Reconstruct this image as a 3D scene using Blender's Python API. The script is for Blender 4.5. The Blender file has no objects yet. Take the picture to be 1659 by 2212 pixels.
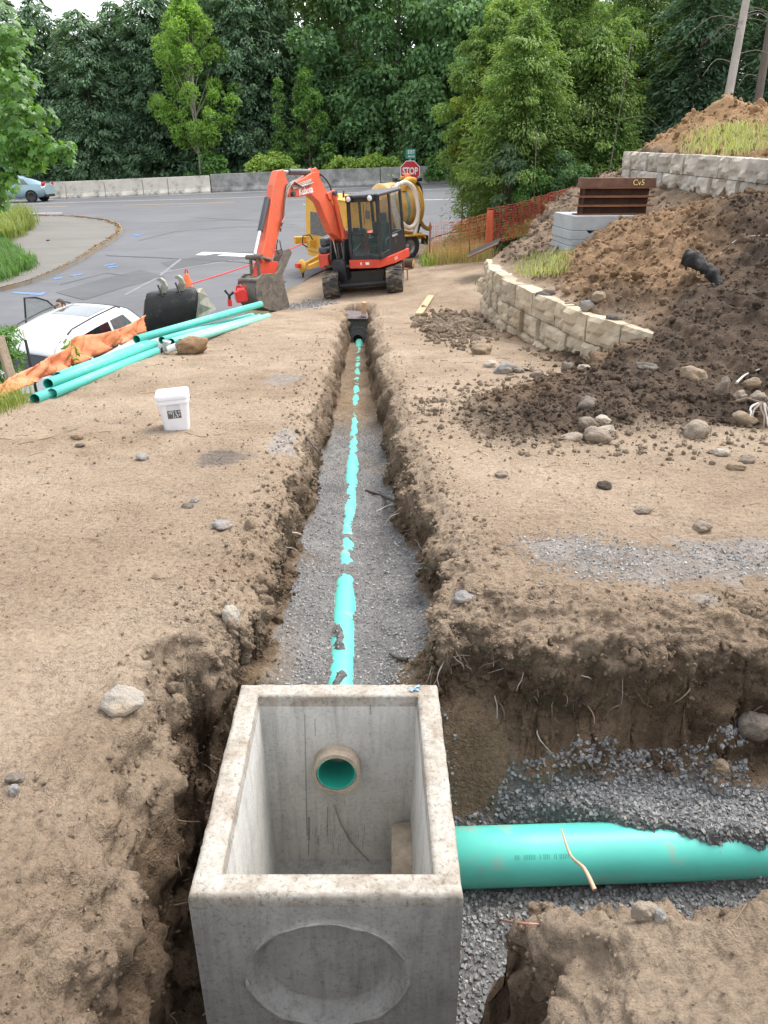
import bpy, bmesh, math, random
import numpy as np
from mathutils import Vector, Matrix, Euler

random.seed(7)
RNG = np.random.default_rng(11)
R = math.radians
SC = bpy.context.scene
COL = SC.collection

# ------------------------------------------------------------------ camera, sky, sun, exposure
EZ = 1.70                     # eye height over the ground the photographer stands on
PITCH = R(24.8)
cam_data = bpy.data.cameras.new('camera')
cam_data.sensor_fit = 'VERTICAL'
cam_data.angle = 2 * math.atan(1106 / 1661)
cam_data.clip_start = 0.05
cam_data.clip_end = 1500
cam = bpy.data.objects.new('camera', cam_data)
COL.objects.link(cam)
cam.location = (0, 0, EZ)
cam.rotation_euler = (R(90) - PITCH, 0, 0)
SC.camera = cam

SUN_EL, SUN_AZ = R(60), R(48)       # height, and bearing from +Y towards +X
world = bpy.data.worlds.new('World')
SC.world = world
world.use_nodes = True
wn, wl = world.node_tree.nodes, world.node_tree.links
wn.clear()
w_out = wn.new('ShaderNodeOutputWorld')
w_bg = wn.new('ShaderNodeBackground')
w_sky = wn.new('ShaderNodeTexSky')
w_sky.sky_type = 'NISHITA'
w_sky.sun_disc = False
w_sky.sun_elevation = SUN_EL
w_sky.sun_rotation = SUN_AZ
w_sky.air_density = 1.0
w_sky.dust_density = 3.0
w_hsv = wn.new('ShaderNodeHueSaturation')      # a bright, thinly overcast sky: the blue washed out to white
w_hsv.inputs['Saturation'].default_value = 0.25
w_hsv.inputs['Value'].default_value = 1.75
wl.new(w_sky.outputs[0], w_hsv.inputs['Color'])
wl.new(w_hsv.outputs[0], w_bg.inputs['Color'])
w_bg.inputs['Strength'].default_value = 0.15
wl.new(w_bg.outputs[0], w_out.inputs['Surface'])

sun_data = bpy.data.lights.new('sun', 'SUN')
sun_data.energy = 0.95
sun_data.angle = R(24)
sun_data.color = (1.0, 0.95, 0.88)
sun = bpy.data.objects.new('sun', sun_data)
COL.objects.link(sun)
sun_dir = Vector((math.sin(SUN_AZ) * math.cos(SUN_EL), math.cos(SUN_AZ) * math.cos(SUN_EL), math.sin(SUN_EL)))
sun.rotation_euler = sun_dir.to_track_quat('Z', 'Y').to_euler()
sun.location = (0, 0, 40)

SC.view_settings.view_transform = 'Standard'
SC.view_settings.look = 'None'
SC.view_settings.exposure = 1.0
SC.view_settings.gamma = 1.0
SC.view_settings.use_curve_mapping = False

# ------------------------------------------------------------------ sight lines (used to read distances off the photograph)
F_PX = 1661.0
CP, SP = math.cos(PITCH), math.sin(PITCH)
def ray(x, y):
    a, b = (x - 829.5) / F_PX, (y - 1106) / F_PX
    return Vector((a, CP - b * SP, -SP - b * CP))
EYE = Vector((0, 0, EZ))
def at(x, y, Y):
    d = ray(x, y)
    return EYE + d * (Y / d.y)
def local_on(M, x, y, axis, value):
    """the sight line through (x, y) met with the plane axis=value of the frame M, in that frame"""
    Mi = M.inverted()
    o, d = Mi @ EYE, (Mi.to_3x3() @ ray(x, y))
    t = (value - o[axis]) / d[axis]
    return o + d * t

# ------------------------------------------------------------------ noise
def _hash(ix, iy, iz, seed):
    h = (ix.astype(np.uint32) * np.uint32(374761393) + iy.astype(np.uint32) * np.uint32(668265263)
         + iz.astype(np.uint32) * np.uint32(2147483647) + np.uint32(seed * 144269 + 77))
    h = (h ^ (h >> np.uint32(13))) * np.uint32(1274126177)
    h = (h ^ (h >> np.uint32(16))) * np.uint32(2246822519)
    return h ^ (h >> np.uint32(15))
def vnoise(x, y, z, seed=0):
    """value noise, about -1..1"""
    x, y, z = np.broadcast_arrays(x, y, z)
    xi, yi, zi = np.floor(x), np.floor(y), np.floor(z)
    fx, fy, fz = (x - xi).astype(np.float32), (y - yi).astype(np.float32), (z - zi).astype(np.float32)
    ix, iy, iz = xi.astype(np.int64), yi.astype(np.int64), zi.astype(np.int64)
    u, v, w = [f * f * f * (f * (f * 6 - 15) + 10) for f in (fx, fy, fz)]
    out = 0
    for a in (0, 1):
        for b in (0, 1):
            for c in (0, 1):
                k = _hash(ix + a, iy + b, iz + c, seed).astype(np.float32) / 2147483648.0 - 1.0
                out = out + k * (u if a else 1 - u) * (v if b else 1 - v) * (w if c else 1 - w)
    return out
def fbm(x, y, z, scale, octaves=3, seed=0, gain=0.5):
    s, amp, tot = 0, 1.0, 0
    for o in range(octaves):
        f = scale * 2.03 ** o
        s = s + amp * vnoise(x * f, y * f, z * f, seed + o * 17)
        tot += amp
        amp *= gain
    return s / tot
def smooth(a, b, x):
    t = np.clip((x - a) / (b - a), 0, 1)
    return t * t * (3 - 2 * t)
class RBF:
    """a smooth surface through scattered heights"""
    def __init__(self, pts, lam=0.0):
        P = np.array(pts, float)
        self.p = P[:, :2]
        n = len(P)
        K = self._k(np.linalg.norm(self.p[:, None] - self.p[None], axis=2))
        A = np.zeros((n + 3, n + 3))
        A[:n, :n] = K + lam * np.eye(n)
        A[:n, n] = 1; A[:n, n + 1:] = self.p
        A[n:, :n] = A[:n, n:].T
        self.w = np.linalg.solve(A, np.r_[P[:, 2], 0, 0, 0])
    @staticmethod
    def _k(r):
        return r
    def __call__(self, X, Y):
        X, Y = np.broadcast_arrays(np.asarray(X, float), np.asarray(Y, float))
        out = self.w[-3] + self.w[-2] * X + self.w[-1] * Y
        for (a, b), w in zip(self.p, self.w[:-3]):
            out = out + w * np.sqrt((X - a) ** 2 + (Y - b) ** 2)
        return out

# ------------------------------------------------------------------ materials
def mix_node(nt, blend='MIX'):
    n = nt.nodes.new('ShaderNodeMix')
    n.data_type = 'RGBA'
    n.blend_type = blend
    return n
def new_mat(name):
    m = bpy.data.materials.new(name)
    m.use_nodes = True
    nt = m.node_tree
    b = nt.nodes['Principled BSDF']
    return m, nt, b
def rgba(c):
    return (c[0], c[1], c[2], 1)
def ramp(nt, stops):
    r = nt.nodes.new('ShaderNodeValToRGB')
    while len(r.color_ramp.elements) > 1:
        r.color_ramp.elements.remove(r.color_ramp.elements[-1])
    r.color_ramp.elements[0].position = stops[0][0]
    r.color_ramp.elements[0].color = rgba(stops[0][1])
    for p, c in stops[1:]:
        e = r.color_ramp.elements.new(p)
        e.color = rgba(c)
    return r
def tex_noise(nt, scale, detail=5, rough=0.6, vec=None, stretch=None):
    n = nt.nodes.new('ShaderNodeTexNoise')
    n.inputs['Scale'].default_value = scale
    n.inputs['Detail'].default_value = detail
    n.inputs['Roughness'].default_value = rough
    if vec is None:
        tc = nt.nodes.new('ShaderNodeTexCoord')
        vec = tc.outputs['Object']
    if stretch:
        mp = nt.nodes.new('ShaderNodeMapping')
        mp.inputs['Scale'].default_value = stretch
        nt.links.new(vec, mp.inputs['Vector'])
        vec = mp.outputs['Vector']
    nt.links.new(vec, n.inputs['Vector'])
    return n
def M(name, col, rough=0.6, metal=0.0, var=0.25, scale=6.0, bump=0.15, bscale=40.0, dirt=None, coat=0.0, spec=0.5, rand=0.0, stretch=None, island=0.0):
    """a surface with uneven colour, fine relief and, where dirt=(colour, scale, low, high), grime in patches"""
    m, nt, b = new_mat(name)
    n = tex_noise(nt, scale, 6, 0.65, stretch=stretch)
    lo = [c * (1 - var) for c in col]; hi = [min(1, c * (1 + var)) for c in col]
    r = ramp(nt, [(0.3, lo), (0.7, hi)])
    nt.links.new(n.outputs['Fac'], r.inputs['Fac'])
    out = r.outputs['Color']
    if rand or island:
        src = nt.nodes.new('ShaderNodeNewGeometry').outputs['Random Per Island'] if island else nt.nodes.new('ShaderNodeObjectInfo').outputs['Random']
        k = rand or island
        rr = ramp(nt, [(0.0, (1 - k, 1 - k, 1 - k)), (1.0, (1 + k, 1 + k * .93, 1 + k * .82))])
        nt.links.new(src, rr.inputs['Fac'])
        mm = mix_node(nt, 'MULTIPLY')
        mm.inputs[0].default_value = 1
        nt.links.new(out, mm.inputs[6]); nt.links.new(rr.outputs['Color'], mm.inputs[7])
        out = mm.outputs[2]
    if dirt:
        dcol, dscale, lo_, hi_ = dirt
        dn = tex_noise(nt, dscale, 8, 0.7)
        dr = ramp(nt, [(lo_, (0, 0, 0)), (hi_, (1, 1, 1))])
        nt.links.new(dn.outputs['Fac'], dr.inputs['Fac'])
        mm = mix_node(nt)
        nt.links.new(dr.outputs['Color'], mm.inputs[0])
        nt.links.new(out, mm.inputs[6]); mm.inputs[7].default_value = rgba(dcol)
        out = mm.outputs[2]
        rm = nt.nodes.new('ShaderNodeMapRange')
        rm.inputs['To Min'].default_value = rough; rm.inputs['To Max'].default_value = 0.9
        nt.links.new(dr.outputs['Color'], rm.inputs['Value'])
        nt.links.new(rm.outputs[0], b.inputs['Roughness'])
    else:
        b.inputs['Roughness'].default_value = rough
    nt.links.new(out, b.inputs['Base Color'])
    b.inputs['Metallic'].default_value = metal
    b.inputs['Specular IOR Level'].default_value = spec
    if coat:
        b.inputs['Coat Weight'].default_value = coat
        b.inputs['Coat Roughness'].default_value = 0.08
    if bump:
        bn = tex_noise(nt, bscale, 6, 0.6)
        bp = nt.nodes.new('ShaderNodeBump')
        bp.inputs['Strength'].default_value = bump
        bp.inputs['Distance'].default_value = 0.02
        nt.links.new(bn.outputs['Fac'], bp.inputs['Height'])
        nt.links.new(bp.outputs['Normal'], b.inputs['Normal'])
    return m
def leaf_mat(name, c1, c2, trans=0.35, rough=0.5):
    """two greens by leaf, a little light through the blade"""
    m, nt, b = new_mat(name)
    g = nt.nodes.new('ShaderNodeNewGeometry')
    r = ramp(nt, [(0.0, c1), (1.0, c2)])
    nt.links.new(g.outputs['Random Per Island'], r.inputs['Fac'])
    n = tex_noise(nt, 0.45, 3, 0.5)
    mr = nt.nodes.new('ShaderNodeMapRange')
    mr.inputs['From Min'].default_value = 0.3; mr.inputs['From Max'].default_value = 0.7
    mr.inputs['To Min'].default_value = 0.7; mr.inputs['To Max'].default_value = 1.3
    nt.links.new(n.outputs['Fac'], mr.inputs['Value'])
    mm = mix_node(nt, 'MULTIPLY'); mm.inputs[0].default_value = 1
    nt.links.new(r.outputs['Color'], mm.inputs[6]); nt.links.new(mr.outputs[0], mm.inputs[7])
    nt.links.new(mm.outputs[2], b.inputs['Base Color'])
    b.inputs['Roughness'].default_value = rough
    b.inputs['Specular IOR Level'].default_value = 0.4
    t = nt.nodes.new('ShaderNodeBsdfTranslucent')
    mt = mix_node(nt, 'MULTIPLY'); mt.inputs[0].default_value = 1
    nt.links.new(mm.outputs[2], mt.inputs[6]); mt.inputs[7].default_value = (1.3, 1.25, 0.6, 1)
    nt.links.new(mt.outputs[2], t.inputs['Color'])
    ms = nt.nodes.new('ShaderNodeMixShader')
    ms.inputs[0].default_value = trans
    nt.links.new(b.outputs[0], ms.inputs[1]); nt.links.new(t.outputs[0], ms.inputs[2])
    nt.links.new(ms.outputs[0], nt.nodes['Material Output'].inputs['Surface'])
    return m
def glass_mat(name, col, alpha=0.35, rough=0.04):
    """a window pane: part tinted see-through, part mirror"""
    m, nt, b = new_mat(name)
    b.inputs['Base Color'].default_value = rgba(col)
    b.inputs['Roughness'].default_value = rough
    b.inputs['Specular IOR Level'].default_value = 0.7
    b.inputs['Alpha'].default_value = alpha
    n = tex_noise(nt, 5, 5, 0.6)
    mr = nt.nodes.new('ShaderNodeMapRange')
    mr.inputs['To Min'].default_value = max(0, alpha - .12); mr.inputs['To Max'].default_value = min(1, alpha + .15)
    nt.links.new(n.outputs['Fac'], mr.inputs['Value'])
    nt.links.new(mr.outputs[0], b.inputs['Alpha'])
    return m

# ------------------------------------------------------------------ mesh building
class MB:
    """collects primitive shapes into ONE mesh"""
    def __init__(self, T=None):
        self.v, self.f, self.sm = [], [], []
        self.T = T or Matrix.Identity(4)
    def _add(self, vs, fs, smooth_=False, T=None):
        k = len(self.v)
        A = self.T @ T if T is not None else self.T
        self.v += [A @ Vector(p) for p in vs]
        self.f += [[i + k for i in f] for f in fs]
        self.sm += [smooth_] * len(fs)
        return self
    def box(self, c, s, rot=None, taper=1.0, T=None):
        x, y, z = s[0] / 2, s[1] / 2, s[2] / 2
        vs = [(-x, -y, -z), (x, -y, -z), (x, y, -z), (-x, y, -z), (-x * taper, -y * taper, z), (x * taper, -y * taper, z), (x * taper, y * taper, z), (-x * taper, y * taper, z)]
        A = Matrix.Translation(c) @ (Euler(rot).to_matrix().to_4x4() if rot else Matrix.Identity(4))
        if T is not None: A = T @ A
        return self._add(vs, [(0, 3, 2, 1), (4, 5, 6, 7), (0, 1, 5, 4), (1, 2, 6, 5), (2, 3, 7, 6), (3, 0, 4, 7)], False, A)
    def prism(self, pts, x0, x1, axis=0, T=None):
        """a polygon of (a, b) pairs extruded along an axis"""
        n = len(pts)
        def P(a, b, h):
            return [(h, a, b), (a, h, b), (a, b, h)][axis]
        vs = [P(a, b, x0) for a, b in pts] + [P(a, b, x1) for a, b in pts]
        area = sum(pts[i][0] * pts[(i + 1) % n][1] - pts[(i + 1) % n][0] * pts[i][1] for i in range(n))
        fs = [tuple(range(n))[::-1], tuple(range(n, 2 * n))] + [(i, (i + 1) % n, n + (i + 1) % n, n + i) for i in range(n)]
        if (area < 0) != (axis == 1) != (x1 < x0):
            fs = [f[::-1] for f in fs]
        return self._add(vs, fs, False, T)
    def tube(self, path, r, n=10, caps=True, closed=False, T=None):
        path = [Vector(p) for p in path]
        rs = r if isinstance(r, (list, tuple)) else [r] * len(path)
        vs, fs = [], []
        ref = None
        L = len(path)
        for i, p in enumerate(path):
            if closed:
                t = path[(i + 1) % L] - path[i - 1]
            else:
                t = path[min(i + 1, L - 1)] - path[max(i - 1, 0)]
            t = t.normalized() if t.length > 1e-9 else Vector((0, 0, 1))
            if ref is None:
                ref = t.orthogonal().normalized()
            ref = (ref - t * ref.dot(t))
            ref = ref.normalized() if ref.length > 1e-6 else t.orthogonal().normalized()
            b = t.cross(ref)
            for k in range(n):
                a = 2 * math.pi * k / n
                vs.append(p + (ref * math.cos(a) + b * math.sin(a)) * rs[i])
        for i in range(L if closed else L - 1):
            j = (i + 1) % L
            for k in range(n):
                k2 = (k + 1) % n
                fs.append((i * n + k, i * n + k2, j * n + k2, j * n + k))
        self._add(vs, fs, True, T)
        if caps and not closed:
            self._add(vs[:n], [tuple(range(n))[::-1]], False, T)
            self._add(vs[-n:], [tuple(range(n))], False, T)
        return self
    def cyl(self, p0, p1, r0, r1=None, n=16, T=None):
        return self.tube([p0, p1], [r0, r0 if r1 is None else r1], n, T=T)
    def lathe(self, prof, n=24, T=None, smooth_=True, arc=(0, 2 * math.pi)):
        """(r, z) pairs turned about Z"""
        full = abs(arc[1] - arc[0] - 2 * math.pi) < 1e-6
        m = n if full else n + 1
        vs = []
        for r, z in prof:
            for k in range(m):
                a = arc[0] + (arc[1] - arc[0]) * k / n
                vs.append((r * math.cos(a), r * math.sin(a), z))
        fs = []
        for i in range(len(prof) - 1):
            for k in range(n):
                k2 = (k + 1) % m
                fs.append((i * m + k, i * m + k2, (i + 1) * m + k2, (i + 1) * m + k))
        return self._add(vs, fs, smooth_, T)
    def grid(self, P, T=None, smooth_=True, flip=False):
        """a sheet through P[i][j]"""
        a, b = len(P), len(P[0])
        vs = [p for row in P for p in row]
        fs = []
        for i in range(a - 1):
            for j in range(b - 1):
                f = (i * b + j, i * b + j + 1, (i + 1) * b + j + 1, (i + 1) * b + j)
                fs.append(f[::-1] if flip else f)
        return self._add(vs, fs, smooth_, T)
    def build(self, name, mat, parent=None, label=None, bevel=0.0, solid=0.0, kind=None, sharp=35):
        me = bpy.data.meshes.new(name)
        me.from_pydata([tuple(p) for p in self.v], [], self.f)
        me.materials.append(mat)
        for p, s in zip(me.polygons, self.sm):
            p.use_smooth = s
        me.update()
        o = bpy.data.objects.new(name, me)
        COL.objects.link(o)
        o.parent = parent
        if label: o['label'] = label
        if kind: o['kind'] = kind
        if solid:
            s = o.modifiers.new('solid', 'SOLIDIFY'); s.thickness = solid; s.offset = 0
        if bevel:
            b = o.modifiers.new('bevel', 'BEVEL'); b.width = bevel; b.segments = 2; b.limit_method = 'ANGLE'; b.angle_limit = R(40)
        return o
def np_mesh(name, V, Fq, mat, smooth_=True, parent=None, cols=None, sides=4):
    """a mesh straight from arrays: V (n,3), Fq (m,sides)"""
    me = bpy.data.meshes.new(name)
    V = np.ascontiguousarray(V, np.float32); Fq = np.ascontiguousarray(Fq, np.int32)
    me.vertices.add(len(V)); me.vertices.foreach_set('co', V.ravel())
    m = len(Fq)
    me.loops.add(m * sides); me.loops.foreach_set('vertex_index', Fq.ravel())
    me.polygons.add(m)
    me.polygons.foreach_set('loop_start', np.arange(0, m * sides, sides, dtype=np.int32))
    me.polygons.foreach_set('use_smooth', np.full(m, smooth_, dtype=bool))
    if cols is not None:
        at_ = me.attributes.new('soil', 'FLOAT_COLOR', 'POINT')
        at_.data.foreach_set('color', np.c_[cols, np.ones(len(cols))].astype(np.float32).ravel())
    me.update(calc_edges=True)
    me.materials.append(mat)
    o = bpy.data.objects.new(name, me)
    COL.objects.link(o)
    o.parent = parent
    return o
def thing(name, label, cat, loc=(0, 0, 0), rot=(0, 0, 0), group=None):
    o = bpy.data.objects.new(name, None)
    COL.objects.link(o)
    o.location = loc; o.rotation_euler = rot
    o.empty_display_size = 0.2
    o['label'] = label; o['category'] = cat
    if group: o['group'] = group
    return o
def tag(o, label, cat, group=None):
    o['label'] = label; o['category'] = cat
    if group: o['group'] = group
    return o
def rootM(o):
    return Matrix.Translation(o.location) @ o.rotation_euler.to_matrix().to_4x4()
def lettering(name, text, size, mat, parent, Mx, depth=0.002, align='CENTER', squeeze=1.0, bold=0.0):
    c = bpy.data.curves.new(name, 'FONT')
    c.body = text; c.size = size; c.extrude = depth; c.align_x = align; c.align_y = 'CENTER'
    c.offset = bold
    c.resolution_u = 3
    t = bpy.data.objects.new('text_outline', c)
    COL.objects.link(t)
    me = bpy.data.meshes.new_from_object(t)
    bpy.data.objects.remove(t); bpy.data.curves.remove(c)
    me.name = name
    me.materials.clear(); me.materials.append(mat)
    o = bpy.data.objects.new(name, me)
    COL.objects.link(o)
    o.parent = parent
    o.matrix_local = Mx @ Matrix.Diagonal((squeeze, 1, 1, 1))
    return o
def basis(o, x, y):
    """a frame at o with the given x and y directions"""
    x = Vector(x).normalized(); z = x.cross(Vector(y)).normalized(); y = z.cross(x)
    return Matrix(((x.x, y.x, z.x, o[0]), (x.y, y.y, z.y, o[1]), (x.z, y.z, z.z, o[2]), (0, 0, 0, 1)))
def structure(o):
    o['kind'] = 'structure'
    return o
def stuff(o):
    o['kind'] = 'stuff'
    return o
# ------------------------------------------------------------------ the ground: heights
STREET = RBF([(-5, 12.5, -3.15), (-9, 13, -3.25), (-5.5, 16, -2.85), (-3.2, 17, -2.2), (-6, 19.5, -2.35), (-1.8, 21, -1.55), (-10, 22, -2.35), (-6, 28, -1.38), (1.5, 28.6, -1.36),
              (4, 31, -1.25), (3, 35, -.65), (-11, 34, -1.15), (-20, 34, -1.2), (-20, 40.4, -.85), (-20, 44, -.8), (-20, 50, -.78), (-20, 55, -.78),
              (-8, 41, -.6), (-8, 50, -.45), (0, 38, -.4), (5, 41, -.17), (5, 45.6, -.02), (5, 50, .06), (5, 56, .11), (15, 41, .2), (15, 55, .5),
              (-35, 45, -1.3), (-35, 55, -1.3), (30, 45, .8), (30, 55, 1.0), (-4, 5, -3.5), (-15, 14, -3.1)], lam=0.02)
def pad(X, Y):
    z = np.interp(Y, [-3, 0, 5, 10, 19, 24, 28.6, 33, 38, 60], [.1, 0, -.357, -.714, -1.36, -1.38, -1.3, -1.1, -.6, -.1])
    z = z + .1 * smooth(15, 19, Y) * (X + .5) * (1 - smooth(24, 28, Y))
    return z
def pad_edge(Y):
    return np.interp(Y, [-2, 0, 7.43, 8.11, 10.23, 15.1, 17, 20, 24, 28, 31, 40], [-6.4, -5.8, -3.95, -3.7, -3.1, -2.25, -2.1, -2.5, -1.9, -.9, 1.5, 3])
def polyside(X, Y, pl):
    """signed distance to an open polyline running away from us, positive on its right"""
    best = np.full(np.shape(X), 1e9); sg = np.ones(np.shape(X))
    for (ax, ay), (bx, by) in zip(pl[:-1], pl[1:]):
        dx, dy = bx - ax, by - ay
        t = np.clip(((X - ax) * dx + (Y - ay) * dy) / (dx * dx + dy * dy), 0, 1)
        d = np.hypot(X - ax - t * dx, Y - ay - t * dy)
        s = np.sign((X - ax) * dy - (Y - ay) * dx)
        m = d < best - 1e-9
        best = np.where(m, d, best); sg = np.where(m, s, sg)
    return best * sg
LOWWALL = [(3.6, 7.9), (3.05, 8.85), (2.68, 9.8), (2.33, 11.2), (2.03, 12.8), (1.96, 14.2), (2.02, 15.6)]
LOWLINE = [(6, 3), (4.2, 7.0)] + LOWWALL + [(2.35, 18), (2.9, 21), (3.6, 25), (5.5, 31), (9, 40)]
HIWALL = [(6.4, 9.6), (5.98, 11), (5.66, 12.5), (5.45, 14.5), (5.33, 16), (5.2, 18)]
HILINE = [(8.0, 4.0)] + HIWALL + [(6.3, 18.6), (12, 19.6), (30, 22)]
def P3(x, y, Y): return tuple(at(x, y, Y))
LEDGE = RBF([(3.05, 8.9, -.12), (2.7, 9.8, -.12), (2.35, 11.2, -.12), (2.05, 12.8, -.12), (2.0, 14.2, -.12), (2.1, 15.6, -.1),
             (3.3, 14.0, .17), (4.3, 14.2, .42), (3.2, 12, .05), (2.8, 13.5, .02),
             P3(1302, 370, 20), P3(1207, 432, 18.6), P3(1144, 482, 17.7), P3(1095, 525, 16.9), P3(1262, 398, 19.2), P3(1400, 395, 18.5), P3(1430, 372, 19.5),
             (5.0, 18, 1.3), (5.15, 16, 1.2), (5.3, 14.5, 1.12), (5.5, 12.5, 1.1), (5.8, 11, 1.05), (6.2, 9.6, 1.0),
             (3.2, 21, -.7), (4.2, 24.5, -.55), (6, 25, .2), (8, 26, .9), (12, 26, 1.6), (5, 6.5, -.25), (7, 5, -.1), (10, 33, .9), (6, 34, -.1), (14, 34, 1.3), (20, 30, 2.2), (5, 38, -.3), (12, 40, .5)], lam=0.01)
PILE = RBF([(.54, 7.25, -.6), (.75, 6.2, -.52), (1.05, 5.8, -.5), (1.8, 5.85, -.5), (3.3, 6.1, -.52), (5.5, 6.0, -.5), (.1, 7, -1.0), (.3, 5.6, -1.0), (1.5, 4.9, -.95), (4, 5.0, -.95), (-.5, 9, -1.6), (1.2, 9.3, -1.1), (2.2, 9.7, -.95), (2.0, 11, -1.15), (1.7, 13, -1.5), (1.2, 11, -1.4), (2.65, 9.25, -.7),
            P3(1500, 445, 12.3), P3(1450, 560, 10.6), P3(1600, 600, 9.7), P3(1500, 700, 8.6), P3(1400, 785, 7.9), P3(1600, 800, 7.4), P3(1250, 835, 7.4), P3(1659, 880, 6.7),
            P3(1400, 480, 13.0), P3(1590, 432, 11.8), P3(1659, 425, 11.4), P3(1350, 590, 11.2), P3(1280, 650, 10.2), P3(1330, 480, 13.6),
            P3(1330, 655, 9.95), P3(1240, 612, 11.3), P3(1400, 697, 9.2), P3(1460, 690, 8.9), P3(1180, 585, 12.6), P3(1345, 742, 8.75), P3(1290, 775, 8.75),
            (4.8, 8.2, .55), (6.2, 8.6, 1.2), (5.6, 10, 1.15), (3.4, 14.6, .1), (2.6, 12, -.25), (6, 13.5, 1.0), (8, 9, 1.6)], lam=0.01)
UPPER = RBF([(6.6, 9.6, 1.55), (6.1, 11, 1.6), (5.8, 12.5, 1.64), (5.6, 14.5, 1.7), (5.45, 16, 1.72), (5.3, 18, 1.76),
             P3(1580, 203, 17), P3(1545, 235, 17.5), P3(1470, 238, 19), P3(1430, 280, 18.6), P3(1500, 255, 18.2), P3(1640, 250, 17), P3(1400, 310, 18.4), P3(1659, 228, 17.5), P3(1600, 300, 14.6), P3(1500, 310, 15.8),
             (9, 14, 2.7), (9, 11, 2.3), (9, 19, 2.75), (8, 21, 2.1), (6.5, 20.6, 1.2), (12, 22, 2.4), (11, 16, 3), (13, 12, 2.9)], lam=0.005)
def wall_blend(Y):
    return np.interp(Y, [7.5, 8.5, 15.6, 17.5, 24], [.3, .06, .06, 1.2, 1.8])
def dry_ground(X, Y):
    """the ground as it would be without the trench"""
    X = np.asarray(X, float); Y = np.asarray(Y, float)
    g = pad(X, Y)
    e = pad_edge(Y)
    g = g + (np.minimum(STREET(X, Y), 0) - .045 - g) * smooth(27.5, 30.5, Y) * smooth(6, 4, X)
    g = g + (STREET(X, Y) - .07 - g) * (1 - smooth(-1.5, 0.05, X - e))
    p = PILE(X, Y) - 2.5 * np.maximum(Y - 14.3, 0)
    pl_ = p - .55 * smooth(9.2, 10.0, Y)
    low = np.logaddexp(g * 14, pl_ * 14) / 14
    low = np.where(pl_ > g - .6, low, g)
    s1 = polyside(X, Y, LOWLINE)
    led = LEDGE(X, Y)
    pin = p
    hi = np.where(pin > led - .6, np.logaddexp(led * 14, np.maximum(pin, -5) * 14) / 14, led)
    w = wall_blend(Y)
    t = smooth(-.02, w - .02, s1)
    h = low + (hi - low) * t
    h = h + .19 * smooth(.42, 1.05, X + .1 * np.sin(Y * 9)) * smooth(1.62, 1.28, Y + .07 * np.sin(X * 8)) * smooth(.3, .9, Y)
    s2 = polyside(X, Y, HILINE)
    h = h + (np.maximum(UPPER(X, Y), h) - h) * smooth(0, .08 + .5 * smooth(18, 18.5, Y), s2)
    return h
# the trench
LRIM_Y = [-1, 1.10, 1.41, 1.58, 1.87, 2.26, 2.72, 3.15, 3.69, 4.4, 5.39, 6.34, 8.36, 10.62, 13.69, 17.4, 40]
LRIM_X = [-.80, -.80, -.80, -.80, -.86, -.88, -.86, -.70, -.68, -.68, -.68, -.70, -.72, -.75, -.80, -.86, -.9]
RRIM_Y = [-1, 1.3, 1.75, 2.9, 3.1, 3.35, 3.81, 4.32, 4.95, 6.34, 8.36, 10.23, 13.07, 17.4, 40]
RRIM_X = [.46, .46, .34, .30, .30, .37, .42, .34, .26, .17, .09, -.01, -.15, -.3, -.3]
YW2, YW1, YEND = 3.08, 1.47, 17.25
def xl_(Y): return np.interp(Y, LRIM_Y, LRIM_X)
def xr_(Y): return np.interp(Y, RRIM_Y, RRIM_X)
PIPE_A = Vector((-.203, 2.46, -.70)); PIPE_B = Vector((-.536, 16.5, -1.93))
PIPE_R = .084
def pipe_x(Y): return PIPE_A.x + (Y - PIPE_A.y) * (PIPE_B.x - PIPE_A.x) / (PIPE_B.y - PIPE_A.y)
def pipe_z(Y): return PIPE_A.z + (Y - PIPE_A.y) * (PIPE_B.z - PIPE_A.z) / (PIPE_B.y - PIPE_A.y)
SIDE_Y, SIDE_Z, SIDE_R = 2.46, -1.14, .129
def void(X, Y):
    """how far inside the dug-out plan a point lies (negative outside)"""
    n = .07 * fbm(X, Y, 0 * X, 2.2, 2, 5) + .045 * fbm(X, Y, 0 * X, 7, 2, 9) * smooth(12, 3, Y)
    dm = np.minimum(np.minimum(X - xl_(Y), xr_(Y) - X), YEND - Y)
    ds = np.minimum(np.minimum(X + .35, YW2 + .06 * np.sin(X * 3.1) - Y), Y - YW1)
    return np.maximum(dm, ds) + n
def slump(X, Y):
    """earth fallen off the corner between the two trenches"""
    return .42 * np.exp(-(((X - .36) / .26) ** 2 + ((Y - 3.05) / .27) ** 2))
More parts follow.
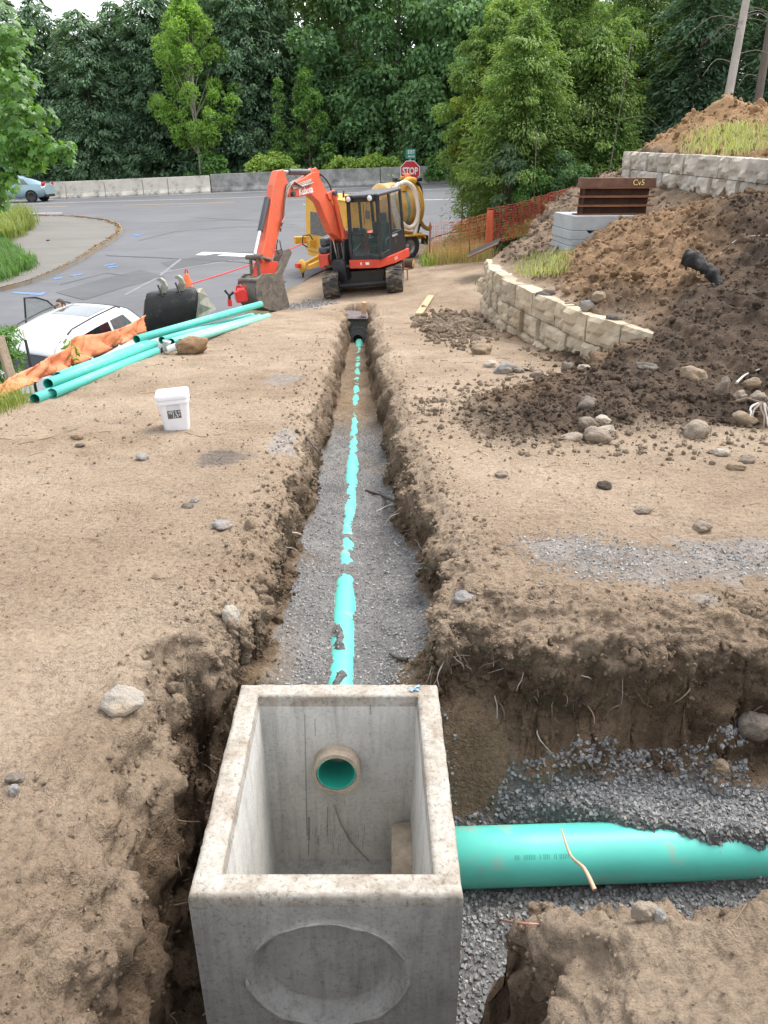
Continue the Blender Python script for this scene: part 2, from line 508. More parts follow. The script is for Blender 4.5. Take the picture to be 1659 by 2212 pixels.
def floor_z(X, Y):
    z = pipe_z(Y) + np.interp(Y, [2, 3.3, 3.9, 4.35, 4.5, 4.65, 6.2, 6.5, 7.4, 7.8, 10, 13, 15.3, 15.8, 16.3, 17], [.062, .062, .055, .062, .087, .079, .078, .065, .064, .081, .081, .081, .082, .05, .0, -.03])
    dx = X - pipe_x(Y)
    z = z + .008 * fbm(X, Y, 0 * X, 5, 2, 31) + .011 * vnoise(X * 13 + np.sin(Y * 5), Y * 6.5, 0 * X, 33) + .05 * smooth(.16, .4, np.abs(dx))
    z = z + .06 * np.exp(-((dx + .006 + .016 * np.sin(Y * 9) + .008 * np.sin(Y * 31)) / .026) ** 2) * smooth(3.85, 3.55, Y) * smooth(-.75, -.2, vnoise(X * 5, Y * 3.3, 0 * X, 37))
    pit = -1.32 + .05 * fbm(X, Y, 0 * X, 4, 3, 41)
    side = -1.27 + .06 * smooth(2.5, 3.1, Y) * smooth(.35, .8, X) + .15 * smooth(.55, 1.35, X - .5 * (2.75 - Y)) * smooth(2.42, 2.62, Y) + .035 * fbm(X, Y, 0 * X, 5, 3, 43) - .06 * smooth(2.3, 1.8, Y)
    yf = np.interp(X, [.2, .75, 1.0, 1.35, 2.2], [2.78, 2.65, 2.53, 2.43, 2.38]) + .02 * vnoise(X * 11, Y * 6, 0 * X, 47)
    side = np.maximum(side, -1.27 + (.29 + .02 * fbm(X, Y, 0 * X, 7, 2, 49)) * smooth(.35, 1.0, X) * smooth(yf - .03, yf + .07, Y))
    low = pit + (side - pit) * smooth(.05, .4, X)
    low = low + slump(X, Y)
    return z + (low - z) * smooth(3.12, 2.72, Y)
def wall_prof(d, Y, X=None):
    """share of the drop reached at distance d inside the rim: rounded shoulder, then a steep face"""
    near = smooth(4.5, 3.0, Y)
    sh = .07 + .09 * near
    ka = .20 + .10 * near
    lean = 0 if X is None else .15 * smooth(.45, .75, X) * smooth(2.2, 2.5, Y) * smooth(3.6, 3.3, Y)
    a = ka * smooth(-.13 - .03 * near, sh, d)
    b = (1 - ka) * smooth(.01 + .03 * near, .13 + .06 * near + lean, d)
    return a + b
def full_ground(X, Y):
    h = dry_ground(X, Y)
    d = void(X, Y)
    return h + (np.minimum(floor_z(X, Y), h - .02) - h) * wall_prof(d, Y, X)

# the sheet: lines packed where the trench walls are
def spaced(dens_y, dens_v, y0, y1, n):
    yy = np.linspace(y0, y1, 20000)
    c = np.cumsum(np.interp(yy, dens_y, dens_v)); c = (c - c[0]) / (c[-1] - c[0])
    return np.interp(np.linspace(0, 1, n), c, yy)
NR = 860
rows = spaced([-2.5, -.6, .7, .9, 1.2, 1.34, 1.5, 1.7, 2.2, 2.85, 2.95, 3.25, 3.35, 4.2, 5, 6, 8, 11, 15, 20, 26, 36],
              [3, 6, 30, 90, 110, 110, 90, 60, 60, 90, 300, 300, 150, 105, 80, 65, 45, 32, 21, 14, 8, 3], -2.5, 36, NR)
Yg = rows[:, None]
zd = np.maximum(.9078 * rows + .42 * 2.2, 1.0)
XLs = -(.54 * zd + .9); XRs = .56 * zd + 1.1
xl, xr = xl_(rows), xr_(rows)
parts_u = []
def lin(a, b, n, p=1.0, endpoint=False):
    t = np.linspace(0, 1, n, endpoint=endpoint)[None, :] ** p
    return a[:, None] + (b - a)[:, None] * t
wz = np.minimum(.16 + .012 * rows, .3)
Xg = np.concatenate([lin(XLs, xl - wz, 200), lin(xl - wz, xl + wz, 75), lin(xl + wz, xr - wz, 85), lin(xr - wz, xr + wz, 75), lin(xr + wz, XRs, 275, 1.12, True)], axis=1)
Yg = np.broadcast_to(Yg, Xg.shape).copy()
D = void(Xg, Yg)
DRY = dry_ground(Xg, Yg)
FL = np.minimum(floor_z(Xg, Yg), DRY - .02)
WP = wall_prof(D, Yg, Xg)
Zg = DRY + (FL - DRY) * WP
Pg = np.stack([Xg, Yg, Zg], -1)
def grid_normals(P):
    du = np.gradient(P, axis=1); dv = np.gradient(P, axis=0)
    n = np.cross(du, dv)
    return n / np.maximum(np.linalg.norm(n, axis=-1, keepdims=True), 1e-9)
N = grid_normals(Pg)
# where: inside the wall band, on the floor, on loose piles
depth = DRY - Zg
facew_ = smooth(.04, .3, depth) * (1 - smooth(.80, .99, WP)) * smooth(.25, .6, np.maximum(D + .3, 0) * 2)
steep = 1 - np.abs(N[..., 2])
wallm = np.clip(smooth(.25, .7, steep) * smooth(-.3, -.02, D) * (1 - smooth(.86, .985, WP)), 0, 1)
floorm = smooth(.9, .99, WP)
S1 = polyside(Xg, Yg, LOWLINE); S2 = polyside(Xg, Yg, HILINE)
PZ = PILE(Xg, Yg) - 2.5 * np.maximum(Yg - 14.3, 0)
pilem = smooth(-.12, .12, PZ - pad(Xg, Yg) + .1 * fbm(Xg, Yg, 0 * Xg, 1.5, 3, 61)) * (Yg < 16)
ledm = smooth(.0, .4, S1) * smooth(7.5, 9, Yg)
pilem = np.maximum(pilem * np.where(S1 > 0, smooth(-.4, .1, PZ - LEDGE(Xg, Yg)), 1), 0)
heapm = np.clip(ledm * smooth(13.5, 15.5, Yg), 0, 1)
upm = smooth(.05, .3, S2)
loose = np.clip(np.maximum(np.maximum(pilem, heapm), upm), 0, 1)
x, y, z = Pg[..., 0], Pg[..., 1], Pg[..., 2]
nearw = smooth(6, 2.5, Yg)
def lumps(s, seed, sq=(1, 1, 1)):
    n = np.abs(vnoise(x * s * sq[0], y * s * sq[1], z * s * sq[2], seed)) * 2.6 - .8
    return n
disp = (.016 * fbm(x, y, z, 1.6, 3, 71) + .006 * fbm(x, y, z, 9, 2, 73)) * (1 - wallm * .5) * (1 - .7 * floorm)
disp += (.006 + .006 * nearw) * fbm(x, y, z, 26, 3, 75) * (1 - .5 * floorm)
disp += .007 * smooth(.1, .5, fbm(x, y, z, 1.7, 2, 77)) * lumps(16, 78) * (1 - floorm)
disp += wallm * (.075 * fbm(x, y, z * 1.4, 3.2, 2, 81) * (.45 + .55 * nearw) + .026 * lumps(6.5, 83) + .017 * lumps(14, 85) + .011 * lumps(31, 86) + .008 * fbm(x, y, z, 60, 2, 87))
disp -= wallm * nearw * .10 * smooth(.3, .75, WP) * smooth(.99, .8, WP)
disp += floorm * .005 * vnoise(x * 45, y * 45, z, 91)
disp += loose * (.07 * fbm(x, y, z, 1.7, 3, 93) + .035 * lumps(4.5, 95) + .018 * lumps(10, 97) + .008 * fbm(x, y, z, 24, 1, 99))
tracks = (np.exp(-((x + 1.25) / .22) ** 2) + np.exp(-((x + 2.55) / .22) ** 2) * (y > 11) + np.exp(-((x - .75) / .2) ** 2) * (y > 9) + .8 * np.exp(-((x - 1.9 + .25 * (y - 4)) / .25) ** 2) * (y < 6.5)) * smooth(-.1, .35, fbm(x, y, z, .7, 2, 111)) * (1 - wallm) * (1 - floorm) * (1 - loose) * smooth(2.6, 3.4, y)
disp += tracks * (.009 * np.sin(y * 2 * np.pi / .095 + 1.5 * np.abs(np.sin(x * 14))) - .012)
shoulder = smooth(-.45, -.05, D) * (1 - smooth(.3, .7, WP)) * (1 - floorm)
disp += shoulder * (.012 * lumps(5, 101) + .010 * lumps(12, 103) + .007 * lumps(29, 105)) * (.5 + .5 * nearw)
Pn = Pg + N * disp[..., None]
# soil colours
def c3(r, g, b): return np.array((r, g, b))
def lerp3(a, b, t): return a + (b - a) * t[..., None]
def soil_colour(x, y, z, wall, floor, pile, led, heap, up, dep):
    n1 = fbm(x, y, z, .8, 3, 201); n2 = fbm(x, y, z, 4.5, 3, 203); n3 = fbm(x, y, z, 1.9, 2, 205)
    dry = lerp3(c3(.265, .198, .138), c3(.36, .282, .205), np.clip(.5 + n1 * .9 + n2 * .35, 0, 1))
    brown = lerp3(c3(.20, .142, .092), c3(.275, .202, .136), np.clip(.5 + n2, 0, 1))
    c = lerp3(dry, brown, smooth(.15, .6, n3 + .35 * n2) * .55)
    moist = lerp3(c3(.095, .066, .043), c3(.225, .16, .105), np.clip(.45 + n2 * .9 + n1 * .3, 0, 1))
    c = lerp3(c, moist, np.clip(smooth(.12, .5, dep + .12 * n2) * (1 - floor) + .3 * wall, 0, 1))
    # crushed stone on the trench floor, earth fallen over it further along
    grit = lerp3(c3(.16, .155, .15), c3(.25, .24, .23), np.clip(.5 + n2 * .7, 0, 1))
    fallen = lerp3(c3(.19, .135, .088), c3(.26, .19, .125), np.clip(.5 + n2, 0, 1))
    bare = np.clip(smooth(.05, .12, slump(x, y)) + smooth(7.6, 9.2, y) * .95 + smooth(.25, .7, n3) * .55 * smooth(3.5, 5, y) + smooth(4.2, 3.0, y) * smooth(-.38, -.55, x) * .6, 0, 1)
    c = lerp3(c, lerp3(grit, fallen, bare), smooth(.55, .75, floor + .25 * n2))
    # grey stone spilt on the tan ground
    gp = np.maximum.reduce([smooth(.15, .5, n3 * .7 + n2 * .5 + 1.15 - np.hypot((x - 1.75) / 1.0, (y - 3.62) / .36)),
                            smooth(.2, .6, n2 * .7 + 1.0 - np.hypot((x + 1.15) / .3, (y - 8.6) / .6)),
                            smooth(.2, .6, n2 * .7 + 1.0 - np.hypot((x + .82) / .12, (y - 6.0) / .5)),
                            smooth(.2, .6, n2 * .7 + 1.1 - np.hypot((x + 1.75) / .75, (y - 18.0) / 1.6))])
    c = lerp3(c, lerp3(c3(.20, .19, .18), c3(.29, .28, .27), np.clip(.5 + n2, 0, 1)), gp * .6 * (1 - floor) * (1 - wall))
    dp = smooth(.2, .55, n2 * .5 + 1.0 - np.hypot((x + 1.24) / .33, (y - 5.55) / .28))
    c = lerp3(c, c3(.14, .12, .105), dp * .8 * (1 - floor) * (1 - wall))
    # loose soil heaps: dark loam low, redder subsoil high
    loam = lerp3(c3(.052, .038, .028), c3(.115, .082, .058), np.clip(.5 + n2 * .8 + n1 * .3, 0, 1))
    sub = lerp3(c3(.165, .103, .058), c3(.29, .187, .108), np.clip(.5 + n2 * .8 + n3 * .3, 0, 1))
    redness = smooth(-.22, .42, (y - 9.6) * .22 - (x - 3.4) * .16 + n1 * .5)
    c = lerp3(c, lerp3(loam, sub, redness), pile)
    ledc = lerp3(c3(.15, .105, .07), c3(.26, .19, .13), np.clip(.5 + n2, 0, 1))
    c = lerp3(c, ledc, np.clip(led - pile, 0, 1) * (1 - heap))
    hc = lerp3(c3(.135, .1, .072), c3(.26, .19, .13), np.clip(.5 + n2 * .8 + n1 * .4, 0, 1))
    c = lerp3(c, hc, heap * (1 - pile))
    oc = lerp3(c3(.235, .14, .07), c3(.34, .22, .12), np.clip(.5 + n2 * .7, 0, 1))
    oc = lerp3(oc, c3(.2, .14, .1), smooth(.1, .5, n1 + .5 * (x - 6.9) * .5))
    c = lerp3(c, oc, up)
    # leaf-mould under the wood beyond the fence
    c = lerp3(c, c3(.085, .075, .045), smooth(22.5, 25, y) * smooth(2.6, 4.0, x))
    # the turf bank that falls from the pad to the street
    return c
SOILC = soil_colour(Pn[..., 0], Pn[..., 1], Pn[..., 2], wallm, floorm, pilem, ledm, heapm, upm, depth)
bank = smooth(-.05, -.4, Xg - pad_edge(Yg))
SOILC = lerp3(SOILC, c3(.16, .145, .085), bank * .8)

def soil_material(name, bump=.5):
    m, nt, b = new_mat(name)
    a = nt.nodes.new('ShaderNodeAttribute'); a.attribute_name = 'soil'
    tc = nt.nodes.new('ShaderNodeTexCoord')
    n1 = tex_noise(nt, 38, 8, 0.72, tc.outputs['Object'])
    r1 = ramp(nt, [(.28, (.48, .46, .44)), (.48, (1, 1, 1)), (.75, (1.4, 1.38, 1.35))])
    nt.links.new(n1.outputs['Fac'], r1.inputs['Fac'])
    mm = mix_node(nt, 'MULTIPLY'); mm.inputs[0].default_value = 1
    nt.links.new(a.outputs['Color'], mm.inputs[6]); nt.links.new(r1.outputs['Color'], mm.inputs[7])
    n2 = tex_noise(nt, 130, 4, 0.7, tc.outputs['Object'])
    r2 = ramp(nt, [(.33, (.55, .52, .5)), (.45, (1, 1, 1)), (.7, (1.12, 1.12, 1.12))])
    nt.links.new(n2.outputs['Fac'], r2.inputs['Fac'])
    m2 = mix_node(nt, 'MULTIPLY'); m2.inputs[0].default_value = .8
    nt.links.new(mm.outputs[2], m2.inputs[6]); nt.links.new(r2.outputs['Color'], m2.inputs[7])
    nt.links.new(m2.outputs[2], b.inputs['Base Color'])
    b.inputs['Roughness'].default_value = .95
    b.inputs['Specular IOR Level'].default_value = .15
    h1 = tex_noise(nt, 60, 10, 0.75, tc.outputs['Object'])
    vo = nt.nodes.new('ShaderNodeTexVoronoi'); vo.inputs['Scale'].default_value = 70; vo.inputs['Randomness'].default_value = 1
    wv = tex_noise(nt, 25, 3, .6, tc.outputs['Object'])
    av = mix_node(nt); av.inputs[0].default_value = .06
    nt.links.new(tc.outputs['Object'], av.inputs[6]); nt.links.new(wv.outputs['Color'], av.inputs[7])
    nt.links.new(av.outputs[2], vo.inputs['Vector'])
    rv = ramp(nt, [(.0, (1, 1, 1)), (.55, (.35, .35, .35)), (1, (0, 0, 0))])
    nt.links.new(vo.outputs['Distance'], rv.inputs['Fac'])
    pm = tex_noise(nt, 3.5, 5, .65, tc.outputs['Object'])
    pr_ = ramp(nt, [(.42, (0, 0, 0)), (.58, (1, 1, 1))])
    nt.links.new(pm.outputs['Fac'], pr_.inputs['Fac'])
    hm_ = mix_node(nt); nt.links.new(pr_.outputs['Color'], hm_.inputs[0])
    nt.links.new(h1.outputs['Fac'], hm_.inputs[6])
    ad = mix_node(nt, 'ADD'); ad.inputs[0].default_value = .55
    nt.links.new(h1.outputs['Fac'], ad.inputs[6]); nt.links.new(rv.outputs['Color'], ad.inputs[7])
    nt.links.new(ad.outputs[2], hm_.inputs[7])
    bp = nt.nodes.new('ShaderNodeBump'); bp.inputs['Strength'].default_value = bump; bp.inputs['Distance'].default_value = .025
    nt.links.new(hm_.outputs[2], bp.inputs['Height'])
    nt.links.new(bp.outputs['Normal'], b.inputs['Normal'])
    return m
MAT_SOIL = soil_material('soil', 1.0)
nr, nc = Xg.shape
ii = np.arange(nr * nc, dtype=np.int32).reshape(nr, nc)
faces = np.stack([ii[:-1, :-1], ii[:-1, 1:], ii[1:, 1:], ii[1:, :-1]], -1).reshape(-1, 4)
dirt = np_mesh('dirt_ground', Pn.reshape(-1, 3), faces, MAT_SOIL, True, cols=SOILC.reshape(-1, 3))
structure(dirt)
bpy.context.view_layer.update()
def hit(x, y):
    """the point of the dug ground seen at (x, y)"""
    ok, loc, nor, _ = dirt.ray_cast(EYE, ray(x, y).normalized())
    return loc if ok else None
def drop(X, Y, default=None):
    ok, loc, nor, _ = dirt.ray_cast(Vector((X, Y, 30)), Vector((0, 0, -1)))
    return loc.z if ok else (float(dry_ground(X, Y)) if default is None else default)

# the country beyond and around: one coarse sheet to the horizon
def lie_of_land(X, Y):
    z = STREET(X, Y)
    z = np.clip(z, -3.5, 2.5)
    hill = .14 * np.maximum(Y - 60, 0) ** .9
    z = np.where(Y > 57, z * (1 - smooth(57, 75, Y)) + (-.1 + np.minimum(hill, 8)) * smooth(57, 75, Y), z)
    rt = smooth(6, 16, X) * smooth(45, 20, Y)
    z = z + rt * (1.6 - z) * .9
    near = (np.abs(X) < 24) & (Y < 30) & (Y > -6)
    far = smooth(0, 1, np.maximum(np.maximum(np.abs(X) - 22, 0), np.maximum(Y - 35, -3 - Y)) / 2.5)
    return z - .12 - 0 * far
gx = np.r_[np.linspace(-900, -60, 14), np.linspace(-55, 55, 111), np.linspace(60, 900, 14)]
gy = np.r_[np.linspace(-300, -12, 8), np.linspace(-10, 90, 101), np.linspace(100, 1200, 14)]
GX, GY = np.meshgrid(gx, gy)
GZ = lie_of_land(np.clip(GX, -40, 40), np.clip(GY, -6, 140))
inside = (GX > -(.54 * (.9078 * GY + .92) + .2)) & (GX < .56 * (.9078 * GY + .92) + .5) & (GY < 35) & (GY > -2.6)
inside |= (np.abs(GX) < 3.2) & (GY < 6) & (GY > -3)
leftside = (GX < pad_edge(np.clip(GY, -2, 40)) - .8)
GZ = np.where(inside & ~leftside, np.minimum(GZ, -.0) - 3.2, GZ)
near0 = (GY < 9) & ~leftside & ~inside
GZ = np.where(near0, np.where(GX > 0, .1 + .12 * np.maximum(GX - 3, 0), -.1), GZ)
i2 = np.arange(GX.size, dtype=np.int32).reshape(GX.shape)
f2 = np.stack([i2[:-1, :-1], i2[:-1, 1:], i2[1:, 1:], i2[1:, :-1]], -1).reshape(-1, 4)
MAT_FLOOR = M('forest_floor', (.075, .07, .04), .95, var=.5, scale=1.5, bump=.6, bscale=6, dirt=((.05, .075, .025), .8, .45, .6))
structure(np_mesh('ground', np.stack([GX, GY, GZ], -1).reshape(-1, 3), f2, MAT_FLOOR, True))
# ------------------------------------------------------------------ concrete box and the green pipes
MAT_CONC = None
def concrete(name, c1, c2, c3_, speck=.5):
    m, nt, b = new_mat(name)
    tc = nt.nodes.new('ShaderNodeTexCoord')
    n = tex_noise(nt, 7, 8, .7, tc.outputs['Object'])
    r = ramp(nt, [(.3, c1), (.5, c2), (.68, c3_)])
    nt.links.new(n.outputs['Fac'], r.inputs['Fac'])
    sp = tex_noise(nt, 60, 6, .75, tc.outputs['Object'])
    rs = ramp(nt, [(.36, (.55, .5, .46)), (.46, (1, 1, 1)), (.62, (1.1, 1.08, 1.05))])
    nt.links.new(sp.outputs['Fac'], rs.inputs['Fac'])
    mm = mix_node(nt, 'MULTIPLY'); mm.inputs[0].default_value = speck
    nt.links.new(r.outputs['Color'], mm.inputs[6]); nt.links.new(rs.outputs['Color'], mm.inputs[7])
    vo = nt.nodes.new('ShaderNodeTexVoronoi'); vo.inputs['Scale'].default_value = 75
    nt.links.new(tc.outputs['Object'], vo.inputs['Vector'])
    vr = ramp(nt, [(.0, (.22, .21, .2)), (.10, (.3, .29, .28)), (.17, (1, 1, 1))])
    nt.links.new(vo.outputs['Distance'], vr.inputs['Fac'])
    pk = tex_noise(nt, 3.2, 4, .6, tc.outputs['Object'])
    pr_ = ramp(nt, [(.5, (0, 0, 0)), (.6, (1, 1, 1))])
    nt.links.new(pk.outputs['Fac'], pr_.inputs['Fac'])
    m2 = mix_node(nt, 'MULTIPLY')
    nt.links.new(pr_.outputs['Color'], m2.inputs[0])
    nt.links.new(mm.outputs[2], m2.inputs[6]); nt.links.new(vr.outputs['Color'], m2.inputs[7])
    dr_ = tex_noise(nt, 4, 6, .7, tc.outputs['Object'], stretch=(5, 5, .35))
    rd = ramp(nt, [(.32, (.74, .73, .71)), (.5, (1, 1, 1)), (.7, (1.07, 1.06, 1.05))])
    nt.links.new(dr_.outputs['Fac'], rd.inputs['Fac'])
    m3 = mix_node(nt, 'MULTIPLY'); m3.inputs[0].default_value = 1
    nt.links.new(m2.outputs[2], m3.inputs[6]); nt.links.new(rd.outputs['Color'], m3.inputs[7])
    nt.links.new(m3.outputs[2], b.inputs['Base Color'])
    b.inputs['Roughness'].default_value = .9
    b.inputs['Specular IOR Level'].default_value = .25
    bp = nt.nodes.new('ShaderNodeBump'); bp.inputs['Strength'].default_value = .35; bp.inputs['Distance'].default_value = .01
    nt.links.new(sp.outputs['Fac'], bp.inputs['Height']); nt.links.new(bp.outputs['Normal'], b.inputs['Normal'])
    return m
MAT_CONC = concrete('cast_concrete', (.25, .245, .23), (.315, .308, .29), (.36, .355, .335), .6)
MAT_INNER = concrete('bounce_lit_concrete', (.40, .39, .36), (.49, .48, .45), (.53, .52, .49), .45)  # paler copy of the cast concrete, bounced light put into the colour
MAT_RIM = concrete('washed_concrete', (.20, .155, .115), (.315, .29, .25), (.385, .367, .335), .95)
MAT_STAIN = glass_mat('rubber_scuff', (.10, .10, .095), .42, .9)
MAT_GROUT = M('grouted_collar', (.40, .33, .25), .9, var=.25, scale=18, bump=.6, bscale=90)
def pvc_mat(name, col, dirtamt=.62):
    return M(name, col, .45, var=.09, scale=2.5, bump=.03, bscale=15, spec=.5, dirt=((.32, .33, .27), 7, dirtamt, dirtamt + .14))
MAT_PVC = pvc_mat('green_pipe', (.095, .50, .415), .57)
MAT_PVC_IN = M('green_pipe_bore', (.025, .36, .27), .45, var=.15, scale=6, bump=0)
MAT_PVC_PALE = pvc_mat('sun_bleached_pipe', (.25, .58, .49), .6)

BZ = -.36
BA, BB = (-.604, 1.65), (.246, 1.65)          # front corners
BC, BD = (.231, 2.70), (-.619, 2.70)          # back corners
basin = thing('catch_basin', 'open precast concrete catch basin with round knockout in its front face', 'catch basin', (-.186, 2.17, BZ))
o_ = Vector(basin.location)
def bx(p, z): return Vector((p[0], p[1], z)) - o_
BT = .088
def inner(t, z, lip=0):
    # corners of the opening, t in from the outside
    return [bx((BA[0] + t, BA[1] + t * .9), z), bx((BB[0] - t, BB[1] + t * .9), z), bx((BC[0] - t, BC[1] - t), z), bx((BD[0] + t, BD[1] - t), z)]
outer = lambda z: [bx(p, z) for p in (BA, BB, BC, BD)]
# rim: a worn, slightly ragged band on top
def ring_path(c4, n):
    out = []
    for i in range(4):
        a, b = c4[i], c4[(i + 1) % 4]
        for k in range(n): out.append(a.lerp(b, k / n))
    return out
NB = 60
rim = MB()
lo_o, hi_o, hi_i, lo_i = ring_path(outer(BZ - .05), NB), ring_path(outer(BZ), NB), ring_path(inner(BT, BZ), NB), ring_path(inner(BT + .006, BZ - .05), NB)
lvl = []
cc = Vector((0, 0, 0))
def jit(p, a, k):
    q = p + o_
    n = float(fbm(np.array([q.x]), np.array([q.y]), np.array([q.z]), 14, 3, k)[0]); n2 = float(vnoise(np.array([q.x * 50]), np.array([q.y * 50]), np.array([q.z * 50]), k + 5)[0])
    return p + Vector((q.x + .19, q.y - 2.17, .5)).normalized() * (a * n + a * .5 * n2)
for pts, a, sh, dz in ((lo_o, .0, 1.001, 0), (lo_o, .006, 1.0, .012), (hi_o, .006, .997, -.016), (hi_o, .005, .984, -.003)):
    lvl.append([jit(Vector((p.x * sh, p.y * sh, p.z + dz)), a, 300) for p in pts])
for t in (.2, .4, .6, .8):
    lvl.append([jit(a.lerp(b, t), .0035, 301) for a, b in zip(hi_o, hi_i)])
lvl.append([jit(p + Vector((0, 0, -.003)), .003, 302) for p in hi_i])
lvl.append([p + Vector((0, 0, -.012)) for p in hi_i])
lvl.append([p for p in lo_i])
n4 = len(hi_o)
vs = [p for L in lvl for p in L]
fs = []
for i in range(len(lvl) - 1):
    for k in range(n4):
        fs.append((i * n4 + k, i * n4 + (k + 1) % n4, (i + 1) * n4 + (k + 1) % n4, (i + 1) * n4 + k))
rim._add(vs, fs, True)
rim.build('rim', MAT_RIM, basin)
# walls, with the dished knockout pressed into the front face
KX, KZ, KR = -.185, -.735, .262
yw = 2.70 - BT - .012
body = MB()
BH = 1.55
def front_y(x, z):
    r = math.hypot((x - KX), (z - KZ) * 1.06)
    ang = math.atan2(z - KZ, x - KX)
    d = 0.0
    if r < KR:
        d = .048 * float(smooth(0, .055, KR - r))
    # raised burr round the edge
    d -= .006 * math.exp(-((r - KR) / .013) ** 2)
    return d
NX, NZ = 110, 130
Pf = []
for j in range(NZ + 1):
    z = BZ - .049 - (BH - .05) * (j / NZ) ** 1.0 * (.62 if True else 1)
    row = []
    for i in range(NX + 1):
        x = BA[0] + (BB[0] - BA[0]) * i / NX
        yy = BA[1] + front_y(x, z) + .004 * float(vnoise(np.array([x * 9]), np.array([0.]), np.array([z * 9]), 8)[0]) * 0
        row.append(Vector((x, yy, z)) - o_)
    Pf.append(row)
body.grid(Pf, smooth_=True, flip=True)
zt, zb = BZ - .05, BZ - .05 - (BH - .05) * .62
O4 = [(BA, BD), (BD, BC), (BC, BB)]
for a, b in O4:
    body._add([bx(a, zt), bx(b, zt), bx(b, zb), bx(a, zb)], [(0, 1, 2, 3)])
it, ib = inner(BT + .006, zt), inner(BT + .035, zb)
inn = MB()
for i in range(4):
    a, b = it[i], it[(i + 1) % 4]; c, d = ib[(i + 1) % 4], ib[i]
    if i != 2:
        inn._add([a, b, c, d], [(0, 1, 2, 3)])
        continue
    # the far inner wall is cored for the pipe
    hx, hz, hr, nh = -.205 - o_.x, pipe_z(yw) - o_.z, .09, 32
    def on_wall(X, Z):
        t = (a.z - Z) / (a.z - d.z)
        return Vector((X, a.y + (d.y - a.y) * t, Z))
    ringi, ringo = [], []
    for k in range(nh):
        an = 2 * math.pi * (k + .5) / nh
        cx, cz = math.cos(an), math.sin(an)
        ts = []
        for lim, comp, base in ((max(a.x, b.x), cx, hx), (min(a.x, b.x), cx, hx), (a.z, cz, hz), (d.z, cz, hz)):
            if abs(comp) > 1e-6 and (lim - base) / comp > 0: ts.append((lim - base) / comp)
        t = min(ts)
        ringi.append(on_wall(hx + cx * hr, hz + cz * hr)); ringo.append(on_wall(hx + cx * t, hz + cz * t))
    inn._add(ringi + ringo, [(k, nh + k, nh + (k + 1) % nh, (k + 1) % nh) for k in range(nh)])
    for X_ in (a.x, b.x):
        for Z_ in (a.z, d.z):
            near = sorted(range(nh), key=lambda k: (ringo[k].x - X_) ** 2 + (ringo[k].z - Z_) ** 2)
            k0 = [k for k in near[:4] if abs(ringo[k].x - X_) < 1e-4][:1] + [k for k in near[:4] if abs(ringo[k].z - Z_) < 1e-4][:1]
            if len(k0) == 2:
                inn._add([ringo[k0[0]], ringo[k0[1]], on_wall(X_, Z_)], [(0, 1, 2)])
body._add(outer(zb), [(0, 3, 2, 1)])
body._add(inner(BT + .03, zb + .06), [(0, 1, 2, 3)])
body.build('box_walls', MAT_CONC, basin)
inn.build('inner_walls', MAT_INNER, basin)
ringp = [Vector((KX + (KR + .004) * math.cos(t), BA[1] - .004 + .003 * math.sin(9 * t), KZ + (KR + .004) / 1.06 * math.sin(t))) - o_ for t in np.linspace(0, 2 * math.pi, 72, endpoint=False)]
MB().tube(ringp, [.0045 + .0035 * math.sin(k * 1.7) * math.sin(k * .37) + (.004 if k > 36 else 0) for k in range(72)], 6, closed=True).build('knockout_burr', MAT_CONC, basin)
# collars where the pipes are grouted in, and the rubber scuffs on the far inner wall
stub_c = Vector((-.203, yw - .055, -.70 + .005)) - o_
def ring_tube(mb, c, axis, r0, r1, half, n=36):
    """a short pipe wall: outer r1, bore r0"""
    T = Matrix.Translation(c) @ axis.to_track_quat('Z', 'Y').to_matrix().to_4x4()
    mb.lathe([(r0, -half), (r1, -half), (r1, half), (r0, half), (r0, -half)], n, T, False)
g1 = MB(); ring_tube(g1, Vector((-.205, yw - .02, pipe_z(yw - .02))) - o_, Vector((0, 1, -.09)), .086, .103, .062)
g1.build('pipe_collar', MAT_GROUT, basin)
g2 = MB(); g2.lathe([(.118, -.075), (.130, -.081), (.142, -.074), (.150, -.05), (.153, -.02), (.153, .075), (.13, .075), (.118, -.06)], 40, Matrix.Translation(Vector((.112, SIDE_Y, SIDE_Z)) - o_) @ Vector((1, 0, .0)).to_track_quat('Z', 'Y').to_matrix().to_4x4())
g2.build('pipe_collar', MAT_GROUT, basin)
sc = MB()
def scuff(pts, w):
    for (x0, z0), (x1, z1) in zip(pts[:-1], pts[1:]):
        dx, dz = x1 - x0, z1 - z0; L = math.hypot(dx, dz) or 1
        nx, nz = -dz / L * w, dx / L * w
        sl = .035 - .006
        f = lambda X, Z: Vector((X, yw - .0055 - .027 * (zt - Z) / (zt - zb) + .0, Z)) - o_
        sc._add([f(x0 - nx, z0 - nz), f(x1 - nx, z1 - nz), f(x1 + nx, z1 + nz), f(x0 + nx, z0 + nz)], [(0, 1, 2, 3)])
def wallpt(px_, py_):
    d = ray(px_, py_); t = (yw - .012) / d.y
    q = EYE + d * t
    return (q.x, q.z)
for a, b, w in (((658, 1545), (664, 1800), .0028), ((680, 1555), (681, 1590), .002), ((668, 1760), (667, 1810), .004), ((708, 1740), (707, 1800), .003), ((800, 1525), (801, 1545), .003)):
    scuff([wallpt(*a), wallpt(*b)], w)
scuff([wallpt(*p) for p in ((722, 1735), (736, 1775), (760, 1815), (806, 1862))], .0045)
for k in range(26):
    px_, py_ = 660 + random.random() * 130, 1775 + random.random() * 45
    scuff([wallpt(px_, py_), wallpt(px_ + random.uniform(-1, 1), py_ + random.uniform(5, 32))], random.uniform(.0006, .002))
sc.build('rubber_scuffs', MAT_STAIN, basin, kind='stuff')
paint = MB()
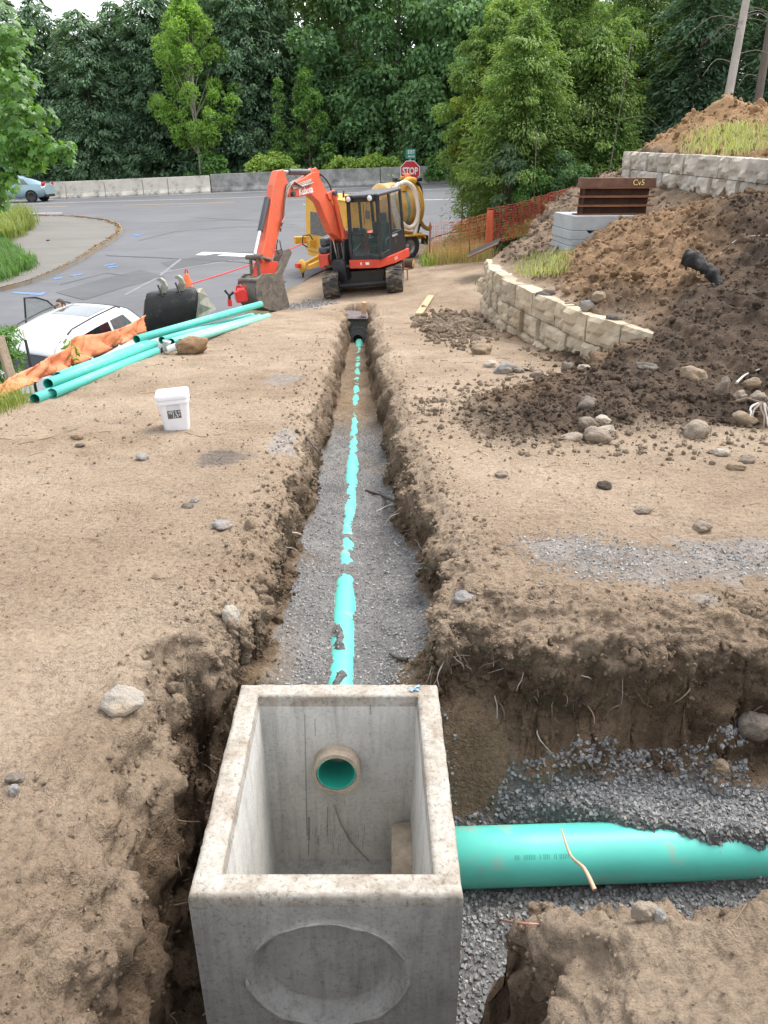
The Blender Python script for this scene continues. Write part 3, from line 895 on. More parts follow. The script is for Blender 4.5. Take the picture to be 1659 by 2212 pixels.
for k in range(9):
    c = Vector((.13 + random.uniform(-.02, .02), 2.655 + random.uniform(-.014, .014), BZ + .0065)) - o_
    paint.box(c, (random.uniform(.01, .03), random.uniform(.004, .012), .001), (0, 0, random.random()))
MAT_BLUEMARK = M('survey_paint', (.22, .34, .44), .9, var=.3, scale=40, bump=0)
paint.build('paint_mark', MAT_BLUEMARK, basin)

def pipe_obj(name, a, b, r, mat, label, cat, wall=.006, n=40, group=None, bell=False, segs=1):
    a, b = Vector(a), Vector(b)
    root = thing(name, label, cat, a, group=group)
    q = (b - a).to_track_quat('Z', 'Y').to_matrix().to_4x4()
    L = (b - a).length
    w = MB(q)
    prof = [(r - wall, 0), (r, 0)] + [(r, L * k / segs) for k in range(1, segs + 1)] + [(r - wall, L)]
    w.lathe(prof, n)
    w.build('pipe_wall', mat, root)
    bo = MB(q)
    bo.lathe([(r - wall, L), (r - wall - .0005, L * .5), (r - wall, 0)], n)
    bo.build('bore', MAT_PVC_IN, root)
    return root
main_pipe = pipe_obj('drain_pipe', (pipe_x(yw - .072), yw - .072, pipe_z(yw - .072)), (pipe_x(16.55), 16.55, pipe_z(16.55)), PIPE_R, MAT_PVC, 'long green drain pipe half buried along the trench floor, opening into the concrete basin', 'pipe', segs=20)
side_pipe = pipe_obj('drain_pipe', (.06, SIDE_Y, SIDE_Z), (3.6, SIDE_Y + .16, SIDE_Z - .03), SIDE_R, MAT_PVC, 'wide green pipe leaving the right side of the concrete basin under grey gravel', 'pipe', segs=6)
MAT_INK = M('pipe_print', (.05, .25, .22), .8, var=.3, scale=30, bump=0)
Mx = basis((.62, -SIDE_R * .62, SIDE_R * .80), (1, .045, -.008), (0, .62, .78))
o = lettering('printed_line', 'III  IIIIIII  I IIII  II IIIIII', .03, MAT_INK, side_pipe, Mx, .0004)
o['kind'] = 'stuff'

# steel-lidded concrete box at the far end of the trench
fb = thing('concrete_vault', 'grey concrete box with round knockout ring at the far end of the trench', 'concrete vault', (-.62, 16.75, -2.15))
T = MB()
def face_ring(mb, cx, cz, y, rings, n=32):
    for (r0, y0), (r1, y1) in zip(rings[:-1], rings[1:]):
        mb._add([(cx + r0 * math.cos(2 * math.pi * k / n), y + y0, cz + r0 * math.sin(2 * math.pi * k / n)) for k in range(n)] +
                [(cx + r1 * math.cos(2 * math.pi * k / n), y + y1, cz + r1 * math.sin(2 * math.pi * k / n)) for k in range(n)],
                [(k, n + k, n + (k + 1) % n, (k + 1) % n) for k in range(n)], False)
T.box((0, .3, .3), (.62, .5, .75))
T.build('box_walls', M('grey_vault_concrete', (.17, .17, .165), .9, var=.2, scale=8, bump=.3), fb, bevel=.01)
T = MB(); face_ring(T, .05, .24, .045, [(.285, 0), (.285, -.03), (.255, -.035), (.25, -.008), (.13, -.02), (.125, -.05), (.105, -.05), (.1, .0)])
T.build('knockout_ring', M('ring_concrete', (.2, .2, .2), .85, var=.2, scale=12, bump=.3), fb)
T = MB(); face_ring(T, .05, .24, .04, [(.1, -.006), (.0005, -.006)])
T.build('hole', M('hole_dark', (.012, .014, .014), .9, bump=0), fb)
pl = MB().box((0, 0, 0), (.62, .62, .02))
p_ = pl.build('steel_plate', M('dull_steel_plate', (.15, .125, .125), .6, .3, var=.35, scale=6, bump=.2), None, bevel=.003)
p_.location = (-.66, 17.0, -1.425); p_.rotation_euler = (R(6), R(1), R(4))
tag(p_, 'dirty steel cover plate lying on the grey vault in the trench', 'steel plate')
bl = thing('wood_block', 'short upright wood block standing on the steel cover plate', 'wood block', (-.44, 16.85, -1.42), (R(2), R(3), R(12)))
MAT_PINE = M('sawn_pine', (.5, .31, .17), .75, var=.25, scale=5, stretch=(12, 12, 1), bump=.1)
MB().box((0, 0, .16), (.085, .13, .26)).build('block', MAT_PINE, bl, bevel=.004)
MB().box((0, -.005, .018), (.1, .15, .035)).build('shim', M('pale_shim', (.5, .49, .5), .7, bump=0), bl)
# ------------------------------------------------------------------ street, main road, kerb, markings, barrier
def asphalt(name, c, patch):
    m, nt, b = new_mat(name)
    tc = nt.nodes.new('ShaderNodeTexCoord')
    n = tex_noise(nt, .35, 6, .6, tc.outputs['Object'])
    r = ramp(nt, [(.3, [v * .86 for v in c]), (.7, [v * 1.14 for v in c])])
    nt.links.new(n.outputs['Fac'], r.inputs['Fac'])
    n2 = tex_noise(nt, 1.2, 6, .7, tc.outputs['Object'], stretch=(.15, 1.6, 1))
    r2 = ramp(nt, [(.35, (.82, .82, .83)), (.6, (1.05, 1.05, 1.05))])
    nt.links.new(n2.outputs['Fac'], r2.inputs['Fac'])
    mm = mix_node(nt, 'MULTIPLY'); mm.inputs[0].default_value = .8
    nt.links.new(r.outputs['Color'], mm.inputs[6]); nt.links.new(r2.outputs['Color'], mm.inputs[7])
    n3 = tex_noise(nt, 90, 3, .7, tc.outputs['Object'])
    r3 = ramp(nt, [(.3, (.8, .8, .8)), (.7, (1.2, 1.2, 1.2))])
    nt.links.new(n3.outputs['Fac'], r3.inputs['Fac'])
    m2 = mix_node(nt, 'MULTIPLY'); m2.inputs[0].default_value = 1
    nt.links.new(mm.outputs[2], m2.inputs[6]); nt.links.new(r3.outputs['Color'], m2.inputs[7])
    n4 = tex_noise(nt, .8, 7, .7, tc.outputs['Object'])
    r4 = ramp(nt, [(.56, (0, 0, 0)), (.72, (.5, .5, .5))])
    nt.links.new(n4.outputs['Fac'], r4.inputs['Fac'])
    m3 = mix_node(nt); nt.links.new(r4.outputs['Color'], m3.inputs[0])
    nt.links.new(m2.outputs[2], m3.inputs[6]); m3.inputs[7].default_value = rgba(patch)
    nt.links.new(m3.outputs[2], b.inputs['Base Color'])
    b.inputs['Roughness'].default_value = .72
    b.inputs['Specular IOR Level'].default_value = .5
    return m
MAT_ROAD = asphalt('worn_asphalt', (.105, .106, .112), (.14, .137, .13))
MAT_SIDE = asphalt('old_pavement', (.135, .125, .108), (.20, .18, .145))
MAT_WHITE = M('road_white', (.72, .72, .70), .7, var=.15, scale=3, bump=.1, dirt=((.25, .25, .25), 4, .55, .7))
MAT_YELLOW = M('road_yellow', (.62, .36, .10), .7, var=.2, scale=3, bump=.1, dirt=((.3, .27, .22), 4, .52, .7))
def street_z(X, Y): return float(STREET(np.array([X]), np.array([Y]))[0])
def sheet(name, X, Y, dz, mat, keep=None):
    Z = STREET(X, Y) + dz
    i = np.arange(X.size).reshape(X.shape)
    f = np.stack([i[:-1, :-1], i[:-1, 1:], i[1:, 1:], i[1:, :-1]], -1)
    if keep is not None:
        f = f[keep]
    return np_mesh(name, np.stack([X, Y, Z], -1).reshape(-1, 3), f.reshape(-1, 4), mat, True)
# one asphalt sheet takes in the main road and the side street that climbs to it
sx, sy = np.meshgrid(np.r_[-150, -110, -80, np.linspace(-60, 45, 141), 60, 90, 130], np.linspace(36.2, 55.6, 34))
road = sheet('road', sx, sy, 0.0, MAT_ROAD)
yy = np.linspace(4, 36.6, 110)
x0_ = np.interp(yy, [4, 12, 20, 23, 27, 31, 34, 36.6], [-12, -14, -15, -15, -15, -16, -17, -18])
x1_ = np.where(yy < 23, pad_edge(yy) - .25, np.interp(yy, [23, 24, 26.5, 29, 32, 34.5, 36.6], [float(pad_edge(23)) - .25, -2.1, -1.2, .6, 2.2, 5, 10.5]))
uu = np.linspace(0, 1, 90)[None, :]
side_o = sheet('side_street', x0_[:, None] + (x1_ - x0_)[:, None] * uu, np.broadcast_to(yy[:, None], (110, 90)), -.004, MAT_ROAD)
structure(side_o)
structure(road)
def strip(path, w, mat, dz=.006, name='lane_line', parent=None):
    mb = MB()
    pts = [Vector((a, b, 0)) for a, b in path]
    # follow the road's lie by short steps
    fine = []
    for a, b in zip(pts[:-1], pts[1:]):
        k = max(1, int((b - a).length / .8))
        fine += [a.lerp(b, i / k) for i in range(k)]
    fine.append(pts[-1])
    L, Rr = [], []
    for i, p in enumerate(fine):
        t = (fine[min(i + 1, len(fine) - 1)] - fine[max(i - 1, 0)]).normalized()
        n = Vector((-t.y, t.x, 0)) * w / 2
        for lst, q in ((L, p + n), (Rr, p - n)):
            lst.append(Vector((q.x, q.y, street_z(q.x, q.y) + dz)))
    mb.grid([L, Rr], smooth_=False)
    o = mb.build(name, mat, road)
    return o
strip([(-60, 40.4), (-15.8, 40.4)], .14, MAT_WHITE)
strip([(-4, 41.0), (45, 41.2)], .14, MAT_WHITE)
for x0 in range(-50, 40, 9):
    strip([(x0, 44.4), (x0 + 6.0, 44.45)], .13, MAT_YELLOW)
strip([(-60, 47.9), (45, 49.2)], .13, MAT_WHITE)
strip([(-60, 53.3), (45, 54.2)], .12, MAT_WHITE)
sb = [at(430, 541, 28.3), at(548, 549, 27.6)]
strip([(sb[0].x, sb[0].y), (sb[1].x, sb[1].y)], .5, MAT_WHITE, name='stop_bar')
# locating paint and sealed joints on the side street
MAT_BLUE = M('blue_spray', (.10, .24, .52), .8, var=.3, scale=20, bump=0, dirt=((.125, .125, .13), 9, .42, .6))
MAT_SEAL = M('joint_sealer', (.045, .045, .047), .6, var=.2, bump=0)
MAT_PALE = M('faint_line', (.19, .19, .2), .8, var=.2, bump=0)
def on_street(x, y):
    d = ray(x, y)
    t0, t1 = 2.0, 120.0
    for _ in range(60):
        tm = (t0 + t1) / 2
        p = EYE + d * tm
        if p.z > street_z(p.x, p.y): t0 = tm
        else: t1 = tm
    return EYE + d * t1
def path_on(*pts):
    return [(p.x, p.y) for p in (on_street(*q) for q in pts)]
for pts in (((288, 508), (312, 505)), ((282, 511), (306, 509)), ((225, 574), (250, 570)), ((232, 578), (254, 575)), ((116, 603), (134, 600)), ((28, 632), (60, 634), (92, 636)), ((84, 638), (100, 631)), ((150, 596), (178, 592))):
    strip(path_on(*pts), .16, MAT_BLUE, .005, 'blue_mark')
strip(path_on((230, 552), (330, 556), (420, 561), (520, 566), (560, 572)), .07, MAT_SEAL, .004, 'sealed_joint')
strip(path_on((345, 590), (420, 575), (500, 563)), .1, MAT_PALE, .003, 'faint_line')
strip(path_on((270, 637), (340, 600), (390, 560)), .1, MAT_PALE, .003, 'faint_line')
MAT_PATCH = asphalt('newer_asphalt', (.075, .076, .08), (.10, .1, .1))
strip(path_on((360, 575), (470, 556), (560, 549)), 1.3, MAT_PATCH, .003, 'asphalt_patch')
strip(path_on((150, 640), (250, 610), (330, 590)), 1.6, MAT_PATCH, .003, 'asphalt_patch')
for pts in (((300, 520), (380, 500), (520, 490), (650, 492)), ((420, 470), (560, 478), (640, 486)), ((130, 615), (230, 590), (300, 600))):
    strip(path_on(*pts), .035, MAT_SEAL, .005, 'crack')
# the traffic island: raised old pavement with a rounded nose
isl = [(90, 470), (150, 471), (195, 475), (232, 480), (258, 489), (266, 500), (258, 513), (235, 528), (205, 545), (170, 568), (120, 592), (70, 612), (10, 628), (-60, 640), (-160, 640), (-160, 560), (-120, 500), (0, 471)]
ip = path_on(*isl)
mb = MB()
top = [Vector((a, b, street_z(a, b) + .12)) for a, b in ip]
bot = [Vector((a, b, street_z(a, b) - .1)) for a, b in ip]
n = len(ip)
cx_, cy_ = sum(p.x for p in top) / n, sum(p.y for p in top) / n
rings = []
for k in (1.0, .965, .93, .7, .4, .02):
    rings.append([Vector((cx_ + (p.x - cx_) * k, cy_ + (p.y - cy_) * k, street_z(cx_ + (p.x - cx_) * k, cy_ + (p.y - cy_) * k) + .12)) for p in top])
vs = [p for r_ in rings for p in r_]
mb._add(vs, [(i * n + k, i * n + (k + 1) % n, (i + 1) * n + (k + 1) % n, (i + 1) * n + k) for i in range(5) for k in range(n)], True)
isl_o = mb.build('pavement', MAT_SIDE)
structure(isl_o)
mb = MB()
mb._add(top + bot, [(k, (k + 1) % n, n + (k + 1) % n, n + k) for k in range(n)], False)
kw = [Vector((cx_ + (p.x - cx_) * .965, cy_ + (p.y - cy_) * .965, p.z + .015)) for p in top]
tp = [p + Vector((0, 0, .015)) for p in top]
mb._add(tp + kw, [(k, n + k, n + (k + 1) % n, (k + 1) % n) for k in range(n)], False)
structure(mb.build('kerb', M('kerb_concrete', (.24, .225, .195), .9, var=.25, scale=3, bump=.3, dirt=((.28, .19, .10), 2, .46, .62))))
rngl = np.random.default_rng(5)
lp = np.array([(p.x, p.y, p.z) for p in top]); nl = 1500
ka = rngl.integers(0, len(lp), nl); ta = rngl.random((nl, 1))
Cl = lp[ka] * (1 - ta) + lp[(ka + 1) % len(lp)] * ta
cen = np.array([cx_, cy_, 0]); pull = 1 - np.abs(rngl.normal(0, .035, (nl, 1))) - .01
Cl[:, :2] = cen[:2] + (Cl[:, :2] - cen[:2]) * pull; Cl[:, 2] += .012
LITTER = (Cl, rngl)
# barrier of concrete segments along the far side of the main road
MAT_BAR_L = M('pale_barrier', (.56, .52, .44), .9, var=.18, scale=1.2, bump=.3, dirt=((.12, .12, .11), 1.6, .52, .72))
MAT_BAR_D = M('stained_barrier', (.33, .32, .30), .9, var=.22, scale=1.0, bump=.3, dirt=((.10, .10, .095), 1.3, .42, .7))
def jersey(x0, x1, yb0, yb1, h, mat, lbl):
    p0, p1 = Vector((x0, yb0, street_z(x0, yb0))), Vector((x1, yb1, street_z(x1, yb1)))
    o = thing('concrete_barrier', lbl, 'barrier', p0, group='concrete barrier segments along the far road edge')
    d = p1 - p0
    Mx = basis((0, 0, 0), d, (0, 1, 0) if False else Vector((0, 0, 1)).cross(d))
    L = d.length - .04
    prof = [(-.30, -.1), (-.30, .08), (-.17, .30), (-.09, h), (.09, h), (.17, .30), (.30, .08), (.30, -.1)]
    mb = MB(Mx)
    # keep the ends plumb
    mb.prism(prof, .02, .02 + L, 0)
    mb.build('segment', mat, o, bevel=.02)
    for q in (.3, .7):
        MB(Mx).box((L * q, .2, .05), (.3, .26, .07)).build('drain_slot', MAT_SLOT, o)
    return o
MAT_SLOT = M('slot_dark', (.03, .03, .03), .9, bump=0)
def bar_x(px_): return at(px_, 420, 54.9).x
bx_l = [-40, -120, 147 - 83, 147, 231, 313, 367, 457]
bx_l = [-190, -20, 64, 147, 231, 313, 367, 457]
prev = None
for k, (a, b) in enumerate(zip(bx_l[:-1], bx_l[1:])):
    where = ['hidden behind the pale blue car', 'hidden behind the pale blue car', 'mostly behind the pale blue car', 'just right of the pale blue car', 'second to the right of the pale blue car', 'third to the right of the pale blue car, a short one', 'fourth to the right of the pale blue car', 'last pale one before the grey stained barrier']
    lbl = 'pale concrete road barrier segment, ' + ['beyond the car at the road edge', 'half hidden behind the pale blue car', 'first one right of the pale blue car', 'second one right of the pale blue car', 'a short one, third from the car', 'a short one, fourth from the car', 'last before the grey stained barrier'][k]
    jersey(bar_x(a), bar_x(b), 54.8, 54.85, 1.02, MAT_BAR_L, lbl)
dk = [(457, 640), (640, 822), (822, 1010)]
lb = ['grey stained barrier segment behind the excavator boom', 'grey stained barrier segment left of the vertical joint near the stop sign', 'grey stained barrier segment behind the stop sign, ending in brambles']
for (a, b), l_ in zip(dk, lb):
    jersey(bar_x(a), bar_x(b), 55.1 + (a - 457) * .0022, 55.1 + (b - 457) * .0022, 1.08, MAT_BAR_D, l_)
# ------------------------------------------------------------------ stone retaining walls
MAT_STONE_LOW = M('cream_stone', (.40, .335, .245), .9, var=.22, scale=2.2, bump=.7, bscale=14, rand=.16, dirt=((.30, .225, .14), 1.7, .48, .68))
MAT_STONE_HI = M('grey_stone', (.42, .385, .33), .9, var=.22, scale=2.2, bump=.7, bscale=14, rand=.16, dirt=((.25, .2, .14), 1.9, .5, .7))
def polypoint(pl, s):
    for (a, b) in zip(pl[:-1], pl[1:]):
        L = math.hypot(b[0] - a[0], b[1] - a[1])
        if s <= L or b == pl[-1]:
            t = s / L
            return Vector((a[0] + (b[0] - a[0]) * t, a[1] + (b[1] - a[1]) * t, 0)), Vector((b[0] - a[0], b[1] - a[1], 0)).normalized()
        s -= L
def stone_wall(name, label, pl, ztop, courses, mean, mat, seed, setback=.04):
    rnd = random.Random(seed)
    root = thing(name, label, 'retaining wall', (pl[0][0], pl[0][1], ztop(0) - sum(courses)))
    O = Vector(root.location)
    total = sum(math.hypot(b[0] - a[0], b[1] - a[1]) for a, b in zip(pl[:-1], pl[1:]))
    z = 0.0
    for ci, h in enumerate(courses):
        s = -rnd.random() * mean * .5
        while s < total:
            w = mean * rnd.uniform(.6, 1.5)
            e = min(s + w, total)
            a0 = max(s, 0)
            if e - a0 > .08:
                NXs, NZs = 9, 6
                g = .008
                proud = rnd.uniform(-.03, .05)
                tilt = rnd.uniform(-.05, .05)
                front = []
                split = rnd.uniform(.3, .7)
                for j in range(NZs + 1):
                    row = []
                    for i in range(NXs + 1):
                        u, v = i / NXs, j / NZs
                        p, t = polypoint(pl, a0 + g + (e - a0 - 2 * g) * u)
                        nrm = Vector((-t.y, t.x, 0))          # towards the low side
                        zz = ztop(a0 + (e - a0) * u) - z - .006 - (h - .012) * v
                        edge = min(min(u, 1 - u) * NXs, min(v, 1 - v) * NZs, 1)
                        q = np.array([p.x * 3.1 + seed, p.y * 3.1 + ci, zz * 4.0])
                        bul = float(vnoise(q[0:1], q[1:2], q[2:3], seed)[0]) * .05 + float(vnoise(q[0:1] * 3, q[1:2] * 3, q[2:3] * 3, seed + 2)[0]) * .025
                        step = .028 if (u > split) ^ (v > .5) else 0
                        row.append(p + nrm * (setback * (len(courses) - ci) * 0 + .07 + proud + tilt * (u - .5) + (bul * .5 + step) * edge + .012 * min(edge, .5)) + Vector((rnd.uniform(-.006, .006), rnd.uniform(-.006, .006), zz + rnd.uniform(-.006, .006))) - O)
                    front.append(row)
                mb = MB()
                mb.grid(front, smooth_=False)
                back = [[q - (front[0][-1] - front[0][0]).normalized().cross(Vector((0, 0, 1))) * -.0 for q in r_] for r_ in front]
                p0, t0 = polypoint(pl, (a0 + e) / 2); n0 = Vector((-t0.y, t0.x, 0))
                per = front[0] + [r_[-1] for r_ in front[1:]] + front[-1][-2::-1] + [r_[0] for r_ in front[-2:0:-1]]
                bk = []
                for q in per:
                    # project to a plane 0.2 behind the line
                    d_ = (q + O - p0).dot(n0)
                    bk.append(q - n0 * (d_ + .18))
                m_ = len(per)
                mb._add(per + bk, [(k, m_ + k, m_ + (k + 1) % m_, (k + 1) % m_) for k in range(m_)], False)
                mb.build('stone', mat, root)
            s += w
        z += h
    return root
lowtop = lambda s: -.10 + .0 * s
stone_wall('retaining_wall', 'low curving cream stone retaining wall half buried by the dark soil pile', [(3.14, 8.70)] + LOWWALL[1:], lowtop, [.34, .30, .27, .24], .52, MAT_STONE_LOW, 21)
def hitop(s):
    p, t = polypoint(HIWALL, max(0, min(s, 9)))
    return float(np.interp(p.y, [9.6, 11, 12.5, 14.5, 16, 18], [1.58, 1.62, 1.67, 1.73, 1.76, 1.80]))
stone_wall('retaining_wall', 'upper pale grey stone retaining wall under the orange soil heap and grass', HIWALL, hitop, [.33, .29, .27, .26], .5, MAT_STONE_HI, 33)

# grey concrete slabs with rusty steel beams stacked on top
MAT_SLAB = M('new_grey_concrete', (.34, .36, .365), .85, var=.12, scale=4, bump=.25, dirt=((.24, .25, .25), 14, .6, .68))
A_ = at(1230, 545, 14.0)
zs = A_.z - .02
gdir = Vector((1, .10, 0)).normalized(); gbk = Vector((-.10, 1, 0))
labels_s = ['thin grey concrete slab, bottom of the stack under the rusty beams', 'grey concrete slab second from the bottom under the rusty beams', 'grey concrete slab with two notches under its top neighbour', 'thick grey concrete slab on top of its stack, right below the rusty beams']
z0 = zs
for k, (h, l_) in enumerate(zip((.12, .10, .15, .24), labels_s)):
    o = thing('concrete_slab', l_, 'concrete slab', (A_.x + .02 * (k % 2), A_.y + .01 * k, z0), (0, 0, math.atan2(gdir.y, gdir.x)), 'grey slabs stacked on the bank')
    mb = MB()
    if k == 2:
        prof = [(0, 0), (1.5, 0), (1.5, h - .004), (.98, h - .004), (.94, h - .05), (.88, h - .05), (.84, h - .004), (.42, h - .004), (.38, h - .05), (.32, h - .05), (.28, h - .004), (0, h - .004)]
        mb.prism(prof, 0, 1.1, 1)
    else:
        mb.box((.75, .55, h / 2 - .002), (1.5, 1.1, h - .006))
    mb.build('slab', MAT_SLAB, o, bevel=.008)
    z0 += h
MAT_RUST = M('rusty_steel', (.22, .095, .045), .85, .2, var=.4, scale=5, bump=.3, dirt=((.36, .16, .075), 3, .48, .7))
MAT_RUSTDK = M('dark_rusty_steel', (.075, .04, .028), .85, .2, var=.35, scale=4, bump=.3, dirt=((.2, .09, .05), 5, .58, .75))
MAT_CHALK = M('yellow_crayon', (.75, .58, .22), .8, var=.2, scale=20, bump=0)
B0 = Vector((A_.x + .14, A_.y + .25, z0 + .0))
lab = ['lowest rusty steel beam resting on the grey slabs', 'second rusty steel beam from the bottom of the stack', 'third rusty steel beam from the bottom of the stack', 'top rusty steel beam with yellow writing on its face']
for k in range(4):
    H = .145
    b_ = thing('steel_beam', lab[k], 'steel beam', B0 + Vector((.012 * k, .02 * k, k * H)), (0, 0, math.atan2(gdir.y, gdir.x)), 'rusty beams stacked on the slabs')
    if k < 3:
        MB().box((.66, .14, .007), (1.36, .28, .013)).box((.66, .14, H - .008), (1.36, .28, .013)).build('flanges', MAT_RUST, b_)
        MB().box((.66, .16, H / 2), (1.24, .02, H - .03)).box((.08, .15, H / 2), (.014, .24, H - .03)).build('web', MAT_RUSTDK, b_)
    else:
        MB().box((.66, .12, .075), (1.30, .26, .15)).build('beam', M('brown_rust', (.15, .075, .05), .85, .2, var=.35, scale=5, bump=.3), b_, bevel=.004)
        lettering('lettering', 'Cv5', .13, MAT_CHALK, b_, basis((1.0, -.013, .075), (1, 0, 0), (0, 0, 1)), .0006)
# ------------------------------------------------------------------ the orange excavator
MAT_ORANGE = M('excavator_orange', (.70, .12, .055), .42, var=.12, scale=3, bump=.04, coat=.25, dirt=((.26, .14, .09), 4, .55, .74))
MAT_ORANGE_RED = M('excavator_shade_paint', (.62, .07, .035), .42, var=.15, scale=3, bump=.05, dirt=((.30, .13, .07), 4, .6, .8))
MAT_BLACK = M('machine_black', (.022, .023, .025), .4, var=.3, scale=5, bump=.06, dirt=((.11, .095, .075), 5, .58, .75))
MAT_GREY = M('machine_grey', (.06, .063, .07), .45, var=.2, scale=4, bump=.05, dirt=((.16, .14, .11), 6, .6, .75))
MAT_RUBBER = M('track_rubber', (.045, .043, .04), .9, var=.3, scale=6, bump=.3, dirt=((.24, .185, .125), 3.2, .46, .62))
MAT_DIRTYSTEEL = M('muddy_steel', (.15, .125, .10), .75, .2, var=.4, scale=5, bump=.4, dirt=((.07, .065, .06), 4, .5, .65), stretch=(1, 1, 3))
MAT_HOSE = M('hydraulic_hose', (.035, .035, .037), .5, var=.2, bump=0)
MAT_HOSE_P = M('dusty_hose', (.30, .24, .21), .6, var=.3, scale=9, bump=.1)
MAT_CHROME = M('chrome_rod', (.75, .76, .78), .15, .9, var=.05, bump=0)
MAT_CABGLASS = glass_mat('cab_glass', (.07, .12, .115), .36)
MAT_LAMP = M('lamp_glass', (.8, .8, .78), .15, var=.1, bump=0, coat=.5)
MAT_SEAT = M('seat_vinyl', (.02, .022, .025), .6, var=.2, bump=.1)
MAT_DECAL = M('decal_white', (.8, .8, .8), .5, var=.06, bump=0)

EXX, EXY = -.45, 20.3
EXZ = float(pad(np.array([EXX]), np.array([EXY - 1.0]))[0]) + .01
TILT = -R(5.2)
ex = thing('excavator', 'orange tracked excavator with black cab parked at the head of the trench', 'excavator', (EXX, EXY, EXZ), (R(2.0), TILT, 0))
EM = rootM(ex)
UY = Matrix.Rotation(R(178), 4, 'Z')
HYAW = R(154.2)
HY = Matrix.Rotation(HYAW, 4, 'Z')
HM = EM @ HY                                   # house frame in the world
# crawler
for s, lbl in ((1, None), (-1, None)):
    T = UY @ Matrix.Translation((s * .77, 0, 0))
    path = []
    rr = .285
    for k in range(13):
        a = -math.pi / 2 + math.pi * k / 12
        path.append((1.0 + math.cos(a) * rr, .30 + math.sin(a) * rr))
    for k in range(13):
        a = math.pi / 2 + math.pi * k / 12
        path.append((-1.0 + math.cos(a) * rr, .30 + math.sin(a) * rr))
    mb = MB(T)
    n = len(path)
    w = .19
    vs = [(-w, a, b) for a, b in path] + [(w, a, b) for a, b in path] + [(-w, a * .965, .30 + (b - .30) * .82) for a, b in path] + [(w, a * .965, .30 + (b - .30) * .82) for a, b in path]
    fs = []
    for k in range(n):
        k2 = (k + 1) % n
        fs += [(k, n + k, n + k2, k2), (2 * n + k, 2 * n + k2, 3 * n + k2, 3 * n + k), (k, k2, 2 * n + k2, 2 * n + k), (n + k, 3 * n + k, 3 * n + k2, n + k2)]
    mb._add(vs, fs, False)
    tr = mb.build('track', MAT_RUBBER, ex)
    # tread lugs all round, two staggered rows with a centre split
    per = 0
    seg = []
    for k in range(n):
        a, b = Vector(path[k]), Vector(path[(k + 1) % n])
        seg.append((a, b, (b - a).length))
    tot = sum(q[2] for q in seg)
    NL = 44
    for q in range(NL):
        for side in (-1, 1):
            sN = (q + (.5 if side > 0 else 0)) / NL * tot
            for a, b, L in seg:
                if sN <= L: break
                sN -= L
            p = a.lerp(b, sN / L); t = (b - a).normalized(); nn = Vector((t.y, -t.x))
            lug = MB(T)
            c = Vector((side * .095, p.x, p.y)); tx = Vector((0, t.x, t.y)); nx = Vector((0, nn.x, nn.y))
            hw, hl, hh = .082, .026, .022
            v8 = []
            for zz, k_ in ((-.005, 1), (hh, .8)):
                for ax, ay in ((-1, -1), (1, -1), (1, 1), (-1, 1)):
                    v8.append(c + Vector((ax * hw, 0, 0)) + tx * (ay * hl * k_ + (ax * side) * -.022) + nx * zz)
            lug._add(v8, [(0, 3, 2, 1), (4, 5, 6, 7), (0, 1, 5, 4), (1, 2, 6, 5), (2, 3, 7, 6), (3, 0, 4, 7)])
            lug.build('tread_lug', MAT_RUBBER, tr)
    mb = MB(T)
    for yy, r_ in ((1.0, .2), (-1.0, .2)):
        mb.tube([(-.12, yy, .30), (.12, yy, .30)], r_, 18)
    for yy in (-.6, -.2, .2, .6):
        mb.tube([(-.12, yy, .17), (.12, yy, .17)], .09, 12)
    mb.box((0, 0, .30), (.2, 1.7, .16))
    mb.build('rollers', MAT_BLACK, ex)
MB(UY).box((0, 0, .42), (1.2, 1.1, .22)).box((0, .62, .38), (1.18, .12, .30)).prism([(-.56, .55), (.56, .55), (.5, .30), (.56, .16), (-.56, .16), (-.5, .30)], .66, .72, 1).build('undercarriage', MAT_BLACK, ex, bevel=.015)
MB(UY).prism([(.2, .15), (.2, .2), (.55, .28), (.55, .22)], -.6, .6, 0, Matrix.Translation((0, .25, 0))).build('lower_flange', MAT_GREY, ex)
# blade raised behind
MB(UY).prism([(-1.55, .12), (-1.50, .12), (-1.46, .30), (-1.50, .55), (-1.55, .55), (-1.52, .30)], -.98, .98, 0).box((.35, -1.2, .34), (.1, .6, .12)).box((-.35, -1.2, .34), (.1, .6, .12)).build('dozer_blade', MAT_ORANGE_RED, ex, bevel=.008)
MB(HY).tube([(0, 0, .5), (0, 0, .66)], .42, 28).build('slew_ring', MAT_BLACK, ex)
# house: deck skirt, engine cover, tank cover
mb = MB(HY)
sk = [(-1.0, -.55), (-1.02, .35), (-.9, .95), (-.16, 1.0), (.05, .98), (.42, 1.0), (.72, .95), (.88, .55), (.9, -.6), (.6, -1.0), (-.6, -1.0)]
mb.prism(sk, .68, .74, 2)
mb.build('deck', MAT_BLACK, ex, bevel=.01)
mb = MB(HY).prism([(-1.03, -.55), (-1.05, .37), (-.92, .98), (-.14, 1.02), (-.14, .9), (-.9, .86), (-.95, .3), (-.95, -.55)], .66, .86, 2)
mb.build('side_skirt', MAT_ORANGE_RED, ex, bevel=.012)
mb = MB(HY).prism([(.46, .98), (.74, .96), (.90, .56), (.92, -.6), (.5, -.6), (.46, .3)], .66, 1.0, 2)
mb.build('tank_skirt', MAT_ORANGE_RED, ex, bevel=.03)
mb = MB(HY).prism([(.48, .96), (.73, .93), (.88, .55), (.9, -.6), (.5, -.6)], 1.004, 1.16, 2).prism([(.5, .90), (.70, .88), (.82, .52), (.84, -.6), (.52, -.6)], 1.16, 1.36, 2)
mb.build('tank_cover', MAT_GREY, ex, bevel=.05)
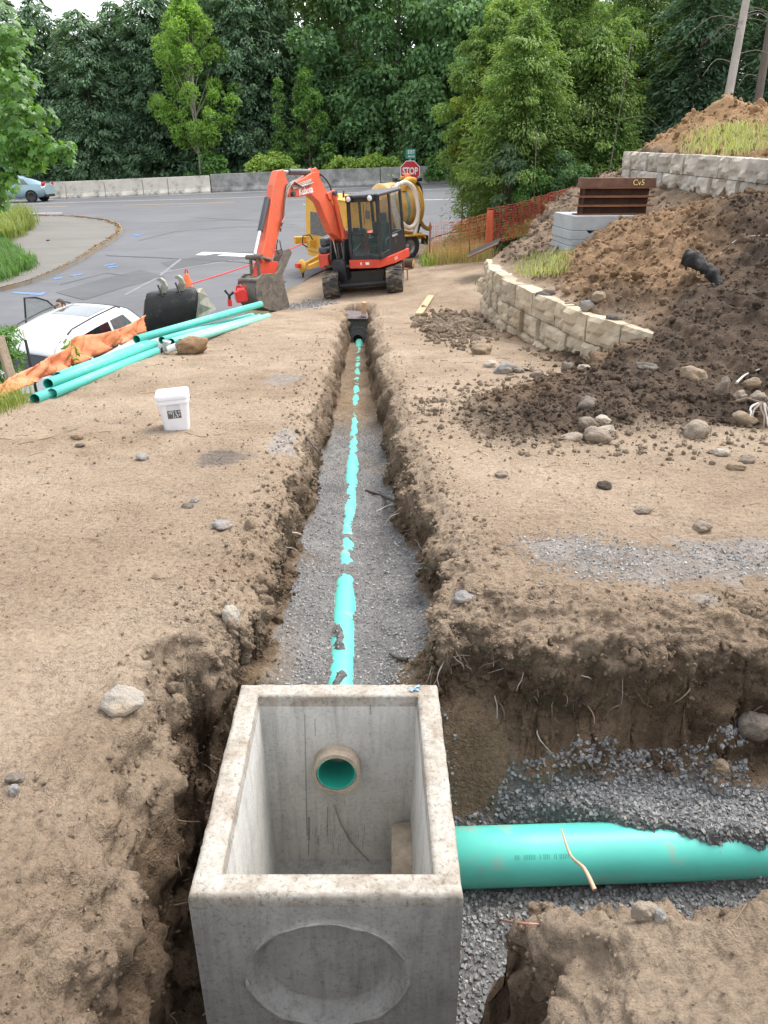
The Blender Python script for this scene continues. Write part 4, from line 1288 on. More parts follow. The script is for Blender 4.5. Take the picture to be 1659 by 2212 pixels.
mb = MB(HY).prism([(-.80, -.46), (.9, -.62), (.9, -.75), (.62, -1.0), (.2, -1.1), (-.2, -1.1), (-.55, -.95), (-.80, -.7)], .74, 1.25, 2)
mb.build('engine_cover', MAT_ORANGE_RED, ex, bevel=.05)
mb = MB(HY)
for k in range(7):
    mb.box((.25, -.3 + .07 * k, 1.39), (.42, .035, .03))
mb.box((.25, -.1, 1.2), (.46, .6, .34))
mb.build('louvre_panel', MAT_GREY, ex, bevel=.008)
# cab
CX0, CX1, CY0, CY1, CZ0, CZ1 = -1.0, -.16, -.42, 1.0, .86, 2.22
front = lambda z: CY1 - .10 * max(0, (z - 1.1)) / 1.1
def cabpost(p0, p1, w, mb):
    mb.tube([p0, p1], w, 8)
cabf = MB(HY)
P8 = lambda x, z: (x, front(z), z)
for x in (CX0 + .03, CX1 - .03):
    cabf.box((x, 0, 0), (.001, .001, .001))
cabf = MB(HY)
cabf.prism([(CX0, CZ0), (CX1, CZ0), (CX1, CZ0 + .10), (CX0, CZ0 + .10)], CY1 - .07, CY1, 1)
for xa, xb in ((CX0, CX0 + .075), (CX1 - .075, CX1)):
    cabf._add([(xa, CY1, CZ0), (xb, CY1, CZ0), (xb, CY1, 1.1), (xa, CY1, 1.1), (xb, front(CZ1), CZ1), (xa, front(CZ1), CZ1),
               (xa, CY1 - .08, CZ0), (xb, CY1 - .08, CZ0), (xb, CY1 - .08, 1.1), (xa, CY1 - .08, 1.1), (xb, front(CZ1) - .08, CZ1), (xa, front(CZ1) - .08, CZ1)],
              [(0, 3, 2, 1), (3, 5, 4, 2), (6, 7, 8, 9), (9, 8, 10, 11), (0, 6, 9, 3), (3, 9, 11, 5), (1, 2, 8, 7), (2, 4, 10, 8)])
cabf.prism([(CX0, 1.42), (CX1, 1.42), (CX1, 1.455), (CX0, 1.455)], CY1 - .06, CY1 - .02, 1)
for xs in (CX0, CX1 - .05):
    cabf.prism([(CY0, CZ0), (CY0 + .09, CZ0), (CY0 + .12, CZ1), (CY0 + .02, CZ1)], xs, xs + .05, 0)
    cabf.prism([(.30, CZ0), (.36, CZ0), (.32, CZ1), (.26, CZ1)], xs, xs + .05, 0)
    cabf.prism([(CY0, CZ0), (CY1, CZ0), (CY1, CZ0 + .12), (.5, 1.0), (.3, 1.34), (CY0, 1.36)], xs + .004, xs + .046, 0) if xs == CX0 else cabf.prism([(CY0, CZ0), (CY1, CZ0), (CY1, 1.0), (CY0, 1.35)], xs + .004, xs + .046, 0)
cabf.prism([(CX0, CZ1 - .09), (CX1, CZ1 - .09), (CX1, CZ1), (CX0, CZ1)], front(CZ1) - .06, front(CZ1) + .005, 1)
cabf.build('cab_frame', MAT_BLACK, ex, bevel=.012)
mb = MB(HY).prism([(CX0 + .0, CY0), (CX1, CY0), (CX1, CY1 - .12), (CX0 + .0, CY1 - .12)], CZ1, CZ1 + .07, 2)
mb.box(((CX0 + CX1) / 2, CY1 - .1, CZ1 + .03), (.5, .1, .07))
mb.build('cab_roof', MAT_GREY, ex, bevel=.03)
MB(HY).box(((CX0 + CX1) / 2, .3, CZ0 + .02), (CX1 - CX0 - .1, 1.3, .04)).box(((CX0 + CX1) / 2, CY0 + .03, 1.1), (CX1 - CX0 - .1, .05, .5)).build('cab_floor', MAT_BLACK, ex)
def pane(pts, name='window', mat=MAT_CABGLASS):
    return MB(HY)._add(pts, [tuple(range(len(pts)))]).build(name, mat, ex)
fy = lambda z: front(z) - .02
pane([(CX0 + .075, CY1 - .03, CZ0 + .1), (CX1 - .075, CY1 - .03, CZ0 + .1), (CX1 - .075, CY1 - .055, 1.42), (CX0 + .075, CY1 - .055, 1.42)], 'front_window')
pane([(CX0 + .075, fy(1.455), 1.455), (CX1 - .075, fy(1.455), 1.455), (CX1 - .075, fy(CZ1 - .09), CZ1 - .09), (CX0 + .075, fy(CZ1 - .09), CZ1 - .09)], 'front_window')
for xs in (CX0 + .02, CX1 - .02):
    pane([(xs, CY0 + .1, 1.36), (xs, .28, 1.36), (xs, .27, CZ1 - .06), (xs, CY0 + .12, CZ1 - .06)], 'side_window')
    pane([(xs, .35, 1.0), (xs, CY1 - .1, 1.0), (xs, front(CZ1) - .08, CZ1 - .06), (xs, .33, CZ1 - .06)], 'side_window')
pane([(CX0 + .05, CY0 + .02, 1.36), (CX1 - .05, CY0 + .02, 1.36), (CX1 - .05, CY0 + .05, CZ1 - .03), (CX0 + .05, CY0 + .05, CZ1 - .03)], 'rear_window')
mb = MB(HY).tube([(CX0 - .012, .78, 1.1), (CX0 - .03, .72, 1.25), (CX0 - .03, .5, 1.3), (CX0 - .012, .44, 1.55), (CX0 - .012, .44, 1.85)], .012, 6)
mb.build('door_rail', MAT_HOSE, ex)
mb = MB(HY).box((-.58, -.02, 1.28), (.46, .12, .62), (R(-8), 0, 0)).box((-.58, .2, 1.03), (.46, .46, .14)).box((-.58, -.06, 1.68), (.26, .09, .2))
mb.build('seat', MAT_SEAT, ex, bevel=.04)
mb = MB(HY)
for sx_ in (-.82, -.34):
    mb.box((sx_, .25, 1.12), (.1, .4, .25)).tube([(sx_, .42, 1.24), (sx_, .46, 1.42)], .018, 8).tube([(sx_, .46, 1.42), (sx_, .46, 1.5)], .03, 8)
mb.box((-.58, .85, 1.15), (.1, .1, .5)).box((-.3, .8, 1.5), (.16, .05, .12))
mb.build('controls', MAT_BLACK, ex)
for sx_ in (CX0 + .18, CX1 - .10):
    hl = MB(HY).box((sx_, CY1 - .07, CZ1 - .01), (.17, .08, .15)).build('headlight', MAT_BLACK, ex, bevel=.01)
    MB(HY @ Matrix.Translation((sx_, CY1 - .025, CZ1 - .01)) @ Matrix.Rotation(-math.pi / 2, 4, 'X')).lathe([(.0005, .018), (.045, .012), (.062, .0), (.062, -.02)], 16).build('lens', MAT_LAMP, hl)
mb = MB(HY).tube([(CX0 + .26, CY1 - .05, 2.12), (CX0 + .24, CY1 + .07, 2.0), (CX0 + .24, CY1 + .06, 1.9)], .009, 6).box((CX0 + .22, CY1 + .06, 1.86), (.11, .03, .18), (R(10), 0, R(8)))
mb.build('mirror', MAT_GREY, ex, bevel=.01)
MB(HY).tube([(CX0 + .34, CY1 + .0, 2.1), (CX0 + .36, CY1 - .005, 1.65)], .008, 6).build('wiper', MAT_HOSE, ex)
MB(HY).tube([(CX0 + .38, CY1 + .02, 1.0), (CX0 + .38, CY1 + .02, 1.42)], .008, 6).tube([(CX0 + .1, CY1 + .02, 1.22), (CX1 - .1, CY1 + .02, 1.22)], .007, 6).build('window_guard', MAT_HOSE, ex)
lettering('decal', 'U55', .10, MAT_DECAL, ex, HY @ basis((-1.052, .3, .765), (0, -1, 0), (0, 0, 1)), .001)
for xx, ww in ((-.62, .1), (-.45, .03)):
    MB(HY).box((xx, 1.006, .77), (ww, .003, .06)).build('decal', MAT_DECAL, ex)
lettering('decal', 'KUBOTA', .075, MAT_DECAL, ex, HY @ basis((-1.006, .18, 1.28), (0, -1, 0), (0, 0, 1)), .001)

# boom, stick and bucket lie in one upright plane of the house frame
BXP = .17
def loc(x, y): 
    p = local_on(HM, x, y, 0, BXP)
    return (p.y, p.z)
foot = loc(742, 560)
boom_out = [loc(*q) for q in ((748, 526), (742, 502), (716, 448), (702, 420), (690, 396), (677, 371), (667, 373), (652, 383), (617, 400), (612, 413), (618, 426), (640, 426), (664, 420), (683, 438), (697, 472), (711, 504), (728, 516))]
mb = MB(HY); mb.prism(boom_out, BXP - .09, BXP + .09, 0)
boom = mb.build('boom', MAT_ORANGE, ex, bevel=.018)
mb = MB(HY)
hump = [loc(*q) for q in ((690, 380), (676, 362), (668, 366), (664, 378), (680, 384))]
mb.prism(hump, BXP - .085, BXP - .045, 0).prism(hump, BXP + .045, BXP + .085, 0)
brk = [loc(*q) for q in ((712, 410), (722, 424), (716, 436), (702, 432), (696, 418))]
mb.prism(brk, BXP - .13, BXP - .092, 0).prism(brk, BXP + .092, BXP + .13, 0)
mb.build('boom_bracket', MAT_ORANGE, ex, bevel=.008)
pk = loc(709, 419)
MB(HY).cyl((BXP - .22, pk[0], pk[1]), (BXP + .22, pk[0], pk[1]), .055, n=18).build('pivot_pin', MAT_GREY, ex)
# boom cylinders on both flanks
b0, b1 = loc(709, 421), loc(744, 575)
for s in (-1, 1):
    cx = BXP + s * .15
    v0, v1 = Vector((cx, *b0)), Vector((cx, *b1))
    m1 = v0.lerp(v1, .62); m2 = v0.lerp(v1, .6)
    if s < 0:
        MB(HY).cyl(v0, m1, .058, n=14).build('boom_cylinder', MAT_ORANGE, ex)
    else:
        MB(HY).cyl(v0, m1, .058, n=14).build('boom_cylinder', MAT_ORANGE, ex)
    MB(HY).cyl(m2, v1, .032, n=12).build('cylinder_rod', MAT_CHROME, ex)
# swing bracket and the lines that feed the boom
sw = [loc(*q) for q in ((728, 516), (748, 514), (764, 560), (770, 606), (752, 612), (738, 590), (728, 560))]
MB(HY).prism(sw, BXP - .2, BXP - .15, 0).prism(sw, BXP + .15, BXP + .2, 0).box((BXP, .86, .62), (.36, .3, .5)).build('swing_bracket', MAT_BLACK, ex, bevel=.012)
for k in range(4):
    xx = BXP - .18 + .1 * k
    q0, q1, q2, q3 = loc(728 + 3 * k, 525), loc(736 + 3 * k, 560), loc(750 + 3 * k, 590), loc(760 + 2 * k, 600)
    MB(HY).tube([(xx, *q0), (xx, q1[0] + .06, q1[1]), (xx, q2[0] + .05, q2[1]), (xx, *q3)], .016, 7).build('hose', MAT_HOSE_P if k % 2 else MAT_HOSE, ex)
# stick
arm_out = [loc(*q) for q in ((593, 369), (607, 366), (616, 396), (613, 436), (600, 490), (588, 535), (580, 570), (563, 574), (557, 560), (567, 520), (578, 445), (584, 400))]
MB(HY).prism(arm_out, BXP - .075, BXP + .075, 0).build('stick', MAT_ORANGE, ex, bevel=.015)
pt = loc(622, 420)
MB(HY).cyl((BXP - .17, *pt), (BXP + .17, *pt), .05, n=16).build('pivot_pin', MAT_GREY, ex)
# stick cylinder along the top
t0, t1 = loc(672, 372), loc(610, 371)
v0, v1 = Vector((BXP, *t0)), Vector((BXP, *t1))
MB(HY).cyl(v0, v0.lerp(v1, .80), .062, n=16).build('stick_cylinder', MAT_GREY, ex)
MB(HY).cyl(v0.lerp(v1, .78), v1, .034, n=12).build('cylinder_rod', MAT_CHROME, ex)
# bucket cylinder down the front of the stick
u0, u1 = loc(577, 428), loc(551, 550)
v0, v1 = Vector((BXP, *u0)), Vector((BXP, *u1))
MB(HY).cyl(v0, v0.lerp(v1, .58), .06, n=16).build('bucket_cylinder', MAT_GREY, ex)
MB(HY).cyl(v0.lerp(v1, .56), v1, .034, n=12).build('cylinder_rod', MAT_CHROME, ex)
# bucket links and quick hitch
l0, l1, l2 = loc(549, 555), loc(572, 562), loc(552, 596)
for s in (-1, 1):
    MB(HY).tube([(BXP + s * .14, *l0), (BXP + s * .14, *l1)], .035, 8).tube([(BXP + s * .09, *l0), (BXP + s * .09, *l2)], .035, 8).build('bucket_link', MAT_DIRTYSTEEL, ex)
MB(HY).cyl((BXP - .19, *l0), (BXP + .19, *l0), .05, n=14).build('link_pin', MAT_DIRTYSTEEL, ex)
qh = [loc(*q) for q in ((562, 562), (592, 565), (590, 592), (578, 606), (548, 604), (552, 588))]
MB(HY).prism(qh, BXP - .11, BXP + .11, 0).build('quick_hitch', MAT_ORANGE_RED, ex, bevel=.01)
# bucket: two curved cheeks and a shell between them
side_b = [loc(*q) for q in ((546, 592), (534, 604), (532, 626), (534, 646), (545, 662), (562, 670), (585, 672), (608, 668), (604, 650), (596, 622), (592, 598), (590, 575), (575, 590))]
bk = MB(HY)
for s in (-1, 1):
    bk.prism(side_b, BXP + s * .22 - .014, BXP + s * .22 + .014, 0)
bk.build('bucket_cheeks', MAT_DIRTYSTEEL, ex, bevel=.006)
shell = [loc(*q) for q in ((552, 596), (536, 606), (533, 626), (535, 646), (546, 661), (563, 669), (586, 671), (607, 668))]
P = [[(x, a, b) for a, b in shell] for x in (BXP - .21, BXP - .07, BXP + .07, BXP + .21)]
MB(HY).grid(P, smooth_=True).build('bucket_shell', M('worn_bucket_steel', (.13, .12, .11), .6, .4, var=.4, scale=4, bump=.3, dirt=((.2, .16, .12), 5, .5, .65)), ex, solid=.025)
for k in range(4):
    e0, e1 = loc(600, 669), loc(618, 668)
    MB(HY).box((BXP - .165 + .11 * k, (e0[0] + e1[0]) / 2, (e0[1] + e1[1]) / 2), (.07, abs(e1[0] - e0[0]) + .08, .045), (0, 0, 0)).build('tooth', MAT_DIRTYSTEEL, ex, bevel=.008)
bp0 = loc(536, 606)
MB(HY).cyl((BXP - .22, *bp0), (BXP + .22, *bp0), .045, n=14).build('bucket_lip_tube', MAT_DIRTYSTEEL, ex)
# thumb folded back against the stick
th = [loc(*q) for q in ((582, 606), (594, 612), (604, 588), (616, 560), (622, 546), (616, 537), (606, 540), (600, 556), (588, 580))]
MB(HY).prism(th, BXP - .11, BXP - .08, 0).prism(th, BXP + .08, BXP + .11, 0).box((BXP, *loc(606, 572)), (.18, .06, .05)).build('thumb', MAT_DIRTYSTEEL, ex, bevel=.008)
# hoses over the stick joint
for k, s in enumerate((-.12, -.06, .06, .12)):
    h_ = [loc(*q) for q in ((664, 396), (640, 404), (622, 392), (610, 400 + 3 * k), (604, 440), (602, 470), (596, 500 - 6 * k))]
    MB(HY).tube([(BXP - .11 - .012 * k, *q) for q in h_], .017, 7).build('hose', MAT_HOSE_P if k % 2 else MAT_HOSE, ex)
for k in range(3):
    h_ = [loc(*q) for q in ((664 - 2 * k, 388 + 3 * k), (642, 396 + 3 * k), (622, 404 + 3 * k))]
    MB(HY).tube([(BXP - .105 - .01 * k, *q) for q in h_], .014, 6).build('hydraulic_line', MAT_HOSE_P, ex)
h_ = [loc(*q) for q in ((683, 376), (696, 388), (706, 404), (708, 416))]
MB(HY).tube([(BXP - .1, *q) for q in h_], .018, 7).build('hose', MAT_HOSE, ex)
h_ = [loc(*q) for q in ((592, 520), (596, 540), (590, 548), (584, 538), (588, 518))]
MB(HY).tube([(BXP - .14, *q) for q in h_], .012, 6).build('hose', MAT_HOSE, ex)
# name on the boom
la, lb_ = loc(638, 416), loc(668, 409)
Mx = HY @ basis((BXP - .0925, (la[0] + lb_[0]) / 2, (la[1] + lb_[1]) / 2 - .0), (0, lb_[0] - la[0], lb_[1] - la[1]), (0, 0, 1))
lettering('lettering', 'Kubota', .2, MAT_DECAL, ex, Mx, .002, bold=.004)
# ------------------------------------------------------------------ vacuum trailer behind the excavator
MAT_YEL = M('machine_yellow', (.66, .36, .045), .5, var=.18, scale=3, bump=.08, dirt=((.28, .19, .08), 3.5, .56, .75))
MAT_TANK = M('tank_yellow', (.55, .33, .09), .5, var=.22, scale=2.5, bump=.08, dirt=((.32, .24, .13), 3, .5, .75))
MAT_MAG = M('magenta_tank', (.42, .02, .10), .45, var=.15, scale=3, bump=.05)
MAT_TYRE = M('tyre', (.03, .03, .031), .85, var=.25, scale=8, bump=.15, dirt=((.14, .12, .10), 4, .55, .75))
MAT_RIM_ = M('wheel_rim', (.34, .33, .32), .5, .5, var=.2, scale=8, bump=.05, dirt=((.15, .13, .1), 7, .5, .7))
MAT_WHOSE = M('ribbed_white_hose', (.74, .68, .58), .6, var=.12, scale=6, bump=.05, dirt=((.45, .36, .25), 5, .58, .75))
MAT_SAFETY = M('safety_orange', (.9, .18, .05), .5, var=.1, bump=.03)
MAT_SAFRED = M('safety_red', (.72, .035, .03), .5, var=.1, scale=4, bump=.03)
vt = thing('vacuum_trailer', 'yellow vacuum trailer with round tank and white hose coils behind the excavator', 'trailer', (-.70, 26.25, -1.29), (0, -R(2.5), R(126.9)))
VM = rootM(vt)
def vl(x, y, axis, val): return local_on(VM, x, y, axis, val)
wq = vl(886, 528, 0, -1.02)
WY = wq.y
def wheel(parent, c, r, w, side):
    T = Matrix.Translation(c) @ Matrix.Rotation(side * math.pi / 2, 4, 'Y')
    mb = MB(T)
    mb.lathe([(r * .58, -w / 2), (r * .8, -w / 2), (r * .95, -w * .42), (r, -w * .25), (r, w * .25), (r * .95, w * .42), (r * .8, w / 2), (r * .58, w / 2), (r * .56, w * .3)], 28)
    t = mb.build('tyre', MAT_TYRE, parent)
    mb = MB(T).lathe([(.0005, w * .16), (r * .16, w * .2), (r * .2, w * .1), (r * .42, w * .02), (r * .5, w * .2), (r * .58, w * .34)], 20)
    for k in range(6):
        a = k * math.pi / 3
        mb.cyl((r * .3 * math.cos(a), r * .3 * math.sin(a), w * .05), (r * .3 * math.cos(a), r * .3 * math.sin(a), w * .13), r * .035, n=6)
    mb.build('rim', MAT_RIM_, t)
    return t
for k, yy in enumerate((WY, WY + .92)):
    for s in (-1, 1):
        wheel(vt, (s * .92, yy, .40), .40, .26, s)
MB().box((-.42, .1, .62), (.12, 4.4, .2)).box((.42, .1, .62), (.12, 4.4, .2)).box((0, -2.0, .62), (1.0, .12, .2)).box((0, 1.2, .62), (1.0, .12, .2)).box((0, WY + .46, .45), (1.7, .9, .12)).build('chassis', MAT_YEL, vt, bevel=.01)
fz = vl(880, 508, 0, -1.1).z
for s in (-1, 1):
    MB().prism([(WY - .6, fz - .14), (WY - .55, fz), (WY + 1.4, fz), (WY + 1.5, fz - .14), (WY + 1.46, fz - .14), (WY + 1.37, fz - .05), (WY - .51, fz - .05), (WY - .56, fz - .14)], s * .75, s * 1.1, 0).build('fender', MAT_YEL, vt, bevel=.008)
    MB().box((s * .95, WY - .66, fz - .2), (.34, .02, .3)).build('mud_flap', MAT_BLACK, vt)
# engine housing at the front
e0 = vl(661, 540, 1, 2.1); e1 = vl(748, 436, 1, 2.1)
ezb, ezt = min(e0.z, e1.z), max(e0.z, e1.z)
exl, exr = max(e0.x, e1.x), min(e0.x, e1.x)
mb = MB().box(((exl + exr) / 2, 1.5, (ezb + ezt) / 2), (exl - exr, 1.2, ezt - ezb))
hs = mb.build('engine_housing', MAT_YEL, vt, bevel=.03)
MB().box(((exl + exr) / 2, 1.5, ezt + .012), (exl - exr + .05, 1.25, .04)).build('housing_lid', MAT_YEL, hs, bevel=.012)
r0 = vl(671, 505, 1, 2.11); r1 = vl(705, 463, 1, 2.11)
mb = MB().box(((r0.x + r1.x) / 2, 2.106, (r0.z + r1.z) / 2), (abs(r0.x - r1.x), .015, abs(r0.z - r1.z)))
MAT_GRILL = M('grille_grey', (.22, .21, .19), .7, .3, var=.3, scale=9, bump=.1)
gr = mb.build('radiator_grille', MAT_GRILL, hs)
for k in range(12):
    zz = min(r0.z, r1.z) + abs(r0.z - r1.z) * (k + .5) / 12
    MB().box(((r0.x + r1.x) / 2, 2.12, zz), (abs(r0.x - r1.x) - .02, .012, .012)).build('slat', MAT_GREY, hs)
sk_ = vl(742, 428, 1, 1.6)
MB().tube([(sk_.x, 1.6, ezt), (sk_.x, 1.6, ezt + .14), (sk_.x - .07, 1.64, ezt + .2)], .03, 8).build('exhaust', MAT_BLACK, vt)
m0 = vl(748, 560, 1, .78); m1 = vl(795, 488, 1, .78)
MB().box(((m0.x + m1.x) / 2, .55, (m0.z + m1.z) / 2), (abs(m0.x - m1.x) + .3, .5, abs(m0.z - m1.z))).build('water_tank', MAT_MAG, vt, bevel=.05)
# tongue, coupler and jack
j = vl(654, 575, 1, 2.95)
MB().prism([(1.3, .52), (2.9, j.z - .06), (2.9, j.z + .06), (1.3, .68)], j.x - .30, j.x - .18, 0).prism([(1.3, .62), (2.9, j.z - .06), (2.9, j.z + .06), (1.3, .78)], j.x + .02, j.x + .14, 0).box(((exl + exr) / 2, 1.5, ezb - .08), (exl - exr - .06, 1.1, .14)).build('tongue', MAT_YEL, vt, bevel=.01)
MB(Matrix.Translation((j.x, 2.97, j.z)) @ Matrix.Rotation(-math.pi / 2, 4, 'X')).lathe([(.0005, .06), (.17, .05), (.2, 0), (.17, -.05), (.0005, -.06)], 14).build('hitch_plate', MAT_YEL, vt)
MB().box((j.x + .04, 3.09, j.z + .02), (.16, .12, .12)).build('red_coupler', MAT_SAFRED, vt, bevel=.01)
MB().tube([(j.x, 2.95, j.z), (j.x, 2.95, j.z - .36)], [.06, .02], 8).build('jack_leg', MAT_BLACK, vt)
MB().tube([(exl - .1, 2.12, ezb + .1), (exl - .12, 2.3, ezb + .2), (exl - .2, 2.32, ezb + .45), (exl - .4, 2.2, ezb + .5), (exl - .45, 2.1, ezb + .3)], .02, 6).build('brake_hose', MAT_HOSE, vt)
# tank
tc_ = vl(884, 452, 0, -.0)
TZ = tc_.z
T = Matrix.Translation((0, 0, TZ)) @ Matrix.Rotation(R(-5), 4, 'X') @ Matrix.Rotation(math.pi / 2, 4, 'X')
yr, yf = -(WY - .75), -(WY + .45)
prof = [(.0005, yr + .24), (.3, yr + .21), (.55, yr + .12), (.72, yr), (.75, yr - .03), (.73, yr - .06), (.73, yf + .08), (.75, yf + .05), (.72, yf), (.5, yf - .14), (.0005, yf - .22)]
MB(T).lathe(prof, 40).build('tank', MAT_TANK, vt)
MB(T).lathe([(.735, yr - .08), (.79, yr - .08), (.79, yr - .02), (.735, yr - .02)], 40, smooth_=False).build('door_ring', MAT_YEL, vt)
MB(T).lathe([(.735, (yr + yf) / 2 - .05), (.745, (yr + yf) / 2 - .05), (.745, (yr + yf) / 2 + .05), (.735, (yr + yf) / 2 + .05)], 40, smooth_=False).build('tank_band', M('faded_green_band', (.16, .26, .22), .6, var=.25, scale=6, bump=0), vt)
def vp(pts, x): 
    return [Vector((x + (p[2] if len(p) > 2 else 0), *vl(p[0], p[1], 0, x).yz)) for p in pts]
def bez(pts, k=4):
    """a smooth run through points (Catmull-Rom)"""
    pts = [Vector(p) for p in pts]
    out = []
    for i in range(len(pts) - 1):
        p0, p1, p2, p3 = pts[max(i - 1, 0)], pts[i], pts[i + 1], pts[min(i + 2, len(pts) - 1)]
        for q in range(k):
            t = q / k
            out.append(.5 * ((2 * p1) + (p2 - p0) * t + (2 * p0 - 5 * p1 + 4 * p2 - p3) * t * t + (3 * p1 - p0 - 3 * p2 + p3) * t ** 3))
    out.append(pts[-1])
    return out
def ribbed(path, r):
    pts = bez(path, 10)
    return pts, [r * (1 + (.06 if i % 2 else -.03)) for i in range(len(pts))]
for pts in (((862, 397), (852, 412), (850, 440), (860, 470), (880, 491), (896, 484), (903, 460), (900, 430), (892, 405), (876, 394), (864, 398)), ((852, 402), (849, 430), (855, 470), (866, 505), (880, 521), (893, 512), (901, 480), (904, 450))):
    p, r_ = ribbed(vp(pts, -.86), .058)
    MB().tube(p, [q * 1.2 for q in r_], 10).build('suction_hose', MAT_WHOSE, vt)
p = bez(vp(((871, 412), (873, 398), (882, 389), (896, 391)), -.5), 6)
MB().tube(p, .10, 12).build('elbow_pipe', MAT_YEL, vt)
p = bez(vp(((896, 391), (906, 402), (911, 425), (911, 455), (906, 485), (899, 508)), -.5), 6)
MB().tube(p, .055, 12).build('black_hose', MAT_BLACK, vt)
p = bez(vp(((908, 478), (916, 490), (926, 494), (930, 488)), -.4), 5)
MB().tube(p, .07, 10).build('outlet_pipe', MAT_TANK, vt)
p = vl(868, 392, 0, -.2)
MB().box((p.x, p.y, p.z - .1), (.1, .1, .5)).build('boom_post', MAT_YEL, vt, bevel=.01)
p = vl(880, 388, 0, -.3)
MB().box((p.x, p.y, p.z - .02), (.1, 1.1, .07)).box((p.x, p.y + .5, p.z), (.14, .12, .12)).box((p.x, p.y - .5, p.z), (.14, .12, .12)).build('light_bar', MAT_BLACK, vt, bevel=.01)
MB(Matrix.Translation((p.x, p.y, p.z + .02))).lathe([(.10, 0), (.10, .13), (.08, .16), (.0005, .165)], 16).build('beacon', MAT_SAFETY, vt)

# log and stake beside the trailer wheel
MAT_BARK = M('log_bark', (.075, .05, .032), .9, var=.35, scale=8, bump=.6, bscale=20, stretch=(1, 1, .3))
MAT_CUT = M('cut_wood', (.55, .37, .16), .8, var=.2, scale=10, bump=.1)
g = at(893, 563, 23.2)
lg = thing('log', 'short sawn log lying by the trailer wheel, cut end facing out', 'log', (g.x, g.y, float(dry_ground(g.x, g.y)) + .13), (0, 0, 0))
MB().tube([(0, 0, 0), (-.3, .12, .0), (-.62, .26, .01)], [.125, .12, .125], 14).build('bark', MAT_BARK, lg)
MB(Matrix.Translation((.004, -.002, 0)) @ Vector((1, -.4, 0)).to_track_quat('Z', 'Y').to_matrix().to_4x4()).lathe([(.0005, .004), (.115, .003), (.118, 0)], 14).build('cut_end', MAT_CUT, lg)

# stop sign with street name on the same post
MAT_SIGNRED = M('sign_red', (.52, .02, .03), .45, var=.06, bump=0)
MAT_SIGNWHITE = M('sign_white', (.78, .77, .76), .45, var=.04, bump=0)
MAT_SIGNGREEN = M('sign_green', (.02, .22, .16), .45, var=.08, bump=0)
MAT_GALV = M('galvanised_post', (.42, .43, .43), .5, .5, var=.15, bump=.05)
sp = at(886, 370, 32.6)
gz = street_z(sp.x, sp.y)
st = thing('stop_sign', 'red stop sign with green street name plate above it, behind the yellow trailer', 'stop sign', (sp.x, sp.y, gz))
hc = sp.z - gz
MB().box((0, .03, (hc + .75) / 2), (.06, .04, hc + .75)).build('post', MAT_GALV, st)
def octagon(r, y0, y1):
    pts = [(r * math.cos(math.pi / 8 + k * math.pi / 4), hc + r * math.sin(math.pi / 8 + k * math.pi / 4)) for k in range(8)]
    return MB().prism(pts, y0, y1, 1)
rr = .41
octagon(rr, -.002, .006).build('sign_border', MAT_SIGNWHITE, st)
octagon(rr * .93, -.006, -.0025).build('sign_face', MAT_SIGNRED, st)
lettering('lettering', 'STOP', .345, MAT_SIGNWHITE, st, basis((0, -.0075, hc), (1, 0, 0), (0, 0, 1)), .001, squeeze=.72, bold=.011)
g0, g1 = at(876, 343, 32.6), at(898, 321, 32.6)
gw, gh, gzc = g1.x - g0.x, g1.z - g0.z, (g0.z + g1.z) / 2 - gz
MB().box(((g0.x + g1.x) / 2 - sp.x, 0, gzc), (gw, .008, gh)).build('name_plate', MAT_SIGNGREEN, st)
lettering('lettering', 'SE 59 ST', gh * .52, MAT_SIGNWHITE, st, basis(((g0.x + g1.x) / 2 - sp.x + .02, -.006, gzc + gh * .15), (1, 0, 0), (0, 0, 1)), .0008, squeeze=.40, bold=.006)
lettering('lettering', 'PRIVATE ROAD', gh * .24, MAT_SIGNWHITE, st, basis(((g0.x + g1.x) / 2 - sp.x + .03, -.006, gzc - gh * .28), (1, 0, 0), (0, 0, 1)), .0008, squeeze=.44, bold=.003)

